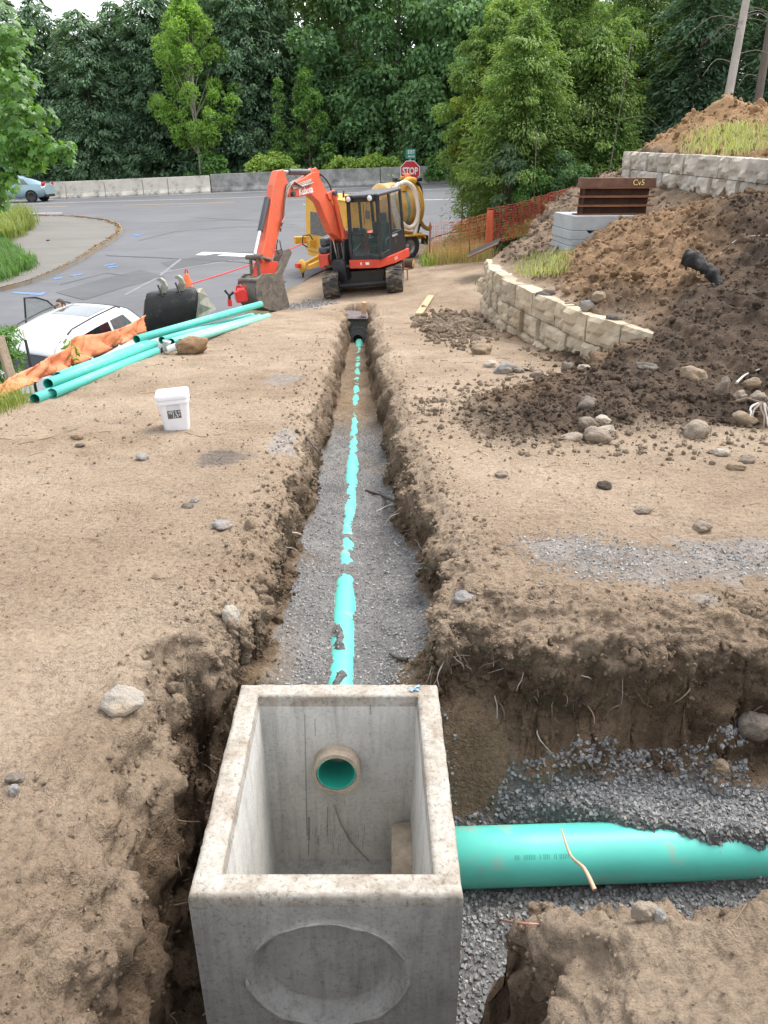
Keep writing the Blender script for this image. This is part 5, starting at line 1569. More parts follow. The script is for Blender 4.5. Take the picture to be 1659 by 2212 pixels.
# ------------------------------------------------------------------ cars
def smooth_st(st, n=70):
    st = np.array(st, float)
    y = np.linspace(st[0, 0], st[-1, 0], n)
    out = [y]
    for k in range(1, st.shape[1]):
        v = np.interp(y, st[:, 0], st[:, k])
        vp_ = np.r_[np.full(3, v[0]), v, np.full(3, v[-1])]
        v = np.convolve(vp_, [.05, .12, .2, .26, .2, .12, .05], 'valid')
        out.append(v)
    return np.array(out).T
def car_body(root, st, mat, n=70):
    """st rows: y, sill z, sill w, waist w, belt z, belt w, roof z, roof w (half widths), tail to nose"""
    S = smooth_st(st, n)
    rows_ = []
    for y, zs_, ws, wm, zb, wb, zr, wr in S:
        zm = (zs_ + zb) / 2
        half = [(ws * .8, zs_), (ws, zs_ + .06), (wm, zm - .05), (wm, zm + .08), (wb + .01, zb - .03), (wb, zb)]
        for t in (.25, .5, .75, .92):
            half.append((wb + (wr - wb) * t ** 1.15, zb + (zr - .05 - zb) * t))
        half += [(wr * .93, zr - .022), (wr * .7, zr - .004), (wr * .35, zr + .008), (0, zr + .012)]
        rows_.append([Vector((a, y, b)) for a, b in half] + [Vector((-a, y, b)) for a, b in half[-2::-1]])
    mb = MB()
    mb.grid(rows_)
    m = len(rows_[0])
    for rw, flip in ((rows_[0], False), (rows_[-1], True)):
        # close the ends with a slightly domed cap
        c = sum(rw, Vector()) / m
        vs = list(rw) + [c]
        mb._add(vs, [(k, (k + 1) % m, m) if not flip else ((k + 1) % m, k, m) for k in range(m)], False)
    b = mb.build('body', mat, root)
    def side(y, t, s, off=.008):
        v = [np.interp(y, S[:, 0], S[:, k]) for k in range(1, 8)]
        zs_, ws, wm, zb, wb, zr, wr = v
        tt = max(0, t)
        return Vector((s * (wb + (wr - wb) * tt ** 1.15 + off), y, zb + (zr - .05 - zb) * t))
    return b, side, S
def side_glass(root, side, y0, y1, t0, t1, s, mat, name='side_window', lean0=0, lean1=0, k=6, curve=0.0):
    rows_ = []
    for i in range(4):
        t = t0 + (t1 - t0) * i / 3
        row = []
        for q in range(k + 1):
            u = q / k
            ya = y0 + lean0 * i / 3; yb = y1 + lean1 * i / 3
            row.append(side(ya + (yb - ya) * u, t - curve * (2 * u - 1) ** 2 * (i / 3), s))
        rows_.append(row)
    return MB().grid(rows_, flip=(s < 0)).build(name, mat, root)
MAT_CARWHITE = M('white_car_paint', (.78, .79, .80), .25, var=.03, scale=2, bump=0, coat=.6)
MAT_CARBLUE = M('pale_blue_car_paint', (.24, .36, .40), .3, .2, var=.05, scale=2, bump=0, coat=.6)
MAT_CARGLASS = M('dark_car_glass', (.012, .014, .016), .05, var=.2, bump=0, spec=.8)
MAT_CARGLASS2 = M('grey_car_glass', (.10, .115, .12), .06, var=.2, bump=0, spec=.8)
MAT_TRIM = M('black_trim', (.02, .02, .021), .5, var=.15, bump=0)
MAT_TAIL = M('tail_lamp', (.5, .012, .015), .2, var=.1, bump=0, coat=.5)
MAT_CLEARLAMP = M('clear_lamp', (.75, .74, .75), .2, var=.05, bump=0, coat=.5)
# white estate at the foot of the bank
SUVS = Matrix.Diagonal((.92, 1.0, 1.0, 1))
SUVR = Euler((R(4.5), R(3.0), R(-11)))
suA = at(145, 716, 14.65) - (SUVR.to_matrix().to_4x4() @ SUVS) @ Vector((.61, -1.55, 1.71))
suv = thing('car', 'white SUV with roof rails and sunroof, its front door standing open, below the bank', 'car', suA, SUVR)
suv.scale = (.92, 1, 1)
st_ = [(-2.28, .42, .70, .80, .80, .78, .90, .70), (-2.22, .30, .84, .90, .98, .84, 1.10, .62), (-2.10, .28, .88, .92, 1.02, .87, 1.36, .58), (-1.92, .27, .89, .93, 1.04, .88, 1.60, .60), (-1.5, .26, .9, .94, 1.05, .89, 1.665, .66), (-.6, .26, .9, .94, 1.03, .9, 1.70, .68), (.35, .26, .9, .94, 1.01, .9, 1.68, .67), (.75, .26, .9, .94, 1.0, .89, 1.60, .65), (1.15, .26, .9, .94, .99, .87, 1.30, .70), (1.42, .27, .9, .94, 1.0, .86, 1.06, .78), (1.9, .28, .88, .93, .95, .82, .99, .74), (2.2, .3, .82, .88, .85, .76, .88, .68), (2.32, .4, .7, .78, .7, .66, .72, .55)]
b_, sd, S_ = car_body(suv, st_, MAT_CARWHITE)
side_glass(suv, sd, -1.95, -1.28, .10, .80, 1, MAT_CARGLASS, lean0=.28, lean1=.0)
side_glass(suv, sd, -1.20, -.25, .06, .86, 1, MAT_CARGLASS, 'rear_door_window', lean0=.02)
side_glass(suv, sd, -.16, .92, .04, .86, 1, MAT_CARGLASS2, 'front_door_window', lean1=-.52)
side_glass(suv, sd, -1.95, -1.28, .10, .80, -1, MAT_CARGLASS, lean0=.28)
side_glass(suv, sd, -1.20, -.25, .06, .86, -1, MAT_CARGLASS, 'rear_door_window')
side_glass(suv, sd, -.16, .92, .04, .86, -1, MAT_TRIM, 'door_opening', lean1=-.52)
def hpt(y, u, dz=.0, S=None):
    """a point on the roof or hatch line, u from -1 to 1 across"""
    zr = np.interp(y, S[:, 0], S[:, 6]); wr = np.interp(y, S[:, 0], S[:, 7])
    return Vector((u * wr, y, zr + .012 - .03 * u * u + dz))
# rear window, spoiler, tailgate trim
rows_ = [[hpt(y, u, .012, S_) + Vector((0, -.012, 0)) for u in np.linspace(-.98, .98, 9)] for y in np.linspace(-2.235, -1.99, 7)]
MB().grid(rows_).build('rear_window', MAT_CARGLASS, suv)
rows_ = [[hpt(y, u, d, S_) for u in np.linspace(-1.0, 1.0, 11)] for y, d in ((-1.7, .006), (-1.85, .03), (-2.02, .07), (-2.10, .10))]
rows_.append([p + Vector((0, 0, -.035)) for p in rows_[-1]])
rows_.append([p + Vector((0, .16, -.05)) for p in rows_[-1]])
MB().grid(rows_).build('spoiler', MAT_CARWHITE, suv, solid=.012)
MB().box((0, -2.25, .95), (1.2, .04, .16)).build('tailgate_trim', MAT_TRIM, suv, bevel=.02)
for s in (-1, 1):
    MB().box((s * .74, -2.16, 1.04), (.16, .16, .3), (R(12), 0, s * R(18))).build('tail_light', MAT_TAIL, suv, bevel=.03)
    pts = []
    for y in np.linspace(-1.55, .45, 14):
        p = hpt(y, s * .93, .0, S_)
        h = .055 * min(1, 6 * min(y + 1.58, .48 - y))
        pts.append(p + Vector((0, 0, max(.012, h))))
    MB().tube(pts, .018, 8).build('roof_rail', MAT_TRIM, suv)
    for yy in (-1.42, 1.38):
        wheel(suv, (s * .80, yy, .345), .345, .23, s)
    MB().box((s * .97, .82, 1.06), (.18, .1, .14)).build('wing_mirror', MAT_CARWHITE, suv, bevel=.03)
rows_ = [[hpt(y, u, .006, S_) for u in np.linspace(-.66, .66, 7)] for y in np.linspace(-.55, .25, 7)]
MB().grid(rows_).build('sunroof', MAT_CARGLASS2, suv)
rows_ = [[hpt(y, u, .010, S_) for u in np.linspace(-.93, .93, 9)] for y in np.linspace(.66, 1.36, 8)]
MB().grid(rows_).build('windscreen', MAT_CARGLASS2, suv)
# left front door swung open
D_ = Matrix.Translation((-.93, .95, 0)) @ Matrix.Rotation(R(-62), 4, 'Z')
MB(D_).prism([(0, .35), (-1.05, .35), (-1.1, .7), (-1.08, 1.02), (0, 1.0)], -.04, .04, 0).build('open_door', MAT_CARWHITE, suv, bevel=.02)
od = [(0.0, 1.0), (-.52, 1.58), (-.75, 1.66), (-1.0, 1.66), (-1.08, 1.02)]
MB(D_).tube([(0, a, b) for a, b in od], .022, 8).build('door_frame', MAT_TRIM, suv)
MB(D_)._add([(0, a, b) for a, b in od], [(0, 1, 2, 3, 4)]).build('door_window', glass_mat('green_door_glass', (.25, .30, .27), .42), suv)
# pale blue hatchback going left on the main road
ax = at(73, 437, 50.6)
pr = thing('car', 'pale blue hatchback driving along the far lane of the main road', 'car', (ax.x - 1.3, ax.y + .7, street_z(ax.x, ax.y + .5)), (0, 0, R(89)))
st2 = [(-2.15, .5, .62, .72, .78, .72, .86, .66), (-2.08, .36, .78, .83, .96, .78, 1.10, .60), (-1.9, .28, .83, .86, 1.0, .80, 1.16, .57), (-1.4, .22, .84, .865, .98, .82, 1.32, .56), (-.7, .2, .845, .87, .95, .83, 1.455, .58), (-.1, .2, .845, .87, .93, .83, 1.49, .59), (.4, .2, .845, .87, .91, .83, 1.46, .58), (.9, .2, .845, .87, .89, .82, 1.25, .62), (1.45, .21, .845, .87, .88, .80, .98, .7), (1.9, .24, .82, .85, .78, .74, .84, .66), (2.2, .3, .7, .74, .62, .6, .66, .52), (2.27, .4, .55, .6, .55, .5, .58, .45)]
b2, sd2, S2_ = car_body(pr, st2, MAT_CARBLUE)
side_glass(pr, sd2, -1.25, -.42, .08, .78, -1, MAT_CARGLASS2, 'rear_door_window', lean0=.35)
side_glass(pr, sd2, -.36, .55, .06, .82, -1, MAT_CARGLASS2, 'front_door_window', lean1=-.1)
side_glass(pr, sd2, .6, 1.2, .06, .62, -1, MAT_CARGLASS2, 'quarter_window', lean1=-.5)
side_glass(pr, sd2, -1.25, 1.0, .08, .78, 1, MAT_CARGLASS2, 'side_window', lean0=.35, lean1=-.4)
side_glass(pr, sd2, -1.25, -.42, .08, .78, 1, MAT_CARGLASS2, 'rear_door_window', lean0=.35) if False else None
for s in (-1, 1):
    for yy in (-1.32, 1.38):
        wheel(pr, (s * .80, yy, .315), .315, .2, s)
        MB(Matrix.Translation((s * .868, yy, .33)) @ Matrix.Rotation(math.pi / 2, 4, 'Y')).lathe([(.0005, 0), (.37, 0), (.37, -.02)], 28).build('wheel_arch', MAT_TRIM, pr)
    MB().box((s * .70, -2.06, .98), (.2, .14, .26), (R(14), 0, s * R(25))).build('tail_light', MAT_TAIL, pr, bevel=.03)
    MB().box((s * .79, -1.96, .84), (.06, .26, .14), (0, 0, s * R(14))).build('lower_lamp', MAT_CLEARLAMP, pr, bevel=.02)
rows_ = [[hpt(y, u, .012, S2_) for u in np.linspace(-.9, .9, 9)] for y in np.linspace(-1.95, -.9, 9)]
MB().grid(rows_).build('rear_window', MAT_CARGLASS, pr)
MB().box((0, -2.0, 1.12), (1.2, .14, .03), (R(-6), 0, 0)).build('tail_spoiler', MAT_TAIL, pr, bevel=.01)
MB().box((0, -2.1, .36), (1.3, .14, .14)).build('rear_bumper_trim', MAT_TRIM, pr, bevel=.03)
rows_ = [[hpt(y, u, .010, S2_) for u in np.linspace(-.9, .9, 9)] for y in np.linspace(.62, 1.4, 8)]
MB().grid(rows_).build('windscreen', MAT_CARGLASS2, pr)

# the person getting out on the far side of the white car
def person(loc_, yaw):
    o = thing('person', 'person in dark clothes behind the open door of the white car, only the head showing', 'person', loc_, (0, 0, yaw))
    sk = {'pelvis': (0, 0, .86), 'belly': (0, .03, 1.0), 'chest': (0, .10, 1.2), 'neck': (0, .17, 1.36), 'sl': (-.17, .12, 1.30), 'sr': (.17, .12, 1.30),
          'el': (-.24, .2, 1.06), 'er': (.25, .24, 1.06), 'hl': (-.2, .42, 1.0), 'hr': (.22, .46, 1.02), 'hipl': (-.09, 0, .82), 'hipr': (.09, 0, .82), 'kl': (-.11, .1, .46), 'kr': (.11, .06, .46), 'al': (-.11, 0, .08), 'ar': (.11, -.04, .08), 'tl': (-.12, .16, .04), 'tr': (.13, .12, .04)}
    rad = {'pelvis': .14, 'belly': .13, 'chest': .15, 'neck': .055, 'sl': .075, 'sr': .075, 'el': .047, 'er': .047, 'hl': .034, 'hr': .034, 'hipl': .095, 'hipr': .095, 'kl': .062, 'kr': .062, 'al': .045, 'ar': .045, 'tl': .035, 'tr': .035}
    E_ = [('pelvis', 'belly'), ('belly', 'chest'), ('chest', 'neck'), ('chest', 'sl'), ('chest', 'sr'), ('sl', 'el'), ('sr', 'er'), ('el', 'hl'), ('er', 'hr'), ('pelvis', 'hipl'), ('pelvis', 'hipr'), ('hipl', 'kl'), ('hipr', 'kr'), ('kl', 'al'), ('kr', 'ar'), ('al', 'tl'), ('ar', 'tr')]
    names = list(sk); idx = {k: i for i, k in enumerate(names)}
    me = bpy.data.meshes.new('body'); me.from_pydata([sk[k] for k in names], [(idx[a], idx[b]) for a, b in E_], [])
    b = bpy.data.objects.new('body', me); COL.objects.link(b); b.parent = o
    me.materials.append(M('dark_clothes', (.04, .045, .06), .9, var=.2, bump=.1))
    sm = b.modifiers.new('skin', 'SKIN')
    for i, k in enumerate(names):
        me.skin_vertices[0].data[i].radius = (rad[k], rad[k])
    me.skin_vertices[0].data[0].use_root = True
    b.modifiers.new('sub', 'SUBSURF').levels = 1
    b.modifiers['sub'].render_levels = 2
    SKIN_ = M('skin', (.45, .27, .19), .55, var=.1, bump=.05); HAIR = M('dark_hair', (.03, .02, .016), .7, var=.3, bump=.3)
    H = Matrix.Translation((0, .2, 1.50))
    mb = MB(H)
    rows_ = []
    for i in range(13):
        th_ = math.pi * i / 12
        row = []
        for k in range(20):
            ph = 2 * math.pi * k / 20
            x, y_, z_ = math.sin(th_) * math.cos(ph), math.sin(th_) * math.sin(ph), math.cos(th_)
            jaw = 1 - .22 * max(0, -z_)
            nose = .024 * math.exp(-((x / .16) ** 2 + ((z_ + .1) / .2) ** 2)) if y_ > 0 else 0
            eye = -.009 * (math.exp(-(((abs(x) - .36) / .16) ** 2 + ((z_ - .08) / .12) ** 2))) if y_ > 0 else 0
            row.append((x * .077 * jaw, y_ * .095 * jaw + nose + eye, z_ * .118))
        row.append(row[0])
        rows_.append(row)
    mb.grid(rows_)
    for s in (-1, 1):
        mb.box((s * .078, -.005, -.005), (.016, .035, .055))
    mb.tube([(0, -.01, -.09), (0, -.03, -.16)], .05, 10)
    mb.build('head', SKIN_, o)
    mb = MB(H)
    rows_ = []
    for i in range(7):
        th_ = math.pi * .56 * i / 6
        row = []
        for k in range(21):
            ph = 2 * math.pi * k / 20
            x, y_, z_ = math.sin(th_) * math.cos(ph), math.sin(th_) * math.sin(ph), math.cos(th_)
            cut = .5 if y_ > .45 and z_ < .55 else 1
            row.append((x * .082 * (1 if cut == 1 else .9), y_ * .1 * (1 if cut == 1 else .7) - .004, (z_ if cut == 1 else max(z_, .5)) * .124))
        rows_.append(row)
    mb.grid(rows_)
    mb.build('hair', HAIR, o)
    for s, k in ((-1, 'hl'), (1, 'hr')):
        c = Vector(sk[k])
        mb = MB()
        mb.box(c + Vector((0, .04, -.005)), (.035, .08, .07))
        for f in range(4):
            mb.tube([c + Vector((0, .08, .025 - .017 * f)), c + Vector((0, .12, .024 - .018 * f)), c + Vector((-s * .015, .145 - .006 * f, .012 - .018 * f))], [.009, .008, .007], 6)
        mb.tube([c + Vector((-s * .01, .03, .03)), c + Vector((-s * .04, .06, .045)), c + Vector((-s * .045, .09, .04))], [.011, .01, .008], 6)
        mb.build('hand', SKIN_, o, bevel=.006)
    return o
pp = at(157, 653, 16.9)
ps = person((pp.x, pp.y - .2, pp.z - 1.71), R(150))
ps.scale = (1.13, 1.13, 1.14)

# ------------------------------------------------------------------ loose digging bucket on the bank
MAT_BLACKSTEEL = M('black_bucket_paint', (.018, .018, .018), .65, var=.4, scale=5, bump=.3, dirt=((.09, .085, .075), 6, .56, .7))
MAT_GREYSTEEL = M('scraped_steel', (.30, .29, .24), .7, .3, var=.25, scale=5, bump=.2, dirt=((.2, .16, .1), 4, .5, .7))
YB = 13.1
bt = at(366, 706, YB)
bkt = thing('digger_bucket', 'black toothless digging bucket standing on its mouth beside the green pipes', 'excavator bucket', bt)
O = Vector(bkt.location)
def bp(x, y, dy=0): return at(x, y, YB + dy) - O
rows_ = []
for (l, r_, dy) in (((326, 632), (412, 620), .30), ((317, 636), (424, 625), .10), ((314, 648), (428, 634), .0), ((311, 680), (427, 655), -.02), ((307, 712), (424, 682), .02), ((305, 728), (421, 700), .12)):
    a, b = bp(*l, dy), bp(*r_, dy)
    rows_.append([a.lerp(b, k / 8) for k in range(9)])
MB().grid(rows_).build('shell', MAT_BLACKSTEEL, bkt, solid=.03)
for s, pl_ in ((0, ((326, 632, .30), (317, 636, .1), (314, 648, 0), (311, 680, 0), (307, 712, .03), (305, 728, .12), (330, 716, .85), (340, 660, .75))), (1, ((424, 625, .06), (429, 632, -.02), (430, 655, -.03), (424, 690, .0), (466, 668, .62), (447, 640, .5), (436, 622, .3)))):
    v = [bp(a, b, d) for a, b, d in pl_]
    MB()._add(v, [tuple(range(len(v)))]).build('cheek', MAT_GREYSTEEL, bkt, solid=.03)
for cx in (346, 384):
    ox = cx - 346
    mb = MB()
    pts = [bp(cx - 4, 634 - ox * .12, .1), bp(cx + 14, 632 - ox * .12, .1), bp(cx + 16, 618 - ox * .14, .1), bp(cx + 10, 606 - ox * .15, .1), bp(cx + 2, 600 - ox * .15, .1), bp(cx - 5, 602 - ox * .15, .1), bp(cx - 4, 606 - ox * .15, .1), bp(cx + 1, 608 - ox * .15, .1), bp(cx + 4, 614 - ox * .15, .1), bp(cx + 1, 622 - ox * .13, .1)]
    mb._add(pts, [tuple(range(len(pts)))])
    mb.build('hook_ear', MAT_GREYSTEEL, bkt, solid=.09)
    MB().tube([bp(cx - 5, 616 - ox * .14, .04), bp(cx + 5, 640 - ox * .12, -.03)], .016, 6).build('rib', MAT_BLACKSTEEL, bkt)

# ------------------------------------------------------------------ pipe stacks on the left
def ground_z(X, Y): return drop(X, Y)
def lay(name_lbl, a, b, r, lift0=0.0, lift1=0.0, mat=None, group=None, Ya=None, Yb=None):
    pa, pb = at(a[0], a[1], Ya), at(b[0], b[1], Yb)
    return pipe_obj('green_pipe', pa, pb, r, mat or MAT_PVC, name_lbl, 'pipe', wall=.005, n=28, group=group)
gA = 'green pipes stacked at the near end of the bank'
gB = 'green pipes stacked beside the digger bucket'
lay('lowest green pipe, its open end nearest the wooden post', (75, 862), (330, 762), .055, mat=MAT_PVC, group=gA, Ya=7.45, Yb=10.6)
lay('green pipe on the tan soil along the near side of the front stack', (113, 850), (338, 759), .054, group=gA, Ya=7.65, Yb=10.75)
lay('green pipe resting on top of the front stack', (104, 829), (334, 742), .056, group=gA, Ya=7.78, Yb=10.9)
lay('green pipe at the back of the front stack, mostly hidden behind the top one', (126, 814), (320, 741), .054, group=gA, Ya=8.1, Yb=11.1)
lay('bright green pipe lying on top of the far stack, reaching the excavator bucket', (295, 733), (563, 657), .058, group=gB, Ya=10.85, Yb=15.0)
lay('green pipe under the top one of the far stack', (350, 735), (545, 682), .055, group=gB, Ya=11.2, Yb=15.1)
lay('green pipe with its open end behind the white cup', (370, 739), (560, 684), .055, mat=MAT_PVC_PALE, group=gB, Ya=11.0, Yb=15.0)
lay('pale bleached green pipe behind the round soil lump, near side of its stack', (392, 740), (580, 683), .056, mat=MAT_PVC_PALE, group=gB, Ya=10.85, Yb=14.9)
# paper cup and fitting by the pipe ends
c0 = at(358, 757, 10.45)
cup = thing('paper_cup', 'white paper cup lying by the open pipe ends', 'cup', (c0.x, c0.y, c0.z))
MB(Matrix.Rotation(R(14), 4, 'Y')).lathe([(.0005, .0), (.04, .0), (.055, .13), (.058, .13), (.058, .135), (.052, .135)], 20).build('cup', M('cup_paper', (.68, .70, .72), .6, var=.15, scale=14, bump=0, dirt=((.4, .45, .52), 20, .55, .6)), cup)
c1 = at(372, 752, 10.4)
ft = thing('pipe_fitting', 'small white pipe fitting between the paper cup and the soil lump', 'pipe fitting', (c1.x, c1.y, c1.z))
MB(Matrix.Rotation(R(70), 4, 'Y')).lathe([(.04, -.06), (.05, -.06), (.05, .06), (.04, .06), (.04, -.06)], 18, smooth_=False).build('fitting', M('white_fitting', (.66, .68, .66), .4, var=.08, bump=0), ft)

# ------------------------------------------------------------------ white pail
MAT_PAIL = M('white_plastic', (.72, .72, .73), .38, var=.05, scale=4, bump=.02, dirt=((.45, .38, .3), 6, .66, .8))
MAT_LABEL = M('label_paper', (.55, .55, .57), .6, var=.1, scale=20, bump=0)
MAT_PRINT = M('label_print', (.10, .10, .10), .6, var=.4, scale=30, bump=0)
gp = hit(378, 930) or at(378, 930, 6.34)
pail = thing('bucket', 'white plastic pail with lid and dark printed label standing on the tan ground', 'bucket', (gp.x, gp.y + .1, gp.z - .012), (R(-1.5), R(-3.0), R(12)))
def rsq(w, d, r, n=6):
    out = []
    for cx, cy, a0 in ((w - r, d - r, 0), (-w + r, d - r, 90), (-w + r, -d + r, 180), (w - r, -d + r, 270)):
        for k in range(n + 1):
            a = R(a0 + 90 * k / n)
            out.append((cx + r * math.cos(a), cy + r * math.sin(a)))
    return out
def stack_sections(secs):
    mb = MB()
    rows_ = []
    for w, d, r, z_ in secs:
        p = rsq(w, d, r)
        rows_.append([(a, b, z_) for a, b in p] + [(p[0][0], p[0][1], z_)])
    mb.grid(rows_, flip=False)
    for rw, fl in ((rows_[0], True), (rows_[-1], False)):
        f = tuple(range(len(rw) - 1))
        mb._add(rw[:-1], [f[::-1] if fl else f], False)
    return mb
PH = .335
stack_sections([(.103, .098, .03, 0), (.105, .1, .03, .01), (.128, .118, .035, PH - .075), (.1285, .1185, .035, PH - .07)]).build('pail', MAT_PAIL, pail)
stack_sections([(.138, .128, .04, PH - .085), (.138, .128, .04, PH - .065)]).build('collar', MAT_PAIL, pail, bevel=.003)
stack_sections([(.131, .121, .038, PH - .065), (.133, .123, .038, PH - .04)]).build('neck', MAT_PAIL, pail)
stack_sections([(.140, .130, .042, PH - .045), (.142, .132, .042, PH - .02), (.136, .126, .04, PH - .004), (.12, .11, .035, PH - .004), (.118, .108, .034, PH - .012)]).build('lid', MAT_PAIL, pail)
pts = [(.146 * math.cos(t), .05 * math.sin(t) - .0, PH - .05 + .035 * math.sin(t)) for t in np.linspace(0, math.pi, 18)]
MB().tube(pts, .0025, 6).build('wire_handle', MAT_GALV, pail)
fyp = lambda z_: -(.1 + (.118 - .1) * z_ / (PH - .075)) - .0016
def decal(x0, x1, z0_, z1_, mat, name, off=0):
    return MB()._add([(x0, fyp(z0_) - off, z0_), (x1, fyp(z0_) - off, z0_), (x1, fyp(z1_) - off, z1_), (x0, fyp(z1_) - off, z1_)], [(0, 1, 2, 3)]).build(name, mat, pail)
decal(-.058, .055, .195, .243, MAT_LABEL, 'label')
decal(-.058, .055, .12, .193, MAT_PRINT, 'printed_picture')
for k, (a, b, c, d) in enumerate(((-.012, -.006, .122, .19), (-.03, -.022, .16, .19), (-.045, -.038, .165, .185), (.012, .018, .15, .19), (.02, .03, .13, .155), (.035, .05, .172, .182), (.004, .01, .124, .14), (.04, .046, .14, .16))):
    decal(a, b, c, d, MAT_LABEL, 'picture_light', .0006)

# ------------------------------------------------------------------ silt fence cloth, stakes
MAT_CLOTH = M('orange_silt_cloth', (.66, .19, .08), .65, var=.14, scale=4, bump=.25, bscale=60, dirt=((.45, .22, .12), 3, .58, .75))
top_ = [(-60, 862), (-10, 835), (32, 811), (73, 790), (109, 770), (142, 752), (162, 728), (178, 724), (219, 720), (249, 712), (263, 708), (290, 694), (316, 680)]
bot_ = [(-60, 905), (-10, 868), (40, 842), (75, 826), (105, 811), (142, 796), (165, 786), (193, 775), (220, 763), (245, 750), (265, 741), (290, 728), (312, 717)]
Ys = np.interp(np.arange(13), [0, 2, 12], [6.8, 7.6, 11.3])
def cloth(name, lbl, top_, bot_, Ys, sub=9):
    ctl = []
    for (a, b, Yv) in zip(top_, bot_, Ys):
        ctl.append((at(a[0], a[1], Yv + .18), at(b[0], b[1], Yv)))
    T_ = bez([c[0] for c in ctl], sub); B_ = bez([c[1] for c in ctl], sub)
    rows_ = []
    for i in range(9):
        v = i / 8
        row = []
        for k, (a, b) in enumerate(zip(T_, B_)):
            p = a.lerp(b, v)
            f = 1.2 * float(vnoise(np.array([k * .55 + 2 * v]), np.array([v * 3.0]), np.array([.5]), 5)[0]) + .8 * float(vnoise(np.array([k * 1.3 - 4 * v]), np.array([v * 5.0]), np.array([.5]), 6)[0]) + math.sin(k * .9 + 3 * v) * .4 + math.sin(k * .37 - 5 * v + 1) + .6 * math.sin(k * 2.1 + 9 * v)
            p = p + Vector((-.03, -.05, 0)) * f * (.3 + v * .7) + Vector((-.02, -.07, .0)) * math.sin(v * math.pi) * (1 + math.sin(k * .5))
            row.append(p)
        rows_.append(row)
    o = MB().grid(rows_).build(name, MAT_CLOTH, None, solid=.004)
    return tag(o, lbl, 'silt fence')
cloth('silt_fence', 'sagging orange silt fence cloth between the white car and the green pipes', top_, bot_, Ys)
MAT_STAKE = M('black_stake', (.02, .02, .02), .6, var=.2, bump=.05)
a, b = at(79, 846, 8.3), at(50, 712, 8.45)
sk_o = thing('fence_stake', 'thin black stake with pale tip leaning in the silt fence', 'stake', a)
MB().tube([(0, 0, -.15), (b - a) * .84], .016, 8).build('stake', MAT_STAKE, sk_o)
MB().tube([(b - a) * .84, b - a], .016, 8).build('pale_tip', M('faded_tip', (.62, .55, .46), .7, bump=0), sk_o)
a, b = at(38, 862, 7.9), at(-6, 716, 8.05)
wp = thing('wooden_post', 'weathered grey wooden post overgrown with grass at the end of the silt fence', 'post', a)
d_ = (b - a)
MB(d_.to_track_quat('Z', 'Y').to_matrix().to_4x4()).box((0, 0, d_.length / 2 - .1), (.085, .085, d_.length + .1)).build('post', M('weathered_wood', (.30, .23, .16), .9, var=.3, scale=6, stretch=(10, 10, 1), bump=.4), wp, bevel=.006)

# ------------------------------------------------------------------ small things by the street
def delineator(px, Y, lbl, h=.75):
    p = at(px[0], px[1], Y)
    o = thing('delineator_post', lbl, 'delineator post', (p.x, p.y, p.z), group='red traffic posts by the street')
    MB().lathe([(.0005, .05), (.1, .05), (.19, .02), (.2, 0), (.0005, 0)], 20).build('base', MAT_BLACK, o)
    MB().lathe([(.055, .04), (.05, h - .12), (.045, h - .1), (.0005, h - .1)], 18).build('tube', MAT_SAFRED, o)
    pts = [(.028 * math.cos(t), 0, h - .08 + .07 * math.sin(t) * 1.4) for t in np.linspace(0, math.pi, 10)]
    MB().tube(pts, .012, 6).build('loop', MAT_SAFRED, o)
    MB().lathe([(.0535, h * .55), (.0535, h * .68)], 18).build('reflective_band', MAT_SIGNWHITE, o)
    return o
delineator((600, 609), 19.6, 'red traffic post with round black base right of the excavator bucket', .85)
p = at(408, 640, 16.4)
cn = thing('traffic_cone', 'orange traffic cone with loop top behind the black digger bucket', 'traffic cone', (p.x, p.y, p.z))
MB().box((0, 0, .015), (.34, .34, .03)).build('base', MAT_SAFETY, cn, bevel=.01)
MB().lathe([(.14, .03), (.045, .42), (.04, .45), (.0005, .45)], 20).build('cone', MAT_SAFETY, cn)
MB().tube([(.03 * math.cos(t), 0, .43 + .11 * math.sin(t)) for t in np.linspace(-.2, math.pi + .2, 14)], .014, 6).build('loop', MAT_SAFRED, cn)
a, b, c = at(413, 613, 16.4), at(540, 572, 19.4), at(668, 521, 25.0)
rp = MB().tube(bez([a, b, c], 10), .014, 6).build('barrier_rope', MAT_SAFRED)
tag(rp, 'red barrier rope stretched low across the street from the cone', 'rope')
p = at(523, 652, 16.0)
jg = thing('fuel_can', 'red plastic fuel can left of the excavator bucket', 'fuel can', (p.x, p.y, p.z), (0, R(-6), R(20)))
MB().prism([(-.12, 0), (.12, 0), (.125, .2), (.08, .27), (-.02, .27), (-.12, .22)], -.1, .1, 1).build('can', MAT_SAFRED, jg, bevel=.03)
MB().tube([(-.08, 0, .22), (-.06, 0, .32), (.02, 0, .33), (.06, 0, .26)], .016, 8).build('handle', MAT_SAFRED, jg)
MB().cyl((.09, 0, .24), (.13, 0, .31), .03, n=12).build('cap', MAT_SAFRED, jg)
p = at(497, 661, 15.8)
tl = thing('hand_tool', 'small black and red tool standing upright left of the fuel can', 'tool', (p.x, p.y, p.z))
MB().cyl((0, 0, 0), (0, 0, .13), .045, n=12).build('red_body', MAT_SAFRED, tl)
MB().tube([(0, 0, .12), (0, 0, .22)], .028, 8).tube([(0, 0, .2), (-.08, 0, .31)], [.02, .028], 8).tube([(0, 0, .2), (.09, 0, .27)], [.02, .03], 8).build('black_head', MAT_BLACK, tl)
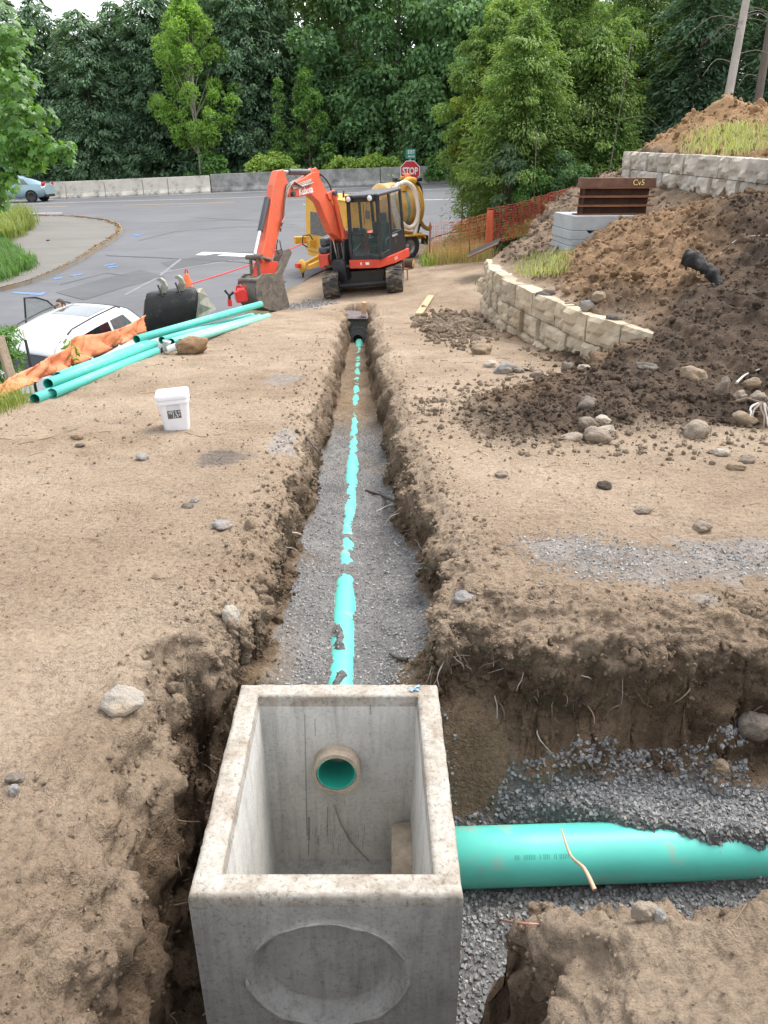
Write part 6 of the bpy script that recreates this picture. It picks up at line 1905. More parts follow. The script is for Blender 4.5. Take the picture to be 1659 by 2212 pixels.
# boards and a steel plate on the right
def board(name, lbl, cat, a, b, w, t, Ya, Yb, mat, lift=.02):
    A, B = at(a[0], a[1], Ya), at(b[0], b[1], Yb)
    A = Vector((A.x, A.y, drop(A.x, A.y) + lift)); B = Vector((B.x, B.y, drop(B.x, B.y) + lift))
    d = B - A
    o = MB(basis((0, 0, 0), d, Vector((0, 0, 1)).cross(d))).box((d.length / 2, 0, 0), (d.length, w, t)).build(name, mat, None, bevel=.004)
    o.location = A
    return tag(o, lbl, cat)
board('wooden_plank', 'pale wooden plank lying on the dirt right of the trench end', 'plank', (905, 676), (931, 640), .14, .035, 15.0, 17.6, MAT_PINE, .03)
p0_ = at(1010, 556, 19.5)
gq = thing('steel_sheet', 'steel sheet propped on the dirt below the orange mesh fence, coloured black for the shadow under it', 'steel sheet', (p0_.x, p0_.y, p0_.z))
A, B = at(1010, 556, 19.5), at(1076, 526, 19.7)
C_, D2 = B + Vector((.25, 1.3, .02)), A + Vector((.2, 1.3, .0))
MB()._add([q - Vector(gq.location) for q in (A, B, C_, D2)], [(0, 1, 2, 3)]).build('sheet', M('shadow_black_sheet', (.012, .011, .01), .9, bump=.05), gq, solid=.012)  # near-black colour stands in for the shadowed gap beneath the plate
MB().tube([A - Vector(gq.location), B - Vector(gq.location)], .03, 6).build('rusty_edge', M('rust_edge', (.22, .12, .09), .9, var=.3, bump=.1), gq)
p = at(880, 592, 21.0)
sko = MB().box((0, 0, .12), (.035, .035, .3)).build('survey_stake', M('pink_stake', (.62, .26, .16), .8, bump=0))
sko.location = (p.x, p.y, drop(p.x, p.y)); tag(sko, 'small pinkish survey stake right of the excavator track', 'stake')
# orange mesh fences behind the excavator
MAT_MESH = M('orange_mesh', (.62, .15, .07), .55, var=.12, bump=0)
MAT_MESHRED = M('red_mesh', (.40, .06, .04), .6, var=.2, scale=3, bump=0)
def mesh_fence(lbl, top_, bot_, Ys, nx, nz, rx, mat, posts, wave, thick=1.0):
    root = thing('safety_fence', lbl, 'safety fence', at(bot_[0][0], bot_[0][1], Ys[0]))
    O = Vector(root.location)
    T_ = bez([at(a[0], a[1], y_) - O for a, y_ in zip(top_, Ys)], 12); B_ = bez([at(a[0], a[1], y_) - O for a, y_ in zip(bot_, Ys)], 12)
    def P(u, v):
        f = u * (len(T_) - 1); i = min(int(f), len(T_) - 2); t = f - i
        a = T_[i].lerp(T_[i + 1], t); b = B_[i].lerp(B_[i + 1], t)
        p = a.lerp(b, v)
        return p + Vector((wave * math.sin(u * 70 + 4 * v) * .8, wave * math.sin(u * 83 + 2.5 * v), wave * .3 * math.sin(u * 41 + v * 9)))
    mb = MB()
    for k in range(nx + 1):
        mb.tube([P(k / nx, v / 10) for v in range(11)], rx, 4, caps=False)
    for k in range(nz + 1):
        mb.tube([P(u / (nx), k / nz) for u in range(nx + 1)], rx * thick, 4, caps=False)
    mb.build('mesh', mat, root, kind='stuff')
    for u in posts:
        a, b = P(u, -.06), P(u, 1.06)
        MB().tube([a, b], .022, 8).build('post', MAT_RUST, root)
    return root
mesh_fence('thin orange mesh fence with rusty stakes between the trailer and the steel sheet', [(928, 484), (980, 478), (1020, 470), (1056, 460)], [(928, 543), (980, 546), (1020, 541), (1062, 530)], [22.6, 22.6, 22.7, 22.9], 40, 10, .006, MAT_MESH, (.01, .62), .012, .7)
mesh_fence('dense red mesh fence climbing the soil heap under the trees', [(1052, 452), (1085, 446), (1130, 436), (1180, 420), (1240, 404)], [(1056, 512), (1090, 520), (1135, 502), (1190, 462), (1245, 430)], [23.0, 22.8, 22.4, 22.4, 22.6], 36, 14, .007, MAT_MESHRED, (.02,), .03, 1.0)
rl = at(1060, 455, 23.0)
ro = thing('rolled_fence', 'upright roll of orange mesh at the corner of the red mesh fence', 'fence roll', (rl.x, rl.y, rl.z - .95))
mb = MB()
for k in range(26):
    mb.tube([(.09 * math.cos(t + k) * (1 + .05 * math.sin(3 * t)), .09 * math.sin(t + k), .04 + k * .036) for t in np.linspace(0, 2 * math.pi, 18)], .012, 4, caps=False)
for k in range(20):
    a = k * math.pi / 10
    mb.tube([(.085 * math.cos(a), .085 * math.sin(a), 0), (.09 * math.cos(a), .09 * math.sin(a), .95)], .014, 4)
mb.build('mesh_roll', MAT_MESH, ro, kind='stuff')
# ------------------------------------------------------------------ trees, bushes, grass
def unit(v): return v / np.maximum(np.linalg.norm(v, axis=-1, keepdims=True), 1e-9)
def leaves(C, A, Nn, L, W, fold=.15):
    """one folded four-cornered blade per row: centre C, axis A, normal Nn, length L, width W"""
    A = unit(A); S = unit(np.cross(A, Nn)); Nn = np.cross(S, A)
    L = np.broadcast_to(np.asarray(L, float), (len(C),))[:, None]; W = np.broadcast_to(np.asarray(W, float), (len(C),))[:, None]
    V = np.stack([C - A * L * .5, C - S * W * .5 + Nn * W * fold, C + A * L * .5 - Nn * L * .08, C + S * W * .5 + Nn * W * fold], 1)
    return V.reshape(-1, 3), np.arange(len(C) * 4).reshape(-1, 4)
MAPLE = np.array([(0, -.5), (.14, -.28), (.42, -.34), (.36, -.06), (.52, .16), (.22, .14), (.0, .5), (-.22, .14), (-.52, .16), (-.36, -.06), (-.42, -.34), (-.14, -.28)])
def maple_leaves(C, A, Nn, L):
    A = unit(A); S = unit(np.cross(A, Nn)); Nn = np.cross(S, A)
    L = L[:, None, None]
    m = MAPLE
    bend = -(m[:, 0] ** 2 * .5 + np.maximum(m[:, 1], 0) ** 2 * .5)
    V = C[:, None] + A[:, None] * (m[None, :, 1:2] * L) + S[:, None] * (m[None, :, 0:1] * L) + Nn[:, None] * (bend[None, :, None] * L)
    return V.reshape(-1, 3), np.arange(len(C) * 12).reshape(-1, 12)
MAT_TRUNK = M('tree_bark', (.12, .095, .075), .95, var=.35, scale=5, bump=.7, bscale=12, stretch=(1, 1, .25))
MAT_TRUNK_PALE = M('pale_bark', (.36, .32, .28), .95, var=.25, scale=4, bump=.6, bscale=12, stretch=(1, 1, .3), dirt=((.16, .13, .1), 3, .55, .7))
LM = {
    'cedar': leaf_mat('dark_cedar_leaf', (.068, .135, .080), (.175, .285, .165), .4, .6),
    'cedar2': leaf_mat('blue_cedar_leaf', (.105, .185, .115), (.22, .34, .19), .35, .6),
    'ash': leaf_mat('bright_ash_leaf', (.16, .30, .055), (.29, .46, .10), .4),
    'young': leaf_mat('young_tree_leaf', (.11, .23, .05), (.21, .36, .09), .35),
    'maple': leaf_mat('broad_leaf', (.14, .27, .115), (.26, .42, .18), .4),
    'maple2': leaf_mat('deep_broad_leaf', (.085, .18, .078), (.165, .30, .125), .4),
    'pale': leaf_mat('pale_top_leaf', (.12, .20, .07), (.20, .30, .11), .35),
    'spray': leaf_mat('bright_cedar_spray', (.16, .27, .055), (.30, .42, .11), .4),
    'redcedar': leaf_mat('green_cedar_spray', (.105, .19, .048), (.235, .36, .10), .4),
    'vine': leaf_mat('yellow_green_leaf', (.20, .29, .045), (.36, .45, .10), .4),
    'bramble': leaf_mat('bramble_leaf', (.22, .36, .06), (.40, .54, .13), .4),
    'bush': leaf_mat('bush_leaf', (.07, .17, .035), (.15, .30, .07), .35),
    'near': leaf_mat('near_maple_leaf', (.065, .17, .030), (.165, .32, .065), .4, .4),
    'grass': leaf_mat('grass_blade', (.14, .20, .035), (.30, .35, .09), .3),
    'dry': leaf_mat('dry_grass_blade', (.30, .26, .11), (.46, .40, .18), .3),
    'weed': leaf_mat('pale_weed', (.26, .32, .10), (.42, .46, .20), .3),
    'fresh': leaf_mat('fresh_weed', (.17, .30, .05), (.33, .48, .12), .35),
}
def trunk_of(root, h, r, mat, lean=(0, 0), limbs=(), name='trunk'):
    mb = MB()
    path = [Vector((lean[0] * t * t * h, lean[1] * t * t * h, t * h)) for t in np.linspace(-.02, 1, 9)]
    path = [p + Vector((random.uniform(-.02, .02), random.uniform(-.02, .02), 0)) * r * 8 * .3 for p in path]
    mb.tube(path, [r * (1.25 if i == 0 else 1) * (1 - .8 * i / 8) for i in range(9)], 9)
    for q in limbs:
        q = Vector(q)
        t0 = max(.15, min(.8, (q.z / h) * .6))
        a = path[int(t0 * 8)]
        m = a.lerp(q, .5) + Vector((0, 0, -.06 * (q - a).length))
        mb.tube([a, m, q], [r * .35, r * .22, r * .08], 6)
    return mb.build(name, mat, root)
def conifer_mass(base, h, hw, n, L, W, seed, power, low):
    V, Fq = conifer_leaves(h, hw, n, L, W, seed, .35, .06, low, power)
    MASS.append((V + np.array(base), Fq))
LAST = []
def sprays(root, h, hw, blobs, n, kind, seed, L=.20, W=.06):
    """lighter branch ends all round a crown"""
    rng = np.random.default_rng(seed)
    u = .1 + .86 * rng.random(blobs); a = rng.random(blobs) * 2 * np.pi
    r = hw * ((1 - u) ** .42 * .95 + .03) * rng.uniform(.75, 1.12, blobs)
    B = np.c_[r * np.cos(a), r * np.sin(a), u * h - .25 * r]
    Rb = hw * rng.uniform(.10, .24, blobs)
    k = rng.integers(0, blobs, n)
    d = unit(rng.normal(0, 1, (n, 3)))
    C = B[k] + d * (Rb[k] * rng.random(n) ** .5)[:, None] * np.array([1, 1, .55])
    rad = np.c_[np.cos(a[k]), np.sin(a[k]), np.zeros(n)]
    A = rad * .7 + d * .4 + np.array([0, 0, -.55])[None] + rng.normal(0, .25, (n, 3))
    Nn = rad * .4 + np.array([0, 0, .9])[None] + rng.normal(0, .3, (n, 3))
    s = rng.uniform(.6, 1.3, n)
    V, Fq = leaves(C, A, Nn, L * s, W * s, .1)
    np_mesh('branch_tips', V, Fq, LM[kind], False, root)
def conifer(name, label, base, h, hw, kind, n=4500, L=.5, W=.15, seed=0, group=None, droop=.35, top_thin=.06, low=0.02, bark=MAT_TRUNK, trunk_r=None, power=.8, dens_top=1.0):
    root = thing(name, label, 'tree', base, group=group)
    V, Fq = conifer_leaves(h, hw, n, L, W, seed, droop, top_thin, low, power)
    np_mesh('crown', V, Fq, LM[kind], False, root)
    trunk_of(root, h * .97, trunk_r or max(.09, h * .014), bark)
    LAST.append(root)
    return root
def conifer_leaves(h, hw, n, L, W, seed, droop, top_thin, low, power):
    rng = np.random.default_rng(seed)
    nb = max(40, int(n / 60))
    t = low + (1 - low) * rng.random(nb) ** 1.1
    phi = rng.random(nb) * 2 * np.pi
    Lb = hw * (top_thin + (1 - top_thin) * (1 - t) ** power) * rng.uniform(.6, 1.12, nb) * (1 + .18 * np.sin(phi * 3 + seed))
    per = np.maximum(6, (n * Lb / Lb.sum()).astype(int))
    C, A, Nn, S_ = [], [], [], []
    for k in range(nb):
        m = per[k]
        s = rng.random(m) ** .6
        d = np.array([np.cos(phi[k]), np.sin(phi[k]), 0.0])
        side = np.array([-d[1], d[0], 0.0])
        rise = .16 - droop * s ** 1.5
        spread = (.07 + .13 * (1 - s)) * Lb[k]
        off = rng.normal(0, 1, (m, 3)) * np.c_[spread * .8, spread * .8, np.full(m, .035 * Lb[k] + .04)]
        p = d * (s * Lb[k])[:, None] + side * off[:, :1] + off * np.array([.3, .3, 1])
        p[:, 2] += t[k] * h + rise * Lb[k]
        C.append(p)
        ax = d[None] * (.7 + .3 * rng.random((m, 1))) + side[None] * rng.normal(0, .55, (m, 1)) + np.array([0, 0, 1.0])[None] * (rng.normal(-.35, .35, (m, 1)))
        A.append(ax)
        Nn.append(np.array([0, 0, 1.0])[None] + d[None] * .4 + rng.normal(0, .45, (m, 3)))
        S_.append(rng.uniform(.6, 1.35, m))
    C, A, Nn, S_ = map(np.concatenate, (C, A, Nn, S_))
    return leaves(C, A, Nn, L * S_, W * S_, .1)
def broadleaf(name, label, base, h, hw, kind, n=5000, L=.34, W=.22, seed=0, group=None, blobs=40, low=.12, shape='egg', bark=MAT_TRUNK, trunk_r=None, upright=.0, rb=.22, stems=1, cat='tree', shell=.55, flat=1.0):
    rng = np.random.default_rng(seed)
    root = thing(name, label, cat, base, group=group)
    B, Rb = [], []
    k = 0
    while len(B) < blobs and k < blobs * 30:
        k += 1
        z = low + (1 - low) * rng.random()
        u = (z - low) / (1 - low)
        prof = {'egg': (math.sin(math.pi * min(1, u * .92 + .08)) ** .7), 'cone': (1 - u) ** .75 + .05, 'round': math.sqrt(max(0, 1 - (2 * u - 1) ** 2)), 'column': min(1, 4 * (1 - u)) * min(1, .5 + u * 3)}[shape]
        r = hw * prof * math.sqrt(rng.random()) * .95
        a = rng.random() * 2 * math.pi
        B.append((r * math.cos(a), r * math.sin(a) * flat, z * h)); Rb.append(hw * rb * rng.uniform(.7, 1.4))
    B, Rb = np.array(B), np.array(Rb)
    w = Rb ** 2; per = np.maximum(5, (n * w / w.sum()).astype(int))
    C, A, Nn, S_ = [], [], [], []
    for p, r, m in zip(B, Rb, per):
        d = unit(rng.normal(0, 1, (m, 3)))
        d[:, 2] = np.abs(d[:, 2]) * np.where(rng.random(m) < .72, 1, -1)
        q = p + d * (r * (shell + (1 - shell) * rng.random(m)))[:, None] * np.array([1, 1, .75 + upright])
        C.append(q)
        A.append(d * .6 + np.array([0, 0, -.55 + upright * 2.2])[None] + rng.normal(0, .5, (m, 3)))
        Nn.append(d * .7 + np.array([0, 0, .8])[None] + rng.normal(0, .35, (m, 3)))
        S_.append(rng.uniform(.65, 1.3, m))
    C, A, Nn, S_ = map(np.concatenate, (C, A, Nn, S_))
    V, Fq = leaves(C, A, Nn, L * S_, W * S_)
    np_mesh('crown', V, Fq, LM[kind], False, root)
    if trunk_r != 0:
        lim = [B[i] for i in rng.choice(len(B), min(len(B), 14), replace=False)]
        trunk_of(root, h * .85, trunk_r or max(.05, h * .013), bark, limbs=lim)
        for s in range(1, stems):
            a = s * 2.1
            trunk_of(root, h * (.8 - .07 * s), (trunk_r or h * .013) * .75, bark, lean=(.10 * math.cos(a), .06 * math.sin(a)), name='stem')
    return root
def land(X, Y): return float(lie_of_land(np.array([float(np.clip(X, -40, 40))]), np.array([float(Y)]))[0])
def spot(px, Y, top):
    """foot and height of a tree at distance Y whose axis is seen at px and whose tip is seen at top"""
    a = at(px, 420, Y)
    z = land(a.x, Y)
    zt = at(px, top, Y).z
    return Vector((a.x, Y, z)), zt - z
def hwid(px, Y): return px / F_PX * (.9078 * Y + 1.0)
gF = 'dark conifers in the wood beyond the road'
dark = [(-55, -80, 80, 63, 'tall dark conifer at the left end of the wood'), (55, -45, 72, 62, 'dark conifer above the pale blue car'), (140, -8, 70, 63, 'dark conifer with its tip against the sky, left of the sky gap'),
        (222, 22, 66, 62, 'shorter dark conifer whose tip shows in the sky gap'), (292, 4, 66, 63.5, 'dark conifer right of the sky gap'), (360, -40, 70, 62.5, 'dark conifer just left behind the bright green tree'),
        (445, -110, 80, 64, 'tall dark conifer right behind the bright green tree'), (530, -140, 75, 62.5, 'tall dark conifer right of the bright green tree'), (590, -120, 70, 64, 'tall dark conifer behind the young green trees')]
for k, (x, t, w, Y, l_) in enumerate(dark):
    b, h = spot(x, Y, t)
    conifer('conifer_tree', l_, b, h, hwid(w, Y) * 1.5, 'cedar' if k % 3 else 'cedar2', 18000, .34, .12, 100 + k, gF, power=.38, low=.0)
    sprays(LAST[-1], h, hwid(w, Y) * 1.4, 120, 5200, 'cedar2', 720 + k, .32, .11)
b, h = spot(438, 58.6, 6)
broadleaf('ash_tree', 'bright yellow green tree with slender pale stems beyond the barrier', b, h, hwid(95, 58.6), 'ash', 15000, .24, .10, 7, None, 95, .27, 'egg', MAT_TRUNK_PALE, .085, .28, .17, 3)
b, h = spot(612, 58.6, 172)
broadleaf('young_tree', 'slim young green tree, left one of the pair behind the excavator boom', b, h, hwid(34, 58.6), 'young', 2600, .24, .12, 8, None, 30, .05, 'cone', MAT_TRUNK, .04, .1, .3)
b, h = spot(672, 58.8, 140)
broadleaf('young_tree', 'taller young green tree, right one of the pair behind the excavator boom', b, h, hwid(58, 58.8), 'young', 4200, .24, .12, 9, None, 42, .04, 'cone', MAT_TRUNK, .05, .15, .24)
bl = [(760, -60, 105, 63, 'maple2', 'broadleaf tree right of the young green pair'), (860, -110, 105, 62, 'maple', 'big broadleaf tree with drooping leaf clusters left of the stop sign'), (700, -130, 110, 67, 'pale', 'tall pale green tree rising behind the young pair'),
      (960, 60, 85, 60.5, 'maple', 'broadleaf tree behind the stop sign'), (930, -160, 110, 66, 'maple2', 'tall dark broadleaf tree behind the stop sign tree'), (600, -160, 90, 69, 'maple2', 'tall broadleaf tree far back above the excavator boom'),
      (1030, -120, 110, 60, 'maple2', 'tall broadleaf tree left behind the green cedars'), (1130, -160, 120, 56, 'maple', 'tall broadleaf tree behind the green cedars')]
for k, (x, t, w, Y, kd, l_) in enumerate(bl):
    b, h = spot(x, Y, t)
    broadleaf('broadleaf_tree', l_, b, h, hwid(w, Y) * 1.2, kd, 14000, .34, .22, 200 + k, 'broadleaf trees in the wood beyond the road', 95, .03, 'column', rb=.26)
back = [(420, -150), (520, -190), (640, -200), (740, -210), (840, -200), (950, -190), (1060, -220), (1170, -230)]
MASS = []
for k, (x, t) in enumerate(back):
    b, h = spot(x, 74, t)
    conifer_mass(b, h, hwid(125, 74), 9000, .7, .24, 300 + k, .3, .0)
for k, x in enumerate((-60, -10, 40, 85, 120, 178, 200, 256, 300, 335, 380)):
    b, h = spot(x, 70 + 2 * (k % 2), (20, 40, 15, 62, 48, 70, 58, 66, 40, 52, 30)[k])
    conifer_mass(b, h, hwid(70, 70), 6000, .5, .18, 320 + k, .4, .0)
# understorey behind the barrier
ud = [(590, 352, 345, 55, 57.2, 'bramble', 'low bright bush over the barrier beside the excavator boom'), (745, 372, 348, 40, 57, 'bramble', 'low bright bush on the barrier, first right of the boom'), (810, 366, 344, 60, 57.2, 'bramble', 'bright bramble bank over the barrier left of the stop sign'),
      (945, 372, 336, 45, 56.6, 'bush', 'bramble bank spilling over the barrier end right of the stop sign'), (1005, 372, 338, 45, 56.4, 'bush', 'bramble bank at the end of the barrier by the cedars'),
      (455, 380, 335, 48, 57.6, 'bush', 'leafy bush at the foot of the bright green tree'), (560, 380, 290, 40, 59.5, 'cedar2', 'small drooping conifer between the bright tree and the young pair'), (660, 370, 300, 60, 59.6, 'maple', 'bush under the young green trees'), (880, 372, 295, 55, 59.5, 'maple', 'bush behind the barrier left of the stop sign post'), (1000, 372, 300, 55, 59, 'maple2', 'dark bush behind the bramble bank')]
for k, (x, yb, t, w, Y, kd, l_) in enumerate(ud):
    a = at(x, yb, Y); zt = at(x, t, Y).z; z = land(a.x, Y) + .0
    broadleaf('bush', l_, Vector((a.x, Y, z)), zt - z, hwid(w, Y) * 1.15, kd, 2600, .22, .16, 400 + k, None, 26, .05, 'round' if k < 5 else 'egg', trunk_r=.02, rb=.3, cat='bush', flat=.6)
# the nearer wood on the right
def rspot(px, Y, top):
    a = at(px, 420, Y)
    z = drop(a.x, Y) if Y < 35.5 else land(a.x, Y)
    return Vector((a.x, Y, z)), at(px, top, Y).z - z
rc = [(1120, 26.0, 25, 118, 'green cedar at the road corner of the wood, nearest the red mesh fence'), (1180, 28.5, -120, 120, 'taller green cedar behind the corner cedar'), (1265, 27.0, 60, 115, 'green cedar right of the corner cedar, above the soil heap'),
      (1330, 30, -160, 130, 'tall green cedar above the rusty steel beams'), (1085, 31, -60, 90, 'green cedar at the back left of the near wood')]
for k, (x, Y, t, w, l_) in enumerate(rc):
    b, h = rspot(x, Y, t)
    conifer('cedar_tree', l_, b, h, hwid(w, Y) * 1.25, 'redcedar', 42000, .14, .042, 500 + k, 'green cedars of the near wood', droop=.55, power=.42, low=.1)
    sprays(LAST[-1], h, hwid(w, Y) * 1.25, 90, 9500, 'spray', 700 + k, .12, .042)
vm = [(1050, 28.2, 40, 440, 105, 'redcedar', 'broad bushy tree at the left side of the near wood'), (1235, 27.8, -40, 440, 120, 'redcedar', 'broad bushy tree in the middle of the near wood'), (1320, 28.6, 40, 400, 110, 'redcedar', 'broad bushy tree right of the green cedars'), (1020, 27.5, 150, 300, 48, 'vine', 'yellow green sapling leaning out at the edge of the near wood'), (1000, 27.8, 285, 330, 34, 'vine', 'small yellow branch tree low at the edge of the near wood'), (1290, 26, 290, 345, 40, 'bush', 'large leaved bush by the soil heap'),
      (1090, 25.0, 318, 450, 46, 'cedar2', 'dark rounded evergreen shrub right behind the roll of mesh'), (1150, 24.6, 372, 450, 50, 'bush', 'bright leafy bush behind the red mesh fence'), (1215, 24.8, 330, 430, 50, 'maple2', 'dark leafy bush further up the red mesh fence'), (1255, 26.5, 210, 330, 60, 'redcedar', 'bushy green tree above the upper end of the red mesh fence')]
for k, (x, Y, t, yb, w, kd, l_) in enumerate(vm):
    b, h = rspot(x, Y, t)
    zb = at(x, yb, Y).z
    lo = max(.02, min(.8, (zb - b.z) / h))
    broadleaf('bushy_tree' if k < 3 else 'sapling' if k < 5 else 'bush', l_, b, h, hwid(w, Y), kd, 30000 if k < 3 else 4200, .11, .055, 540 + k, None, 90 if k < 3 else 30, lo, 'egg', trunk_r=.03, rb=.2 if k < 3 else .3, cat='tree' if k < 5 else 'bush')
dr = [(1400, 31, -200, 120, 'cedar2', 'tall dark conifer left of the soil heap peak'), (1470, 27.5, -260, 120, 'cedar', 'tall dark conifer behind the lower soil peak'), (1545, 30.5, -260, 130, 'cedar', 'tall dark conifer behind the orange soil peak'), (1630, 27, -260, 120, 'cedar2', 'tall dark conifer at the right edge of the wood'), (1710, 29, -260, 130, 'cedar', 'tall dark conifer outside the wood edge to the right'), (1790, 26, -200, 130, 'cedar', 'dark conifer furthest right')]
for k, (x, Y, t, w, kd, l_) in enumerate(dr):
    b, h = rspot(x, Y, t)
    b.z -= .3
    conifer('conifer_tree', l_, b, h, hwid(w, Y) * 1.15, kd, 22000, .21, .065, 600 + k, 'dark conifers of the near wood', droop=.45, power=.35, low=.05)
for k, (x, Y) in enumerate(((1300, 40), (1380, 42), (1470, 41), (1560, 40), (1650, 38), (1740, 37), (1230, 44))):
    b, h = rspot(x, Y, -230)
    conifer_mass(b, h, hwid(120, Y), 5200, .5, .16, 650 + k, .4, 0)
V = np.concatenate([m_[0] for m_ in MASS]); Fq = np.arange(len(V)).reshape(-1, 4)
wood = stuff(np_mesh('far_wood', V, Fq, LM['cedar'], False))
wood['label'] = 'dark mass of conifers filling the depth of the wood'
def bare_trunk(lbl, p0, p1, Y0, Y1, r, mat, dead=0):
    a, b = at(p0[0], p0[1], Y0), at(p1[0], p1[1], Y1)
    gz = drop(a.x, a.y)
    d = b - a
    root = thing('tree_trunk', lbl, 'tree', a)
    top = d * 1.7
    low_ = -d * max(0, (a.z - gz + .3) / max(d.z, .1))
    MB().tube([low_, Vector(), d * .5, d, top], [r * 1.15, r, r * .93, r * .85, r * .6], 10).build('trunk', mat, root)
    mb = None
    for k in range(dead):
        q = d * random.uniform(.15, 1.2)
        s = random.choice((-1, -1, 1)); L = random.uniform(.6, 1.6)
        MB().tube(bez([q, q + Vector((s * L * .5, random.uniform(-.3, .3), .1)), q + Vector((s * L, random.uniform(-.4, .4), -.35 * L))], 4), [.013, .012, .011, .010, .009, .008, .007, .006, .004], 5).build('dead_branch', MAT_DEAD, root)
    return root
MAT_DEAD = M('dead_twig', (.16, .14, .12), .95, var=.3, bump=.1)
bare_trunk('pale bare conifer trunk rising behind the orange soil peak', (1574, 205), (1612, 0), 22, 22.5, .105, MAT_TRUNK_PALE, 9)
bare_trunk('darker bare trunk at the right edge behind the soil heap', (1636, 225), (1666, 40), 23, 23.5, .105, MAT_TRUNK, 6)
bare_trunk('thin pale bare trunk in the wood above the steel beams', (1330, 290), (1352, 160), 25.5, 26, .022, MAT_DEAD, 2)
bare_trunk('thin grey pole like trunk beside the bright bush', (1153, 440), (1157, 345), 24.2, 24.2, .014, MAT_DEAD, 0)
# the near maple that reaches in from the left
def near_maple(label, base, clusters, seed):
    rng = np.random.default_rng(seed)
    root = thing('maple_tree', label, 'tree', base)
    C, A, Nn, S_ = [], [], [], []
    limbs = []
    for (px, py, Y, r, m) in clusters:
        c = np.array(at(px, py, Y)) - np.array(base)
        limbs.append(c)
        d = unit(rng.normal(0, 1, (m, 3)))
        q = c + d * (r * rng.random(m) ** .5)[:, None] * np.array([1, .9, .62])
        C.append(q)
        A.append(d * np.array([.8, .8, .2]) + np.array([.15, 0, -.75]) + rng.normal(0, .35, (m, 3)))
        Nn.append(np.array([0, -.25, .9])[None] + d * .5 + rng.normal(0, .3, (m, 3)))
        S_.append(rng.uniform(.6, 1.15, m))
    C, A, Nn, S_ = map(np.concatenate, (C, A, Nn, S_))
    V, Fq = maple_leaves(C, A, Nn, .165 * S_)
    np_mesh('crown', V, Fq, LM['near'], False, root, sides=12)
    trunk_of(root, 4.2, .13, MAT_TRUNK, limbs=[tuple(v) for v in limbs if v[0] < 1.5])
    return root
bm = Vector((-10.2, 17.0, street_z(-10.2, 17)))
cl = [(10, 315, 14.5, .7, 200), (60, 300, 14.2, .45, 110), (108, 325, 14.0, .34, 80), (60, 345, 14.3, .36, 90), (-20, 400, 14.6, .5, 120), (140, 318, 13.9, .22, 26), (150, 350, 13.9, .12, 8), (95, 255, 14.1, .25, 26), (40, 240, 14.4, .5, 80), (-10, 250, 14.8, .8, 170), (-5, 160, 15, .75, 150), (20, 90, 15.2, .55, 100), (-30, 60, 15.5, .9, 140), (45, 180, 14.6, .35, 50), (-6, 440, 14.6, .22, 40), (-50, 500, 14.8, .5, 80), (-70, 380, 15, .9, 200), (-80, 200, 15.4, 1.2, 220), (20, 385, 14.4, .2, 26)]
near_maple('leafy maple reaching in over the street from the left', bm, cl, 41)
# evergreen shrub and greenery beside the wooden post
b_ = at(-14, 860, 8.6)
broadleaf('evergreen_shrub', 'feathery evergreen shrub by the wooden post at the left edge', Vector((b_.x, b_.y, b_.z - .35)), 1.75, .46, 'bush', 5200, .085, .022, 71, None, 60, .1, 'egg', trunk_r=.03, rb=.3, cat='shrub', upright=.1)
b_ = at(157, 800, 9.0)
broadleaf('weed', 'small young weed growing before the silt fence', Vector((b_.x, b_.y, b_.z - .02)), .36, .09, 'fresh', 60, .10, .03, 72, None, 12, .2, 'egg', trunk_r=.006, rb=.5, cat='plant')
def grass(name, label, pts, mat, L, W, seed, lean=.35):
    """blades standing at pts (n,3)"""
    rng = np.random.default_rng(seed)
    n = len(pts)
    az = rng.random(n) * 2 * np.pi
    up = np.c_[np.cos(az) * lean * rng.random(n), np.sin(az) * lean * rng.random(n), np.ones(n)]
    Lr = L * rng.uniform(.5, 1.3, n)
    s = unit(np.c_[np.cos(az + 1.57), np.sin(az + 1.57), np.zeros(n)])
    tip = pts + up * Lr[:, None] + np.c_[np.cos(az), np.sin(az), np.zeros(n)] * (Lr * .3)[:, None]
    mid = pts + up * (Lr * .55)[:, None]
    w = (W * rng.uniform(.7, 1.3, n))[:, None]
    V = np.stack([pts - s * w, pts + s * w, mid + s * w * .8, mid - s * w * .8, tip], 1).reshape(-1, 3)
    i = np.arange(n)[:, None] * 5
    F1 = np.c_[i, i + 1, i + 2, i + 3].reshape(-1, 4)
    F2 = np.c_[i + 3, i + 2, i + 4, i + 4].reshape(-1, 4)
    me = bpy.data.meshes.new(name)
    me.from_pydata(V.tolist(), [], F1.tolist() + [r_[:3] for r_ in F2.tolist()])
    me.materials.append(mat)
    o = bpy.data.objects.new(name, me); COL.objects.link(o)
    stuff(o)
    if label: o['label'] = label
    return o
def poly_scatter(poly, n, seed, Yd=None):
    """points of the ground seen inside a screen outline"""
    rng = np.random.default_rng(seed)
    P = np.array(poly, float); out = []
    lo, hi = P.min(0), P.max(0)
    while len(out) < n:
        q = lo + (hi - lo) * rng.random(2)
        ins = False
        for (x1, y1), (x2, y2) in zip(P, np.roll(P, -1, 0)):
            if (y1 > q[1]) != (y2 > q[1]) and q[0] < (x2 - x1) * (q[1] - y1) / (y2 - y1) + x1: ins = not ins
        if not ins: continue
        p = hit(q[0], q[1]) if Yd is None else Yd(q[0], q[1])
        if p is None: n -= 1; continue
        out.append(tuple(p))
    return np.array(out)
def clumped(P, k, r, seed):
    rng = np.random.default_rng(seed)
    Q = np.repeat(P, k, 0)
    Q[:, :2] += rng.normal(0, r, (len(Q), 2))
    return Q
Cl, rngl = LITTER
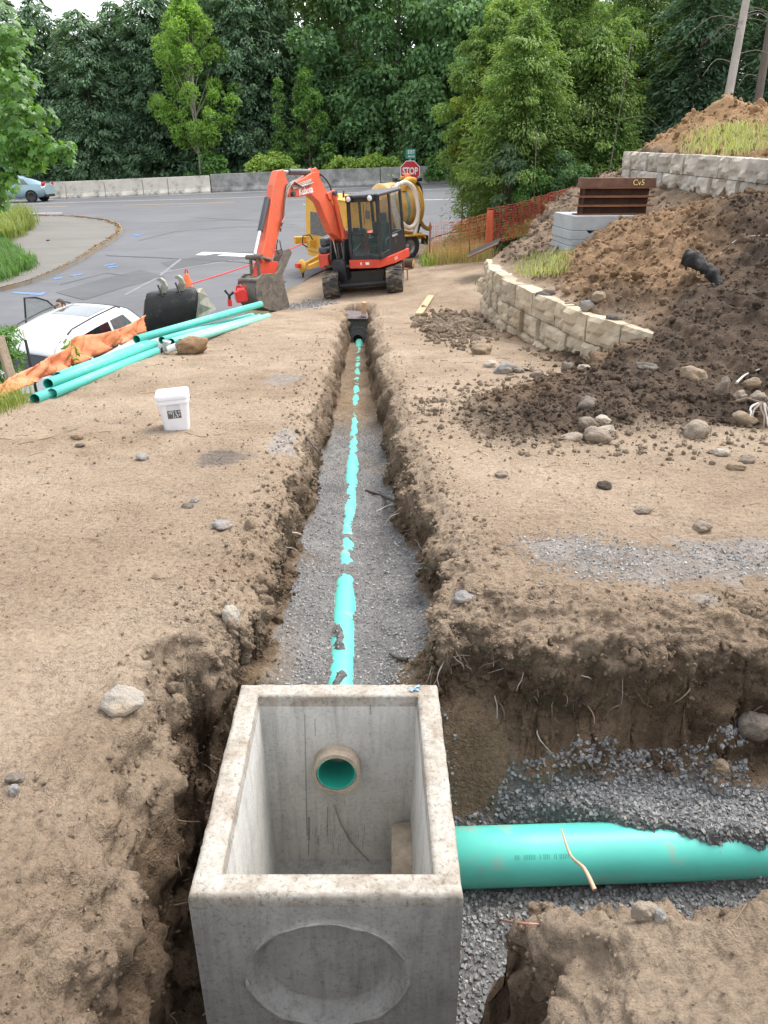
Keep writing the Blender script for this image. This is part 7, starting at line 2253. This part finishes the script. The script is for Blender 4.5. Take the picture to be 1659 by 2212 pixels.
V, Fq = leaves(Cl, rngl.normal(0, 1, Cl.shape) * np.array([1, 1, .15]), np.array([0, 0, 1.0]) + rngl.normal(0, .25, Cl.shape), .11 * rngl.uniform(.5, 1.3, len(Cl)), .07)
lo_ = stuff(np_mesh('leaf_litter', V, Fq, leaf_mat('dead_leaves', (.20, .11, .045), (.36, .25, .12), .1, .8), False)); lo_['label'] = 'dead leaves gathered along the kerb of the traffic island'
isl_at = lambda x, y: (lambda p: (p.x, p.y, p.z + .1))(on_street(x, y))
grass('grass', 'tall yellow green grass on the traffic island', clumped(poly_scatter([(-20, 470), (60, 472), (78, 492), (62, 510), (20, 530), (-20, 545)], 420, 3, isl_at), 7, .12, 4), LM['grass'], .62, .012, 5)
grass('grass', 'low green grass at the near edge of the island', clumped(poly_scatter([(-20, 530), (20, 535), (72, 570), (80, 585), (40, 605), (-20, 625)], 380, 6, isl_at), 6, .12, 7), LM['bush'], .34, .012, 8)
grass('grass', 'grass around the wooden post', clumped(poly_scatter([(-20, 850), (40, 850), (60, 870), (10, 890), (-20, 900)], 90, 9), 6, .07, 10), LM['grass'], .20, .0035, 11)
grass('grass', 'pale weeds on the ledge behind the low wall', clumped(poly_scatter([(1110, 590), (1130, 562), (1190, 548), (1225, 548), (1222, 590), (1195, 602), (1150, 600)], 230, 12), 4, .09, 13), LM['weed'], .14, .004, 14)
grass('grass', 'bright weeds on the upper heap above the grey wall', clumped(poly_scatter([(1500, 300), (1530, 282), (1600, 276), (1659, 270), (1659, 325), (1620, 335), (1540, 338), (1490, 335)], 330, 15), 4, .16, 16), LM['weed'], .15, .006, 17)
yz = lambda x, y: (lambda p: (p.x, p.y, drop(p.x, p.y)))(at(x, y, 23.2 + random.random() * 1.5))
grass('grass', 'dry tall grass behind the orange mesh fence', clumped(poly_scatter([(925, 500), (1060, 490), (1066, 530), (930, 538)], 240, 18, yz), 5, .14, 19), LM['dry'], .5, .009, 20)
grass('grass', 'green grass by the trailer wheel', clumped(poly_scatter([(915, 500), (935, 498), (938, 515), (918, 516)], 40, 21, yz), 5, .12, 22), LM['fresh'], .3, .011, 23)
gs = [hit(x, y) for x, y in ((1042, 628), (1046, 612), (1050, 632), (1040, 615))]
grass('grass', 'small green tuft at the foot of the low wall', clumped(np.array([tuple(p) for p in gs if p]), 40, .07, 24), LM['bush'], .14, .006, 25)
# ------------------------------------------------------------------ stones, clods, gravel, roots
def ico(sub):
    bm_ = bmesh.new(); bmesh.ops.create_icosphere(bm_, subdivisions=sub, radius=1)
    V = np.array([v.co[:] for v in bm_.verts]); Fq = np.array([[v.index for v in f.verts] for f in bm_.faces]); bm_.free()
    return V, Fq
I0, I1, I2, I3 = ico(1), ico(2), ico(3), ico(4)
def rand_rot(n, rng):
    q = unit(rng.normal(0, 1, (n, 4)))
    w, x, y, z = q.T
    return np.stack([1 - 2 * (y * y + z * z), 2 * (x * y - z * w), 2 * (x * z + y * w), 2 * (x * y + z * w), 1 - 2 * (x * x + z * z), 2 * (y * z - x * w), 2 * (x * z - y * w), 2 * (y * z + x * w), 1 - 2 * (x * x + y * y)], -1).reshape(n, 3, 3)
def lump_field(base, P, size, rng, squash=.7, rough=.35, variants=14):
    """many small lumps at P joined in one mesh"""
    V0, F0 = base
    var = []
    for k in range(variants):
        s = rng.uniform(0, 50, 3)
        r = 1 + rough * 1.6 * fbm(V0[:, 0] + s[0], V0[:, 1] + s[1], V0[:, 2] + s[2], 1.1, 2, k)
        var.append(V0 * r[:, None] * np.array([1, rng.uniform(.6, 1), rng.uniform(squash - .15, squash + .15)]))
    var = np.array(var)
    n = len(P)
    pick = var[rng.integers(0, variants, n)]
    Rm = rand_rot(n, rng)
    V = np.einsum('nij,nkj->nki', Rm, pick) * np.asarray(size)[:, None, None] + P[:, None]
    Fq = F0[None] + (np.arange(n) * len(V0))[:, None, None]
    return V.reshape(-1, 3), Fq.reshape(-1, F0.shape[1])
def pick_verts(weight, n, rng):
    w = weight.ravel().astype(float)
    ok = np.isfinite(w) & (w > 0)
    w = np.where(ok, w, 0)
    return rng.choice(w.size, n, p=w / w.sum())
PF, CF, NF = Pn.reshape(-1, 3), SOILC.reshape(-1, 3), N.reshape(-1, 3)
ZDg = (.9078 * Yg + .42 * (EZ - Zg))
inview = (np.abs(Pn[..., 0]) < .53 * ZDg) & (Yg > .75) & (Yg < 24)
rng = np.random.default_rng(77)
def clods(name, label, weight, n, px_lo, px_hi, base, tint=(.85, 1.2), mat=None, rough=.4, maxm=.2, sink=.2, power=2.2, sm=False):
    idx = pick_verts(weight * inview, n, rng)
    zdv = ZDg.ravel()[idx]
    s = np.minimum((px_lo + (px_hi - px_lo) * rng.random(n) ** power) * zdv / 769 * .5, maxm * .5)
    P = PF[idx] + NF[idx] * (s * (1 - sink * 2))[:, None] * .4 + np.c_[rng.normal(0, .004, (n, 2)) * zdv[:, None] * .4, np.zeros(n)]
    V, Fq = lump_field(base, P, s, rng, .75, rough)
    c = CF[idx] * rng.uniform(tint[0], tint[1], (n, 1))
    o = np_mesh(name, V, Fq, mat or MAT_SOIL, sm, cols=np.repeat(c, len(base[0]), 0), sides=3)
    stuff(o); o['label'] = label
    return o
flatw = (1 - wallm) * (1 - floorm) * (1 - loose)
clods('dirt_clods', 'crumbs of soil clinging to the trench walls', wallm * smooth(9, 5, Yg) + .10 * shoulder * (1 - floorm) * smooth(11, 6, Yg), 9000, 1.3, 6.5, I0, (.7, 1.2), maxm=.04)
clods('dirt_clods', 'larger lumps in the trench walls', wallm * smooth(6, 3, Yg) + .05 * shoulder * smooth(6, 3, Yg), 300, 5, 17, I2, (.75, 1.05), maxm=.08, rough=.5, sm=True, sink=.4)
clods('soil_crumbs', 'small crumbs scattered on the tan ground', flatw * smooth(15, 9, Yg) * (.35 + smooth(.1, .5, fbm(x, y, z, 1.3, 2, 401)) * 2), 3600, 1.0, 3.6, I0, (.75, 1.1), maxm=.04)
heapd = loose * (.5 + smooth(-.1, .4, fbm(x, y, z, 1.1, 2, 403)))
clods('soil_clods', 'loose clods covering the soil heaps', heapd, 8000, 1.4, 5.5, I0, (.7, 1.5), maxm=.16, power=1.7)
clods('soil_clods', 'bigger clods on the soil heaps', heapd, 420, 4, 12, I2, (.75, 1.35), maxm=.22, rough=.5, sm=True)
foot_ = smooth(.45, 0, np.hypot((Xg - 1.15) / 1.0, (Yg - 13.5) / 3.8) - .35) * flatw
clods('soil_clods', 'grey clods spilt beside the low wall', foot_, 650, 2, 8.5, I1, (.55, .95), maxm=.3, rough=.4)
toe_ = smooth(.35, .0, np.abs(PZ - pad(Xg, Yg) + .05)) * (Yg < 11) * (Xg > .3)
clods('soil_clods', 'crumbled soil along the toe of the dark pile', toe_, 1300, 1.5, 8, I0, (.5, 1.0), maxm=.12)
# crushed stone
def gravel_mat(name, a, b_):
    m, nt, bs = new_mat(name)
    g = nt.nodes.new('ShaderNodeNewGeometry')
    r = ramp(nt, [(0, a), (.6, [(p + q) / 2 for p, q in zip(a, b_)]), (.93, b_), (1, (.34, .30, .26))])
    nt.links.new(g.outputs['Random Per Island'], r.inputs['Fac'])
    nt.links.new(r.outputs['Color'], bs.inputs['Base Color'])
    bs.inputs['Roughness'].default_value = .85
    bs.inputs['Specular IOR Level'].default_value = .3
    return m
MAT_GRAV = gravel_mat('grey_crushed_stone', (.12, .122, .122), (.29, .29, .285))
MAT_GRAVP = gravel_mat('pale_crushed_stone', (.17, .17, .165), (.36, .36, .35))
CUBE = (np.array([(-1, -1, -1), (1, -1, -1), (1, 1, -1), (-1, 1, -1), (-.8, -.7, 1), (.7, -.8, .9), (.75, .8, 1.05), (-.7, .75, .85)]) * .75, np.array([(0, 3, 2, 1), (4, 5, 6, 7), (0, 1, 5, 4), (1, 2, 6, 5), (2, 3, 7, 6), (3, 0, 4, 7)]))
def gravel(name, label, X0, X1, Y0, Y1, n, size, mat, test, lift=.35):
    X = rng.uniform(X0, X1, n); Y = rng.uniform(Y0, Y1, n)
    k = test(X, Y) > rng.random(n)
    X, Y = X[k], Y[k]
    Z = np.array([drop(a, b) for a, b in zip(X, Y)])
    s = size * rng.uniform(.55, 1.35, len(X))
    P = np.c_[X, Y, Z + s * lift * rng.uniform(-.3, 1.2, len(X))]
    V, Fq = lump_field(CUBE, P, s, rng, .75, .35)
    o = np_mesh(name, V, Fq, mat, False, sides=4)
    stuff(o); o['label'] = label
    return o
def sidefloor(X, Y):
    d = void(X, Y)
    return (wall_prof(d, Y, X) > .97) * (slump(X, Y) < .1) * smooth(.02, .25, X)
gravel('gravel', 'grey crushed stone around the wide side pipe', .1, 2.2, 1.36, 3.08, 17000, .0105, MAT_GRAV, sidefloor)
gravel('gravel', 'crushed stone heaped over the wide side pipe', .55, 1.7, 2.3, 2.85, 3600, .0105, MAT_GRAV, lambda X, Y: smooth(.5, .9, X) * smooth(2.36, 2.5, Y) * (np.array([drop(a, b) for a, b in zip(X, Y)]) > -1.2))
def mainfloor(X, Y):
    d = void(X, Y)
    off = np.abs(X - pipe_x(Y))
    return (wall_prof(d, Y) > .96) * (Y > 2.72) * np.where(off < .035, .2, np.where(off < .09, .75, 1)) * np.interp(Y, [2.7, 4.5, 8, 9.5], [1, .9, .5, .1])
gravel('gravel', 'fine grey stone on the trench floor', -.9, .35, 2.72, 9.5, 17000, .0075, MAT_GRAVP, mainfloor)
def spilt(X, Y):
    n2 = fbm(X, Y, 0 * X, 4.5, 3, 203); n3 = fbm(X, Y, 0 * X, 1.9, 2, 205)
    return smooth(.0, .6, n3 * .7 + n2 * .5 + 1.1 - np.hypot((X - 1.75) / 1.0, (Y - 3.62) / .36)) * (void(X, Y) < -.03)
gravel('gravel', 'bluish grey stone spilt on the tan ground above the side trench', .6, 2.6, 3.1, 4.1, 3200, .008, MAT_GRAVP, spilt)
def patch_(cx, cy, rx, ry):
    return lambda X, Y: smooth(.2, .9, 1.25 + .5 * fbm(X, Y, 0 * X, 3.5, 2, 501) - np.hypot((X - cx) / rx, (Y - cy) / ry)) * (void(X, Y) < -.1)
gravel('gravel', 'grey stone patch between the excavator bucket and track', -2.6, -.9, 16.2, 19.8, 2600, .016, MAT_GRAV, patch_(-1.75, 18.0, .75, 1.6))
# single stones
MAT_ROCK = M('field_stone', (.24, .195, .15), .9, var=.3, scale=6, bump=.9, bscale=55, rand=.2, dirt=((.17, .12, .08), 5, .48, .66))
MAT_ROCK_D = M('dark_field_stone', (.13, .11, .09), .9, var=.3, scale=6, bump=.9, bscale=55, rand=.2, dirt=((.20, .15, .10), 5, .54, .7))
MAT_ROCK_P = M('pale_field_stone', (.36, .32, .265), .9, var=.25, scale=6, bump=.9, bscale=55, rand=.12, dirt=((.30, .22, .145), 5, .48, .66))
MAT_ROCK_B = M('bluish_stone', (.22, .215, .21), .85, var=.3, scale=6, bump=.9, bscale=55, rand=.12, dirt=((.30, .22, .15), 5, .5, .66))
MAT_TANROCK = M('tan_stone', (.235, .175, .115), .9, var=.2, scale=6, bump=.9, bscale=55, dirt=((.30, .21, .12), 5, .52, .68))
MAT_LOAM = M('dark_loam_lump', (.055, .042, .032), .95, var=.4, scale=8, bump=.8, bscale=20)
def rock(label, px, py, wpx, mat, seed, asp=(1, .8, .65), sink=.3, rough=.3, cat='rock', name='rock', group=None, base=None, rz=None):
    p = hit(px, py)
    if p is None: return None
    zdv = .9078 * p.y + .42 * (EZ - p.z)
    r = wpx / F_PX * zdv * .5
    rg = np.random.default_rng(seed)
    V0, F0 = base or I3
    s = rg.uniform(0, 80, 3)
    k = 1 + rough * 1.6 * fbm(V0[:, 0] + s[0], V0[:, 1] + s[1], V0[:, 2] + s[2], .9, 2, seed) + rough * .55 * fbm(V0[:, 0] + s[0], V0[:, 1] + s[1], V0[:, 2] + s[2], 3.2, 3, seed + 1)
    V = V0 * k[:, None] * np.array(asp) * r
    o = np_mesh(name, V, F0, mat, True, sides=3)
    o.location = (p.x, p.y + asp[1] * r * .4, p.z + r * asp[2] * (1 - 2 * sink))
    o.rotation_euler = (rg.uniform(-.2, .2), rg.uniform(-.2, .2), rg.uniform(-.5, .5) if rz is None else rz)
    tag(o, label, cat, group)
    return o
rk = [('round tan stone on the tan ground left of the low wall', 1040, 765, 42, MAT_TANROCK, (1, .8, .6)), ('pale stone at the foot of the low wall, left of the bluish one', 1063, 793, 32, MAT_ROCK_P, (1, .8, .6)), ('bluish grey angular stone at the foot of the low wall', 1093, 806, 42, MAT_ROCK_B, (1, .8, .75)),
      ('brown stone right of the bluish one at the wall foot', 1122, 805, 26, MAT_ROCK, (1, .8, .6)), ('dark stone where the low wall meets the dark pile', 1226, 800, 34, MAT_ROCK_D, (1, .8, .8)), ('pale stone resting against the low end of the wall', 1262, 800, 30, MAT_ROCK_P, (1, .8, .6)), ('grey stone on the dirt below the wall foot', 1160, 815, 30, MAT_ROCK, (1, .8, .7)),
      ('large round brown stone, front one of the cluster at the pile toe', 1288, 955, 56, MAT_ROCK, (1, .85, .75)), ('flat brown stone at the left of the cluster at the pile toe', 1240, 950, 44, MAT_ROCK, (1, .8, .4)), ('speckled stone at the back of the cluster at the pile toe', 1270, 922, 38, MAT_ROCK, (1, .8, .75)), ('pale stone right of the cluster at the pile toe', 1312, 935, 34, MAT_ROCK_P, (1, .8, .55)), ('small stone above the cluster at the pile toe', 1300, 912, 30, MAT_ROCK_P, (1, .8, .6)),
      ('dark clod like stone on the pile above the stone cluster', 1268, 884, 48, MAT_ROCK_D, (1, .8, .75)), ('big brown stone sitting alone at the toe of the pile', 1501, 945, 58, MAT_ROCK, (1, .9, .8)), ('dark slab of stone jutting from the middle of the dark pile', 1404, 800, 46, MAT_ROCK_D, (1.1, .8, .4)), ('tall egg shaped stone standing on the dark pile', 1561, 848, 34, MAT_ROCK, (.8, .8, 1.3)),
      ('yellowish boulder half buried in the dark pile', 1500, 822, 50, MAT_TANROCK, (1, .9, .75)), ('stone right of the egg shaped one, upper of the group at the edge', 1626, 838, 38, MAT_TANROCK, (1, .8, .8)), ('round stone in the middle of the group by the white roots', 1598, 868, 40, MAT_ROCK, (1, .8, .75)), ('round stone right beside the white roots', 1640, 872, 44, MAT_ROCK, (1, .8, .8)), ('large brown broken boulder under the white roots', 1612, 920, 58, MAT_TANROCK, (1, .8, .75)),
      ('brown stone on the ledge, left of three behind the wall top', 1232, 668, 34, MAT_ROCK, (1, .8, .7)), ('grey stone on the ledge, middle of three behind the wall top', 1272, 668, 32, MAT_ROCK_B, (1, .8, .7)), ('tan stone on the ledge, right of three behind the wall top', 1295, 648, 34, MAT_TANROCK, (1, .8, .8)), ('long dark stone on the ledge just behind the wall top', 1180, 642, 40, MAT_ROCK_D, (1.2, .6, .5)), ('dark stone near the end of the wall top', 1330, 695, 34, MAT_ROCK_D, (1, .8, .6)),
      ('tan stone on the left ground, upper of two near the pail', 165, 948, 26, MAT_TANROCK, (1, .8, .6)), ('grey stone on the left ground, lower of two near the pail', 170, 966, 22, MAT_ROCK_D, (1, .8, .5)), ('grey stone on the left ground right of the pail stones', 306, 994, 26, MAT_ROCK_B, (1, .8, .7)), ('flat pale grey stone near the trench edge on the left', 478, 1142, 40, MAT_ROCK_B, (1, .9, .45)), ('small yellow stone pressed in the left ground', 345, 1250, 26, MAT_TANROCK, (1, .8, .5)),
      ('tall pale stone sticking out of the left trench rim', 498, 1352, 52, MAT_ROCK_P, (.7, .7, 1.1)), ('large pale stone bedded in the left bank beside the basin', 262, 1530, 86, MAT_ROCK_P, (1, .8, .5)), ('dark pair stone on the left ground, right of the dark stain', 405, 1098, 24, MAT_ROCK_D, (1, .8, .6)), ('small round stone beside the dark stain on the left', 420, 1085, 20, MAT_ROCK_B, (1, .8, .6)),
      ('brown stone lying on the right ground below the pile', 1085, 1030, 32, MAT_ROCK, (1, .8, .5)), ('dark loam lump on the right ground, left one', 1306, 1056, 34, MAT_LOAM, (1, .8, .6)), ('pale clod on the right ground, left one', 1390, 1108, 34, MAT_ROCK, (1, .8, .5)), ('pale clod on the right ground, right one', 1517, 1146, 40, MAT_ROCK, (1, .8, .6)), ('big round grey stone in the side trench wall at the right edge', 1628, 1582, 72, MAT_ROCK_D, (1, .8, .85)), ('reddish stone at the foot of the side trench wall', 1556, 1666, 42, MAT_TANROCK, (1, .9, .8)),
      ('pale grey stone in the rim where the two trenches meet', 1000, 1300, 44, MAT_ROCK_B, (1, .8, .5)), ('dark stone low at the left edge, upper of two', 30, 1690, 40, MAT_ROCK_D, (1, .8, .6)), ('grey stone low at the left edge, lower of two', 28, 1716, 30, MAT_ROCK_B, (.8, .8, 1)), ('brown stone on the near mound beside the side pipe', 1395, 1985, 52, MAT_ROCK, (1, .8, .8)), ('small grey stone on the near mound', 1425, 1990, 36, MAT_ROCK_B, (.8, .8, .9)),
      ('tan stone at the corner of the right slope near the edge', 1590, 1015, 36, MAT_TANROCK, (1.2, .8, .5)), ('pale stone right of the lone big stone', 1560, 985, 34, MAT_ROCK_P, (1, .8, .6)), ('round brown stone near the edge below the pile', 1615, 1000, 30, MAT_ROCK, (1, .8, .7))]
for k, (l_, px, py, w, m_, asp) in enumerate(rk):
    rock(l_, px, py, w, m_, 900 + k, asp)
rock('rounded lump of brown soil and roots lying against the pale green pipe', 414, 764, 64, M('rooty_soil', (.22, .135, .07), .95, var=.35, scale=9, bump=.8, bscale=18), 980, (1, .7, .62), .1, .25, 'soil lump', 'soil_lump')
rock('weathered stone half buried before the silt fence', 178, 797, 40, MAT_ROCK_P, 981, (1, .6, .55), .2, .2)
# charred log and roots on the dark pile
MAT_CHAR = M('charred_wood', (.018, .016, .015), .8, var=.5, scale=7, bump=.9, bscale=14, stretch=(1, 1, .4), dirt=((.10, .09, .085), 8, .6, .72))
a, b, c, d = at(1484, 556, 9.9), at(1508, 566, 9.75), at(1532, 586, 9.6), at(1552, 612, 9.5)
lg2 = thing('charred_log', 'black charred log sticking out of the dark soil pile', 'log', d)
mb = MB()
pth = bez([q - d for q in (a, b, c, d)] + [Vector((.05, .07, -.17))], 9)
rs = [.098 - .052 * k / len(pth) + .006 * math.sin(k * 1.3) for k in range(len(pth))]
rs[0] = .055
mb.tube(pth, rs, 18)
for v in mb.v:
    q_ = [np.array([t * 11.0]) for t in v]
    k_ = Vector([float(vnoise(*q_, s)[0]) * .026 + float(vnoise(*[t * 3.7 for t in q_], s + 9)[0]) * .018 for s in (3, 4, 5)])
    v += k_
mb.build('log', MAT_CHAR, lg2)
MB().tube([pth[1], pth[1] + Vector((-.02, -.05, -.14))], [.035, .01], 7).build('stub', MAT_CHAR, lg2)
MAT_ROOT = M('root_bark', (.20, .14, .095), .9, var=.3, scale=10, bump=.3)
MAT_ROOT_D = M('dark_root', (.06, .045, .035), .9, var=.3, scale=10, bump=.3)
MAT_ROOT_P = M('bleached_root', (.44, .40, .35), .9, var=.2, scale=10, bump=.3)
def stick(name, label, pts, r, mat, cat='stick', tip=.4):
    P = []
    for q in pts:
        p = hit(q[0], q[1]) if len(q) == 2 else at(q[0], q[1], q[2])
        P.append(Vector(p) + Vector((0, 0, r * .8)))
    path = bez(P, 5)
    o = MB().tube(path, [r * (1 - (1 - tip) * i / (len(path) - 1)) for i in range(len(path))], 7).build(name, mat)
    return tag(o, label, cat)
stick('twig', 'pinkish bare twig leaning across the wide green side pipe', [(1284, 1925, 1.93), (1262, 1880, 2.02), (1232, 1850, 2.22), (1212, 1793, 2.4)], .009, M('pink_twig', (.52, .33, .22), .7, var=.15, bump=.1), 'twig')
stick('twig', 'thin reddish twig on the gravel right of the basin', [(1040, 1976), (1080, 1988), (1120, 1996), (1165, 1999)], .006, M('red_twig', (.35, .17, .12), .7, var=.2, bump=.1), 'twig')
stick('root', 'dark root hanging over the left trench wall', [(640, 935), (662, 948), (680, 970, 5.75), (693, 988, 5.7)], .016, MAT_ROOT_D, 'root')
stick('root', 'black root lying on the trench floor at the right wall', [(855, 1085), (830, 1075), (808, 1068), (790, 1062)], .018, MAT_ROOT_D, 'root')
stick('root', 'pale root end sticking out over the trench floor on the right', [(850, 1092), (836, 1096), (812, 1108)], .012, MAT_ROOT_P, 'root')
stick('root', 'dark torn root on the right of the trench behind the basin', [(880, 1430), (858, 1425), (842, 1415)], .014, MAT_ROOT_D, 'root')
stick('branch', 'dark bare branch on the pile right of the charred log', [(1612, 508), (1590, 525), (1560, 545)], .022, MAT_ROOT_D, 'branch')
stick('branch', 'long thin pale branch lying at the top right of the pile', [(1659, 510), (1600, 515), (1560, 545), (1525, 575)], .008, MAT_ROOT_P, 'branch')
stick('branch', 'pale broken branch on the right of the dark pile', [(1590, 830), (1610, 812), (1640, 800)], .014, MAT_ROOT_P, 'branch')
stick('root', 'dark root along the dirt at the foot of the low wall', [(1090, 792), (1130, 800), (1165, 808), (1180, 815)], .018, MAT_ROOT_D, 'root')
stick('twig', 'thin twig on the tan ground left of the trench', [(400, 935), (440, 945), (478, 938)], .005, MAT_ROOT, 'twig')
stick('twig', 'long thin root trace on the ground at the far left', [(40, 960), (110, 945), (170, 925)], .005, MAT_ROOT, 'twig')
stick('branch', 'long pale stick lying up the soil heap below the red mesh fence', [(1190, 552), (1230, 500), (1258, 462)], .022, MAT_ROOT_P, 'branch')
# bleached root tangle at the right edge
p = hit(1640, 900) or at(1640, 900, 6.8)
rt = thing('root_tangle', 'tangle of bleached roots on the pile at the right edge', 'roots', p)
for k in range(9):
    q = [Vector((0.05 * random.uniform(-1, 1), 0, .12))]
    dv = Vector((random.uniform(-1, .6), random.uniform(-.6, .2), random.uniform(-.5, .5)))
    for i in range(4):
        dv = (dv + Vector((random.uniform(-.5, .5), random.uniform(-.5, .3), random.uniform(-.6, .3)))).normalized()
        q.append(q[-1] + dv * .075)
    MB().tube(bez(q, 3), [.013 * (1 - .06 * i) for i in range(13)], 6).build('root', MAT_ROOT_P if k % 3 else MAT_ROOT, rt)
# fine roots in the cut faces
mbr = {0: MB(), 1: MB(), 2: MB()}
idx = pick_verts(wallm * inview * smooth(7, 2.5, Yg) * smooth(.25, .6, WP) * smooth(1.0, .9, WP), 620, rng)
for i in idx:
    p = Vector(PF[i]); n_ = Vector(NF[i])
    out = Vector((n_.x, n_.y, 0))
    out = out.normalized() if out.length > .05 else Vector((0, -1, 0))
    L = random.uniform(.03, .16) * (1 if p.y < 4 else 1.3)
    dv = out * random.uniform(.2, 1.0) + Vector((random.uniform(-.8, .8), random.uniform(-.6, .6), random.uniform(-1.3, .2)))
    q = [p - out * .02]
    for s in range(4):
        dv = (dv.normalized() + Vector((random.uniform(-.5, .5), random.uniform(-.5, .5), random.uniform(-.6, .3)))).normalized()
        q.append(q[-1] + dv * L / 4)
    r_ = random.choice((.0012, .0016, .002, .003, .0045)) * (1 if p.y < 4 else 1.5)
    mbr[random.choice((0, 0, 1, 2))].tube(q, [r_, r_ * .9, r_ * .8, r_ * .6, r_ * .3], 4, caps=False)
for k, m_, l_ in ((0, MAT_ROOT, 'fine brown roots hanging from the trench walls'), (1, MAT_ROOT_P, 'fine pale roots hanging from the trench walls'), (2, MAT_ROOT_D, 'fine dark roots hanging from the trench walls')):
    o = mbr[k].build('fine_roots', m_, kind='stuff'); o['label'] = l_
# litter of twigs and straw pressed in the tan ground
mb = MB()
idx = pick_verts(flatw * inview, 190, rng)
for i in idx:
    p = Vector(PF[i]); a = random.random() * math.pi
    L = random.uniform(.03, .14) * (.6 + .1 * p.y)
    d_ = Vector((math.cos(a), math.sin(a), -.0714 * math.sin(a))) * L
    mb.tube([p + Vector((0, 0, .003)), p + d_ * .5 + Vector((random.uniform(-.01, .01), 0, .006)), p + d_ + Vector((0, 0, .003))], .0009 * (1 + .25 * p.y), 4, caps=False)
o = mb.build('twig_litter', MAT_ROOT, kind='stuff'); o['label'] = 'thin twigs and root ends pressed into the tan ground'
